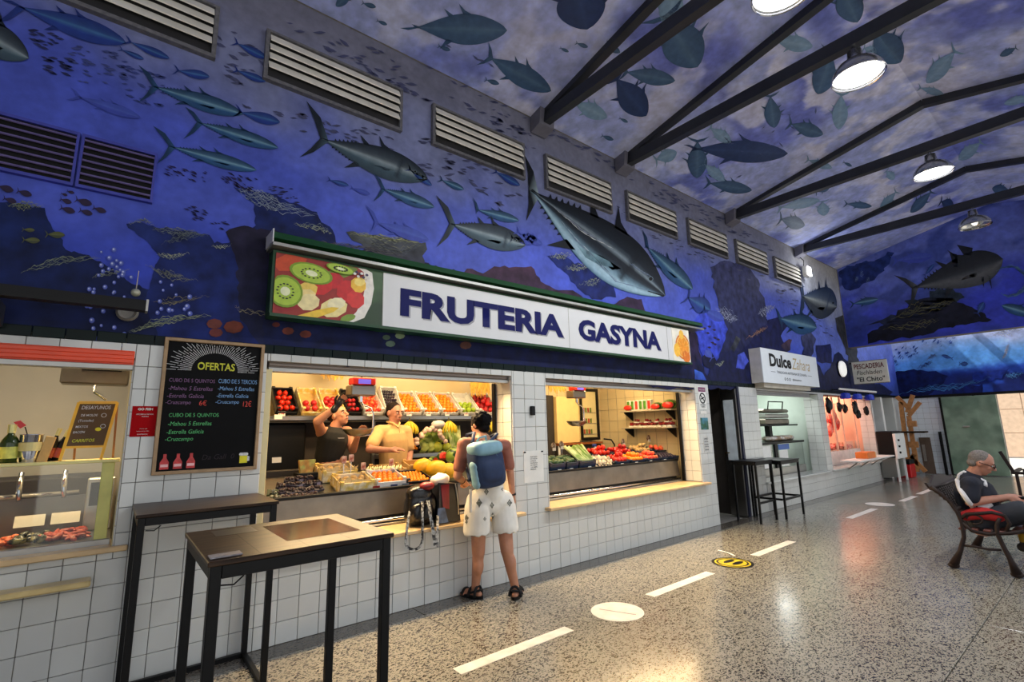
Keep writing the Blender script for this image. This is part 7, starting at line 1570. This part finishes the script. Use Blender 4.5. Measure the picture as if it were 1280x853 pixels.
for a, dx in ((aL, V((-.25, .97, 0))), (aR, V((.75, .66, 0)))):
    d = dx.normalized(); b.caps(a+V((0, 0, -.035))-d*.045, a+V((0, 0, -.038))+d*.10, .030, .034); r_ = d.cross(V((0, 0, 1)))
    for k in range(5): b.caps(a+d*.10+r_*(.026*(k-2)*.8)+V((0, 0, -.046)), a+d*(.148-.008*abs(k-1))+r_*(.028*(k-2)*.8)+V((0, 0, -.052)), .013, .010, 8)
b.caps(hipL, hipR, .09, .09); b.caps(pel, che, .12, .13, 18); b.caps(che, nek.lerp(che, .25), .13, .09, 18); b.caps(shL, shR, .055, .055); b.caps(nek.lerp(che, .2), hed, .052, .05)
b.caps(shL, elL, .046, .040); b.caps(elL, wrL, .040, .026); b.caps(shR, elR, .046, .038); b.caps(elR, wrR, .038, .026)
hand(b, wrL, V((.3, .9, -.1)), V((0, 0, -1)), .95, .35); hand(b, wrR, V((.05, .1, -1)), V((-1, .3, 0)), .95, .3, -1)
HP, HR = head(b, hed, V((-.12, 1, -.25)), V((0, .25, 1)), 1.0)
vox(b, 'body', M_skin2, cu, .0075, 4); eyes(HP, HR, 1.0, cu)
M_hair = mat('black_hair', (12, 9, 9), .8, var=.5, scale=60, bump=.3, spec=.1)
hb = MB(); hb.ell(HP(0, -.022, .034), (.090, .104, .096), 22, 16, rot=HR)
for k in range(70):
    a, e = random.uniform(0, 6.28), random.uniform(-.5, 1.4); p = V((math.cos(a)*math.cos(e)*.086, -.022+math.sin(a)*math.cos(e)*.100, .034+math.sin(e)*.092))
    if p.y > .05 and p.z < .07: continue
    hb.ell(HP(*p), random.uniform(.014, .024), 6, 5)
hb.ell(HP(0, -.055, -.045), (.062, .048, .045), 14, 10, rot=HR)
vox(hb, 'hair', M_hair, cu, .007, 2)
sb = MB(); sb.caps(pel+V((0, 0, .06)), che, .132, .142, 20); sb.caps(che, nek.lerp(che, .45), .142, .10, 20); sb.caps(shL, shR, .068, .068, 16); sb.caps(shL, shL.lerp(elL, .72), .062, .060); sb.caps(shR, shR.lerp(elR, .72), .062, .060)
vox(sb, 'tshirt', mat('brick_brown_tshirt', (140, 84, 68), .8, var=.12, scale=20), cu, .009, 5)
ob = MB(); ob.ell(pel+V((0, 0, -.06)), (.16, .115, .13), 24, 16); ob.caps(hipL+V((0, 0, .05)), hipR+V((0, 0, .05)), .112, .112, 18); ob.caps(pel+V((0, 0, .12)), pel, .132, .132, 18); kk = .52
ob.caps(hipL+V((-.01, 0, 0)), hipL.lerp(knL, kk)+V((-.02, 0, 0)), .118, .124, 18); ob.caps(hipR+V((.01, 0, 0)), hipR.lerp(knR, kk)+V((.01, 0, 0)), .118, .124, 18)
sho = vox(ob, 'shorts', mat('white_patterned_cotton', (222, 218, 208), .85, var=.06, scale=14), cu, .009, 3)
# trim the round hem flat and add the printed medallions (flat print on the cloth)
me = sho.data
zl = hipL.lerp(knL, kk).z-.02; inv_loc = V(cu.location)
for v in me.vertices:
    if v.co.z+inv_loc.z < zl: v.co.z = zl-inv_loc.z+.008*math.sin(v.co.x*90)
M_med = mat('grey_print', (96, 98, 88), .8, var=.3, scale=60)
def on_surface(ob_, u, v, y):   # nearest point of the cloth along the view ray, used to sew prints on
    d = ray(u, v).normalized(); im = full_mat(ob_).inverted(); hit, loc, nrm, idx = ob_.ray_cast(im @ CP, (im.to_3x3() @ d)); return (full_mat(ob_) @ loc, nrm) if hit else (None, None)
bpy.context.view_layer.update()
for (u, v, s) in ((599, 629, 5.0), (615, 632, 3.6), (608, 615, 3.8), (637, 629, 4.2), (583, 648, 4.0), (616, 645, 3.4), (583, 653, 2.4), (606, 649, 2.4), (628, 612, 2.2)):
    pts = []
    for k in range(12):
        a = k*PI/6; r_ = s*(1.0 if k % 3 == 0 else .62 if k % 3 == 1 else .68); p, n_ = on_surface(sho, u+r_*.8*math.cos(a), v+r_*1.25*math.sin(a), 0)
        if p is not None: pts.append(p-ray(u, v).normalized()*.003)
    if len(pts) > 5:
        MB().poly(pts).build('printed_medallion', M_med, cu)
        c0 = sum(pts, V((0, 0, 0)))/len(pts)-ray(u, v).normalized()*.001; MB().poly([c0+(p-c0)*.55 for p in pts]).build('printed_medallion_centre', mat('pale_print', (196, 194, 184), .8), cu); MB().poly([c0-ray(u, v).normalized()*.001+(p-c0)*.3 for p in pts]).build('printed_medallion_core', M_med, cu)
MB().tube([Q(588, 612, -.40), Q(588, 630, -.41), Q(588, 641, -.41)], .012, 6).build('hanging_strap', mat('grey_strap', (176, 172, 164), .7), cu)
# sandals
for a, dx in ((aL, V((-.25, .97, 0))), (aR, V((.75, .66, 0)))):
    d = dx.normalized(); r_ = d.cross(V((0, 0, 1))); sd = thing_child = None
    pts = []
    for k in range(20):
        q = k/20*2*PI; L = .135; w_ = .050+.006*math.cos(q); pts.append(a+V((0, 0, 0))-V((0, 0, a.z))+d*(.045+L*math.cos(q))+r_*(w_*math.sin(q))+V((0, 0, .001)))
    MB().prism(pts, (0, 0, .026)).build('sandal_sole', M_black, cu)
    for (o_, h_, w2) in ((-.035, .085, .052), (.04, .062, .050), (.115, .045, .050)):
        c_ = a-V((0, 0, a.z))+d*o_; MB().tube([c_+r_*w2*math.cos(t)*1.0+V((0, 0, .02+h_*math.sin(t))) for t in np.linspace(0, PI, 9)], .012, 8).build('sandal_strap', M_blk, cu, smooth=True)
    c_ = a-V((0, 0, a.z)); MB().tube([c_+r_*.048+d*.02+V((0, 0, .05)), c_-d*.062+r_*.02+V((0, 0, .075)), c_-d*.062-r_*.02+V((0, 0, .075)), c_-r_*.048+d*.02+V((0, 0, .05))], .010, 8).build('heel_strap', M_blk, cu, smooth=True)
MB().lathe([(.031, -.01), (.034, 0), (.031, .01)], wrR+V((0, 0, .03)), 14).build('bracelet', M_blk, cu); MB().lathe([(.045, -.012), (.048, 0), (.045, .012)], elL.lerp(wrL, .35), 14, (wrL-elL)).build('elbow_band', M_blk, cu)
# backpack: a bag with parts, carried on the back -> its own thing
bp = thing('backpack', 'navy backpack with pale blue lid and side pocket worn by the customer', 'backpack', (2.85, -.38, 1.1))
yb_ = -.40
tlp, trp, brp, blp = Q(584, 556, yb_), Q(622, 553, yb_), Q(631, 600, yb_), Q(592, 612, yb_)
b = MB(); cc = (tlp+trp+brp+blp)/4; ax = ((trp-tlp)+(brp-blp)).normalized(); uz = ((tlp-blp)+(trp-brp)).normalized(); nn = ax.cross(uz).normalized(); 
if nn.y > 0: nn = -nn
RB = Matrix((ax, nn, uz)).transposed(); W_ = (trp-tlp).length*.5; Hh = (tlp-blp).length*.5
def bkp(x, y, z): return cc+ax*x+nn*y+uz*z
b.ell(bkp(0, .0, -.02), (W_*.96, .10, Hh*.98), 32, 22, rot=RB, fn=sq(4.5)); b.ell(bkp(0, .05, -Hh*.30), (W_*.80, .075, Hh*.55), 28, 18, rot=RB, fn=sq(3))
vox(b, 'main_bag', mat('navy_nylon', (20, 42, 78), .7, var=.12, scale=20), bp, .009, 8)
b = MB(); b.ell(bkp(0, .02, Hh*.72), (W_*.97, .112, Hh*.34), 32, 20, rot=RB, fn=sq(3.2))
vox(b, 'lid', mat('pale_blue_nylon', (122, 162, 178), .6, var=.10, scale=14), bp, .009, 6)
b = MB(); [b.ell(bkp(-W_*.92, .02, -Hh*.78+.05*j), (.028, .055, .05), 10, 8, rot=RB) for j in range(4)]; vox(b, 'side_pocket', MATS['pale_blue_nylon'], bp, .008, 4)
MB().tube([bkp(W_*.35, .092, Hh*.42), bkp(W_*.62, .09, -.02), bkp(W_*.85, .07, -Hh*.4)], .007, 6).build('zip', MATS['pale_blue_nylon'], bp, smooth=True)
MB().tube([bkp(-.05, -.01, Hh*1.08), bkp(-.04, .02, Hh*1.24), bkp(.03, .02, Hh*1.26), bkp(.05, -.01, Hh*1.1)], .010, 8).build('grab_handle', MATS['pale_blue_nylon'], bp, smooth=True)
for s, sh in ((-1, shL), (1, shR)): MB().tube([bkp(W_*.6*s, -.03, Hh*.95), sh.lerp(nek, .45)+V((0, -.04, .075)), sh.lerp(nek, .40)+V((0, .07, .065)), sh.lerp(pel, .4)+V((0, .15, 0)), bkp(W_*1.0*s, -.05, -Hh*.6)], .016, 8).build('shoulder_strap', MATS['navy_nylon'], bp, smooth=True)

# ---- black rucksack and shopping bag on the ledge
rk = thing('backpack', 'black shiny rucksack lying on the fruit shop ledge with printed straps hanging down', 'backpack', (2.25, -.02, .66)); rk['label'] = 'black rucksack on the fruit shop ledge with white-printed straps hanging down'
M_shiny = mat('shiny_black_nylon', (16, 15, 17), .25, var=.4, scale=14, bump=.3)
b = MB(); A0 = Q(529, 640, -.02)
xr0, xr1 = Q(513, 640, 0).x, Q(548, 640, 0).x
b.ell(((xr0+xr1)/2, .08, .80), ((xr1-xr0)*.52, .10, .15), 28, 18, fn=sq(3.4)); b.ell(((xr0+xr1)/2-.02, .07, .93), ((xr1-xr0)*.44, .085, .08), 22, 14, fn=sq(2.6)); b.ell(((xr0+xr1)/2-.03, .0, .78), ((xr1-xr0)*.36, .06, .09), 22, 14, fn=sq(2.8))
vox(b, 'main_bag', M_shiny, rk, .009, 4)
MB().ell((Q(535, 612, 0).x, .02, 1.0), (.075, .05, .04), 12, 8).build('red_flap', mat('dark_red_nylon', (120, 14, 24), .4, var=.2), rk, smooth=True)
M_st = mat('printed_strap', (176, 176, 172), .6, var=.6, scale=70, c2=(24, 24, 26))
def strap(pts, nm='strap', w=.022):
    b = MB(); P_ = [V(p) for p in pts]; n = 24; R2 = []
    def cr(t):
        s = t*(len(P_)-1); i = min(int(s), len(P_)-2); f = s-i; p0 = P_[max(i-1, 0)]; p1 = P_[i]; p2 = P_[i+1]; p3 = P_[min(i+2, len(P_)-1)]
        return .5*((2*p1)+(p2-p0)*f+(2*p0-5*p1+4*p2-p3)*f*f+(3*p1-p0-3*p2+p3)*f**3)
    prev = None
    for k in range(n+1):
        p = cr(k/n); q = cr(min((k+1)/n, 1)); 
        if k < n: b.bar(p, q+(q-p)*.08, w, .004, (0, -1, 0))
    b.build(nm, M_st, rk)
S_ = lambda u, v, y=-.125: Q(u, v, y)
strap([S_(512, 640, -.05), S_(510, 652), S_(508, 668), S_(507, 680), S_(512, 686), S_(520, 687), S_(527, 680), S_(528, 665), S_(528, 645), S_(528, 628, -.06)]); strap([S_(535, 626, -.06), S_(538, 645), S_(541, 662), S_(544, 682)], w=.03); strap([S_(547, 645, -.06), S_(547, 660), S_(546, 672), S_(547, 684)], w=.026)
sbg = thing('shopping_bag', 'black and red shopping bag standing on the ledge beside the customer', 'bag', (2.45, .0, .66)); xa, xb = Q(545, 640, .02).x, Q(572, 640, .02).x
MB().prism([(xa, -.03, .662), (xb, -.03, .662), (xb-.02, -.01, 1.0), (xa+.02, -.01, 1.02)], (0, .17, 0)).build('bag_body', mat('black_plastic_bag', (22, 24, 30), .3, var=.3, scale=10), sbg)
MB().prism([(xa+.04, -.034, .80), (xa+.11, -.034, .78), (xa+.12, -.014, 1.0), (xa+.03, -.014, 1.0)], (0, .002, 0)).build('red_panel', mat('wine_red_panel', (130, 14, 30), .35), sbg); MB().prism([(xa-.02, -.036, .665), (xa+.10, -.036, .665), (xa+.06, -.034, .80), (xa-.01, -.034, .80)], (0, .002, 0)).build('blue_print', mat('blue_grey_print', (90, 110, 140), .4, var=.5, scale=14), sbg)
b = MB(); b.ell((xa+.07, .06, 1.04), (.085, .07, .06), 14, 10, fn=lambda p: 1+.2*math.sin(5*p.x+3)*math.sin(6*p.y+2)); o = b.build('white_bag', M_paper, smooth=True); tag(o, 'crumpled white bag sticking out of the black shopping bag', 'bag')
MB().tube([(xb-.05, -.02, 1.0), (xb-.03, -.03, .85), (xb-.02, -.03, .72)], .006, 6).build('handle', M_alu, sbg)

# ---- saleswoman
yw = 1.32
wo = thing('person', 'saleswoman in a black sleeveless top raising a gloved hand to the scale', 'person', (1.9, yw, 0))
W = lambda u, v, y=yw: wp(u, v, y)
hd = W(424, 520, 1.30); sl, sr = W(402, 541), W(434, 540); el = W(397, 527, 1.05); wl_ = W(420, 509, .95); er = W(441, 563, 1.25); wr_ = W(447, 546, .98); ch_ = W(416, 551); pv = W(410, 585)
b = MB(); b.caps(pv-V((0, 0, .9)), pv, .11, .15, 18); b.caps(pv, ch_, .13, .145, 18); b.ell(ch_, (.16, .12, .15), 18, 12); b.caps(sl, sr, .062, .062); b.caps(ch_+V((0, 0, .1)), hd-V((0, 0, .03)), .062, .054)
b.caps(sl, el, .056, .046); b.caps(el, wl_, .046, .030); b.caps(sr, er, .056, .044); b.caps(er, wr_, .044, .028); hand(b, wl_, V((.5, -.2, .8)), V((.3, -1, 0)), 1, .3); hand(b, wr_, V((.3, -.4, .8)), V((0, -1, 0)), 1, .4, -1)
HP, HR = head(b, hd, V((.45, -.75, .28)), V((-.2, .2, 1)), 1.02); vox(b, 'body', M_skin, wo, .0085, 4); eyes(HP, HR, 1.02, wo)
b = MB(); b.ell(HP(0, -.024, .040), (.083, .094, .084), 18, 14, rot=HR); b.ell(HP(0, -.115, .03), (.045, .04, .045), 12, 8, rot=HR); b.ell(HP(0, -.06, -.03), (.07, .05, .05), 12, 8, rot=HR); vox(b, 'hair', mat('brown_hair', (44, 26, 18), .8, var=.4, scale=60, bump=.2, spec=.1), wo, .008, 3)
b = MB(); b.caps(pv+V((0, 0, .10)), ch_, .142, .158, 18); b.ell(ch_, (.172, .134, .155), 18, 12); b.caps(ch_+V((-.06, 0, .08)), sl.lerp(sr, .28)+V((0, 0, .03)), .07, .045); b.caps(ch_+V((.06, 0, .08)), sl.lerp(sr, .72)+V((0, 0, .03)), .07, .045); vox(b, 'black_top', M_blk, wo, .009, 3)
b = MB(); b.caps(pv-V((0, 0, .92)), pv-V((0, 0, .03)), .13, .162, 18); vox(b, 'apron', M_blk, wo, .012, 3)
MB().box((ch_.x+.0, ch_.y-.15, ch_.z+.02), (ch_.x+.07, ch_.y-.146, ch_.z+.03)).build('print_line', M_alu, wo)
b = MB(); hand(b, wl_, V((.5, -.2, .8)), V((.3, -1, 0)), 1.14, .3); b.caps(wl_-V((.02, 0, .03)), wl_, .036, .034); vox(b, 'glove', mat('black_nitrile', (14, 14, 22), .3), wo, .006, 1)
# ---- salesman
ym = 1.38
mn = thing('person', 'salesman in a yellow polo shirt standing behind the counter', 'person', (2.6, ym, 0))
W = lambda u, v, y=ym: wp(u, v, y)
hd = W(493, 517); sl, sr = W(474, 540), W(507, 540); el = W(462, 562, 1.22); wl_ = W(488, 563, 1.02); er = W(512, 566, 1.34); wr_ = W(511, 584, 1.18); ch_ = W(491, 551); pv = W(493, 590)
b = MB(); b.caps(pv-V((0, 0, .95)), pv, .12, .15, 18); b.caps(pv, ch_, .14, .15, 18); b.caps(sl, sr, .06, .06); b.caps(ch_+V((0, 0, .1)), hd-V((0, 0, .03)), .066, .06); b.caps(sl, el, .056, .046); b.caps(el, wl_, .045, .030); b.caps(sr, er, .056, .046); b.caps(er, wr_, .045, .03)
hand(b, wl_, V((.9, -.3, .1)), V((0, .3, -1)), 1.05, .25); hand(b, wr_, V((0, -.5, -.8)), V((0, -1, .3)), 1.05, .4, -1); HP, HR = head(b, hd, V((.30, -1, -.12)), V((0, 0, 1)), 1.08); vox(b, 'body', M_skin3, mn, .0085, 4); eyes(HP, HR, 1.08, mn)
b = MB(); b.ell(HP(0, -.022, .040), (.086, .100, .094), 18, 14, rot=HR); b.ell(HP(0, -.06, -.01), (.086, .05, .05), 12, 8, rot=HR); vox(b, 'hair', mat('dark_grey_hair', (30, 24, 22), .8, var=.5, scale=60, bump=.2, spec=.1), mn, .008, 3)
M_polo = mat('yellow_polo', (206, 168, 112), .8, var=.06, scale=16)
b = MB(); b.caps(pv-V((0, 0, .12)), ch_, .160, .168, 20); b.caps(ch_, ch_+V((0, 0, .12)), .168, .10, 20); b.caps(sl, sr, .082, .082); b.caps(sl, sl.lerp(el, .72), .076, .074); b.caps(sr, sr.lerp(er, .72), .076, .074); vox(b, 'polo_shirt', M_polo, mn, .010, 5)
b = MB(); b.caps(pv-V((0, 0, .96)), pv-V((0, 0, .12)), .13, .155, 18); vox(b, 'trousers', M_dark, mn, .014, 2)
nk = ch_+V((0, -.03, .20)); MB().tube([nk+V((-.07, .05, .02)), nk+V((-.04, -.06, -.0)), nk+V((0, -.10, -.05)), nk+V((.04, -.06, 0)), nk+V((.07, .05, .02))], .012, 8).build('collar', M_polo, mn, smooth=True); MB().tube([nk+V((0, -.125, -.05)), nk+V((0, -.145, -.11))], .003, 6).build('placket', mat('placket_shadow', (150, 110, 60), .8), mn)

# ---- seated man
XSM = 7.06
se = thing('person', 'seated man in a black and white T-shirt with glasses, looking down on the bench', 'person', (XSM, -3.0, 0)); se['label'] = 'seated man with glasses in a black and white shirt looking down on the bench'
Z = lambda u, v, x=XSM: xp(u, v, x)
hd = Z(1227, 579); ch_ = Z(1219, 617); pv = Z(1228, 652); nk = Z(1211, 594)
shN, shF = Z(1213, 606, XSM-.19), Z(1222, 606, XSM+.19); elN = Z(1213, 628, XSM-.24); wrN = Z(1258, 622, XSM-.06); elF = Z(1235, 628, XSM+.24); wrF = Z(1262, 621, XSM+.06)
hN, hF = Z(1228, 652, XSM-.10), Z(1232, 652, XSM+.10); kN = Z(1284, 636, XSM-.14); kF = Z(1292, 640, XSM+.12); aN = Z(1300, 680, XSM-.12); aF = Z(1282, 676, XSM+.14)
b = MB(); b.caps(pv, ch_, .15, .155, 20); b.caps(ch_, ch_.lerp(nk, .6), .15, .10, 18); b.caps(shN, shF, .06, .06); b.caps(nk.lerp(ch_, .2), hd-V((0, -.02, .02)), .062, .062); b.caps(shN, elN, .055, .046); b.caps(elN, wrN, .046, .03); b.caps(shF, elF, .055, .046); b.caps(elF, wrF, .046, .03)
b.caps(hN, kN, .085, .062); b.caps(hF, kF, .085, .062); b.caps(kN, aN, .058, .038); b.caps(kF, aF, .058, .038); b.caps(hN, hF, .10, .10)
hand(b, wrN, V((.3, -1, -.1)), V((.6, 0, -.6)), 1.05, .5); hand(b, wrF, V((-.3, -1, -.1)), V((-.6, 0, -.6)), 1.05, .5, -1); HP, HR = head(b, hd, V((0.12, -.88, -.45)), V((0, -.45, .9)), 1.03); vox(b, 'body', M_skin3, se, .0085, 4); eyes(HP, HR, 1.03, se)
b = MB(); b.ell(HP(0, -.024, .034), (.081, .096, .090), 20, 14, rot=HR); b.ell(HP(0, -.06, -.03), (.078, .05, .045), 12, 8, rot=HR); vox(b, 'hair', mat('short_grey_hair', (112, 104, 98), .8, var=.35, scale=80, bump=.3), se, .008, 4)
gl = MB()
for q in (-1, 1): gl.tube([HP(.034*q+.024*math.cos(a), .100, .006+.016*math.sin(a)) for a in np.linspace(0, 2*PI, 13)], .0028, 6); gl.tube([HP(.060*q, .096, .010), HP(.084*q, .05, .012), HP(.086*q, -.02, .006)], .0034, 6)
gl.tube([HP(-.010, .106, .01), HP(.010, .106, .01)], .0028, 6); gl.build('glasses', M_black, se, smooth=True)
b = MB(); b.caps(pv+V((0, 0, .02)), ch_, .162, .172, 20); b.caps(ch_, ch_.lerp(nk, .7), .170, .11, 18); b.caps(shN, shF, .085, .085); b.caps(shN, shN.lerp(elN, .72), .080, .078); b.caps(shF, shF.lerp(elF, .72), .080, .078); vox(b, 'shirt', mat('navy_black_cotton', (18, 22, 36), .85, var=.12, scale=20), se, .010, 4)
M_whs = mat('white_cotton', (206, 204, 204), .85, var=.05)
sh = se.children[-1]; bpy.context.view_layer.update()
def sewn(pts, w, nm, ob_, m, x_):
    b = MB(); prev = None; P_ = []
    for (u, v) in pts:
        p, n_ = on_surface(ob_, u, v, 0)
        if p is not None: P_.append(p-ray(u, v).normalized()*.004)
    if len(P_) > 1: b.tube(P_, w, 8); b.build(nm, m, se, smooth=True)
def interp(path, n):
    o = []
    for k in range(n+1):
        s = k/n*(len(path)-1); i = min(int(s), len(path)-2); f = s-i; o.append((path[i][0]*(1-f)+path[i+1][0]*f, path[i][1]*(1-f)+path[i+1][1]*f))
    return o
sewn(interp([(1197, 602), (1199, 594), (1207, 588), (1217, 586), (1225, 590), (1231, 599), (1232, 608)], 18), .016, 'white_piping', sh, M_whs, 0); sewn(interp([(1197, 600), (1200, 612), (1208, 624), (1216, 634), (1222, 640)], 14), .024, 'white_side_panel', sh, M_whs, 0); sewn(interp([(1222, 634), (1232, 634), (1238, 630)], 6), .03, 'white_side_panel', sh, M_whs, 0)
b = MB(); b.caps(hN, hN.lerp(kN, .86), .105, .092, 18); b.caps(hF, hF.lerp(kF, .86), .105, .092, 18); b.caps(hN, hF, .12, .12, 18); vox(b, 'shorts', mat('dark_grey_shorts', (40, 44, 52), .85, var=.1, scale=20), se, .010, 3)
for a in (aN, aF): b = MB(); b.caps(a+V((0, .03, -.07)), a+V((0, -.17, -.09)), .045, .036, 14); b.caps(a, a+V((0, 0, -.05)), .045, .045, 14); vox(b, 'shoe', mat('black_yellow_shoe', (30, 28, 26), .5, var=.2, scale=10), se, .008, 2); MB().caps(a+V((0, 0, -.01)), a+V((0, 0, .05)), .046, .050).build('yellow_sock', mat('mustard_sock', (176, 140, 30), .8), se, smooth=True)
t = MB().bbox((XSM-.04, wrN.y-.16, wrN.z-.01), (XSM+.05, wrN.y-.08, wrN.z+.012), .003).build('phone', M_black); tag(t, 'dark phone held by the seated man', 'phone')
t = thing('red_bag', 'red soft bag lying beside the seated man on the bench', 'bag', (6.86, -2.95, .47)); b = MB(); c_ = Z(1228, 643, 6.84)
for k in range(9): b.ell(Z(1208+5*k, 645-3*math.sin(k*.45), 6.845), (.05, .055, .05+.012*math.sin(k*.4)), 10, 8)
vox(b, 'bag', mat('red_fabric', (176, 28, 30), .8, var=.18, scale=12, bump=.3), t, .009, 4)
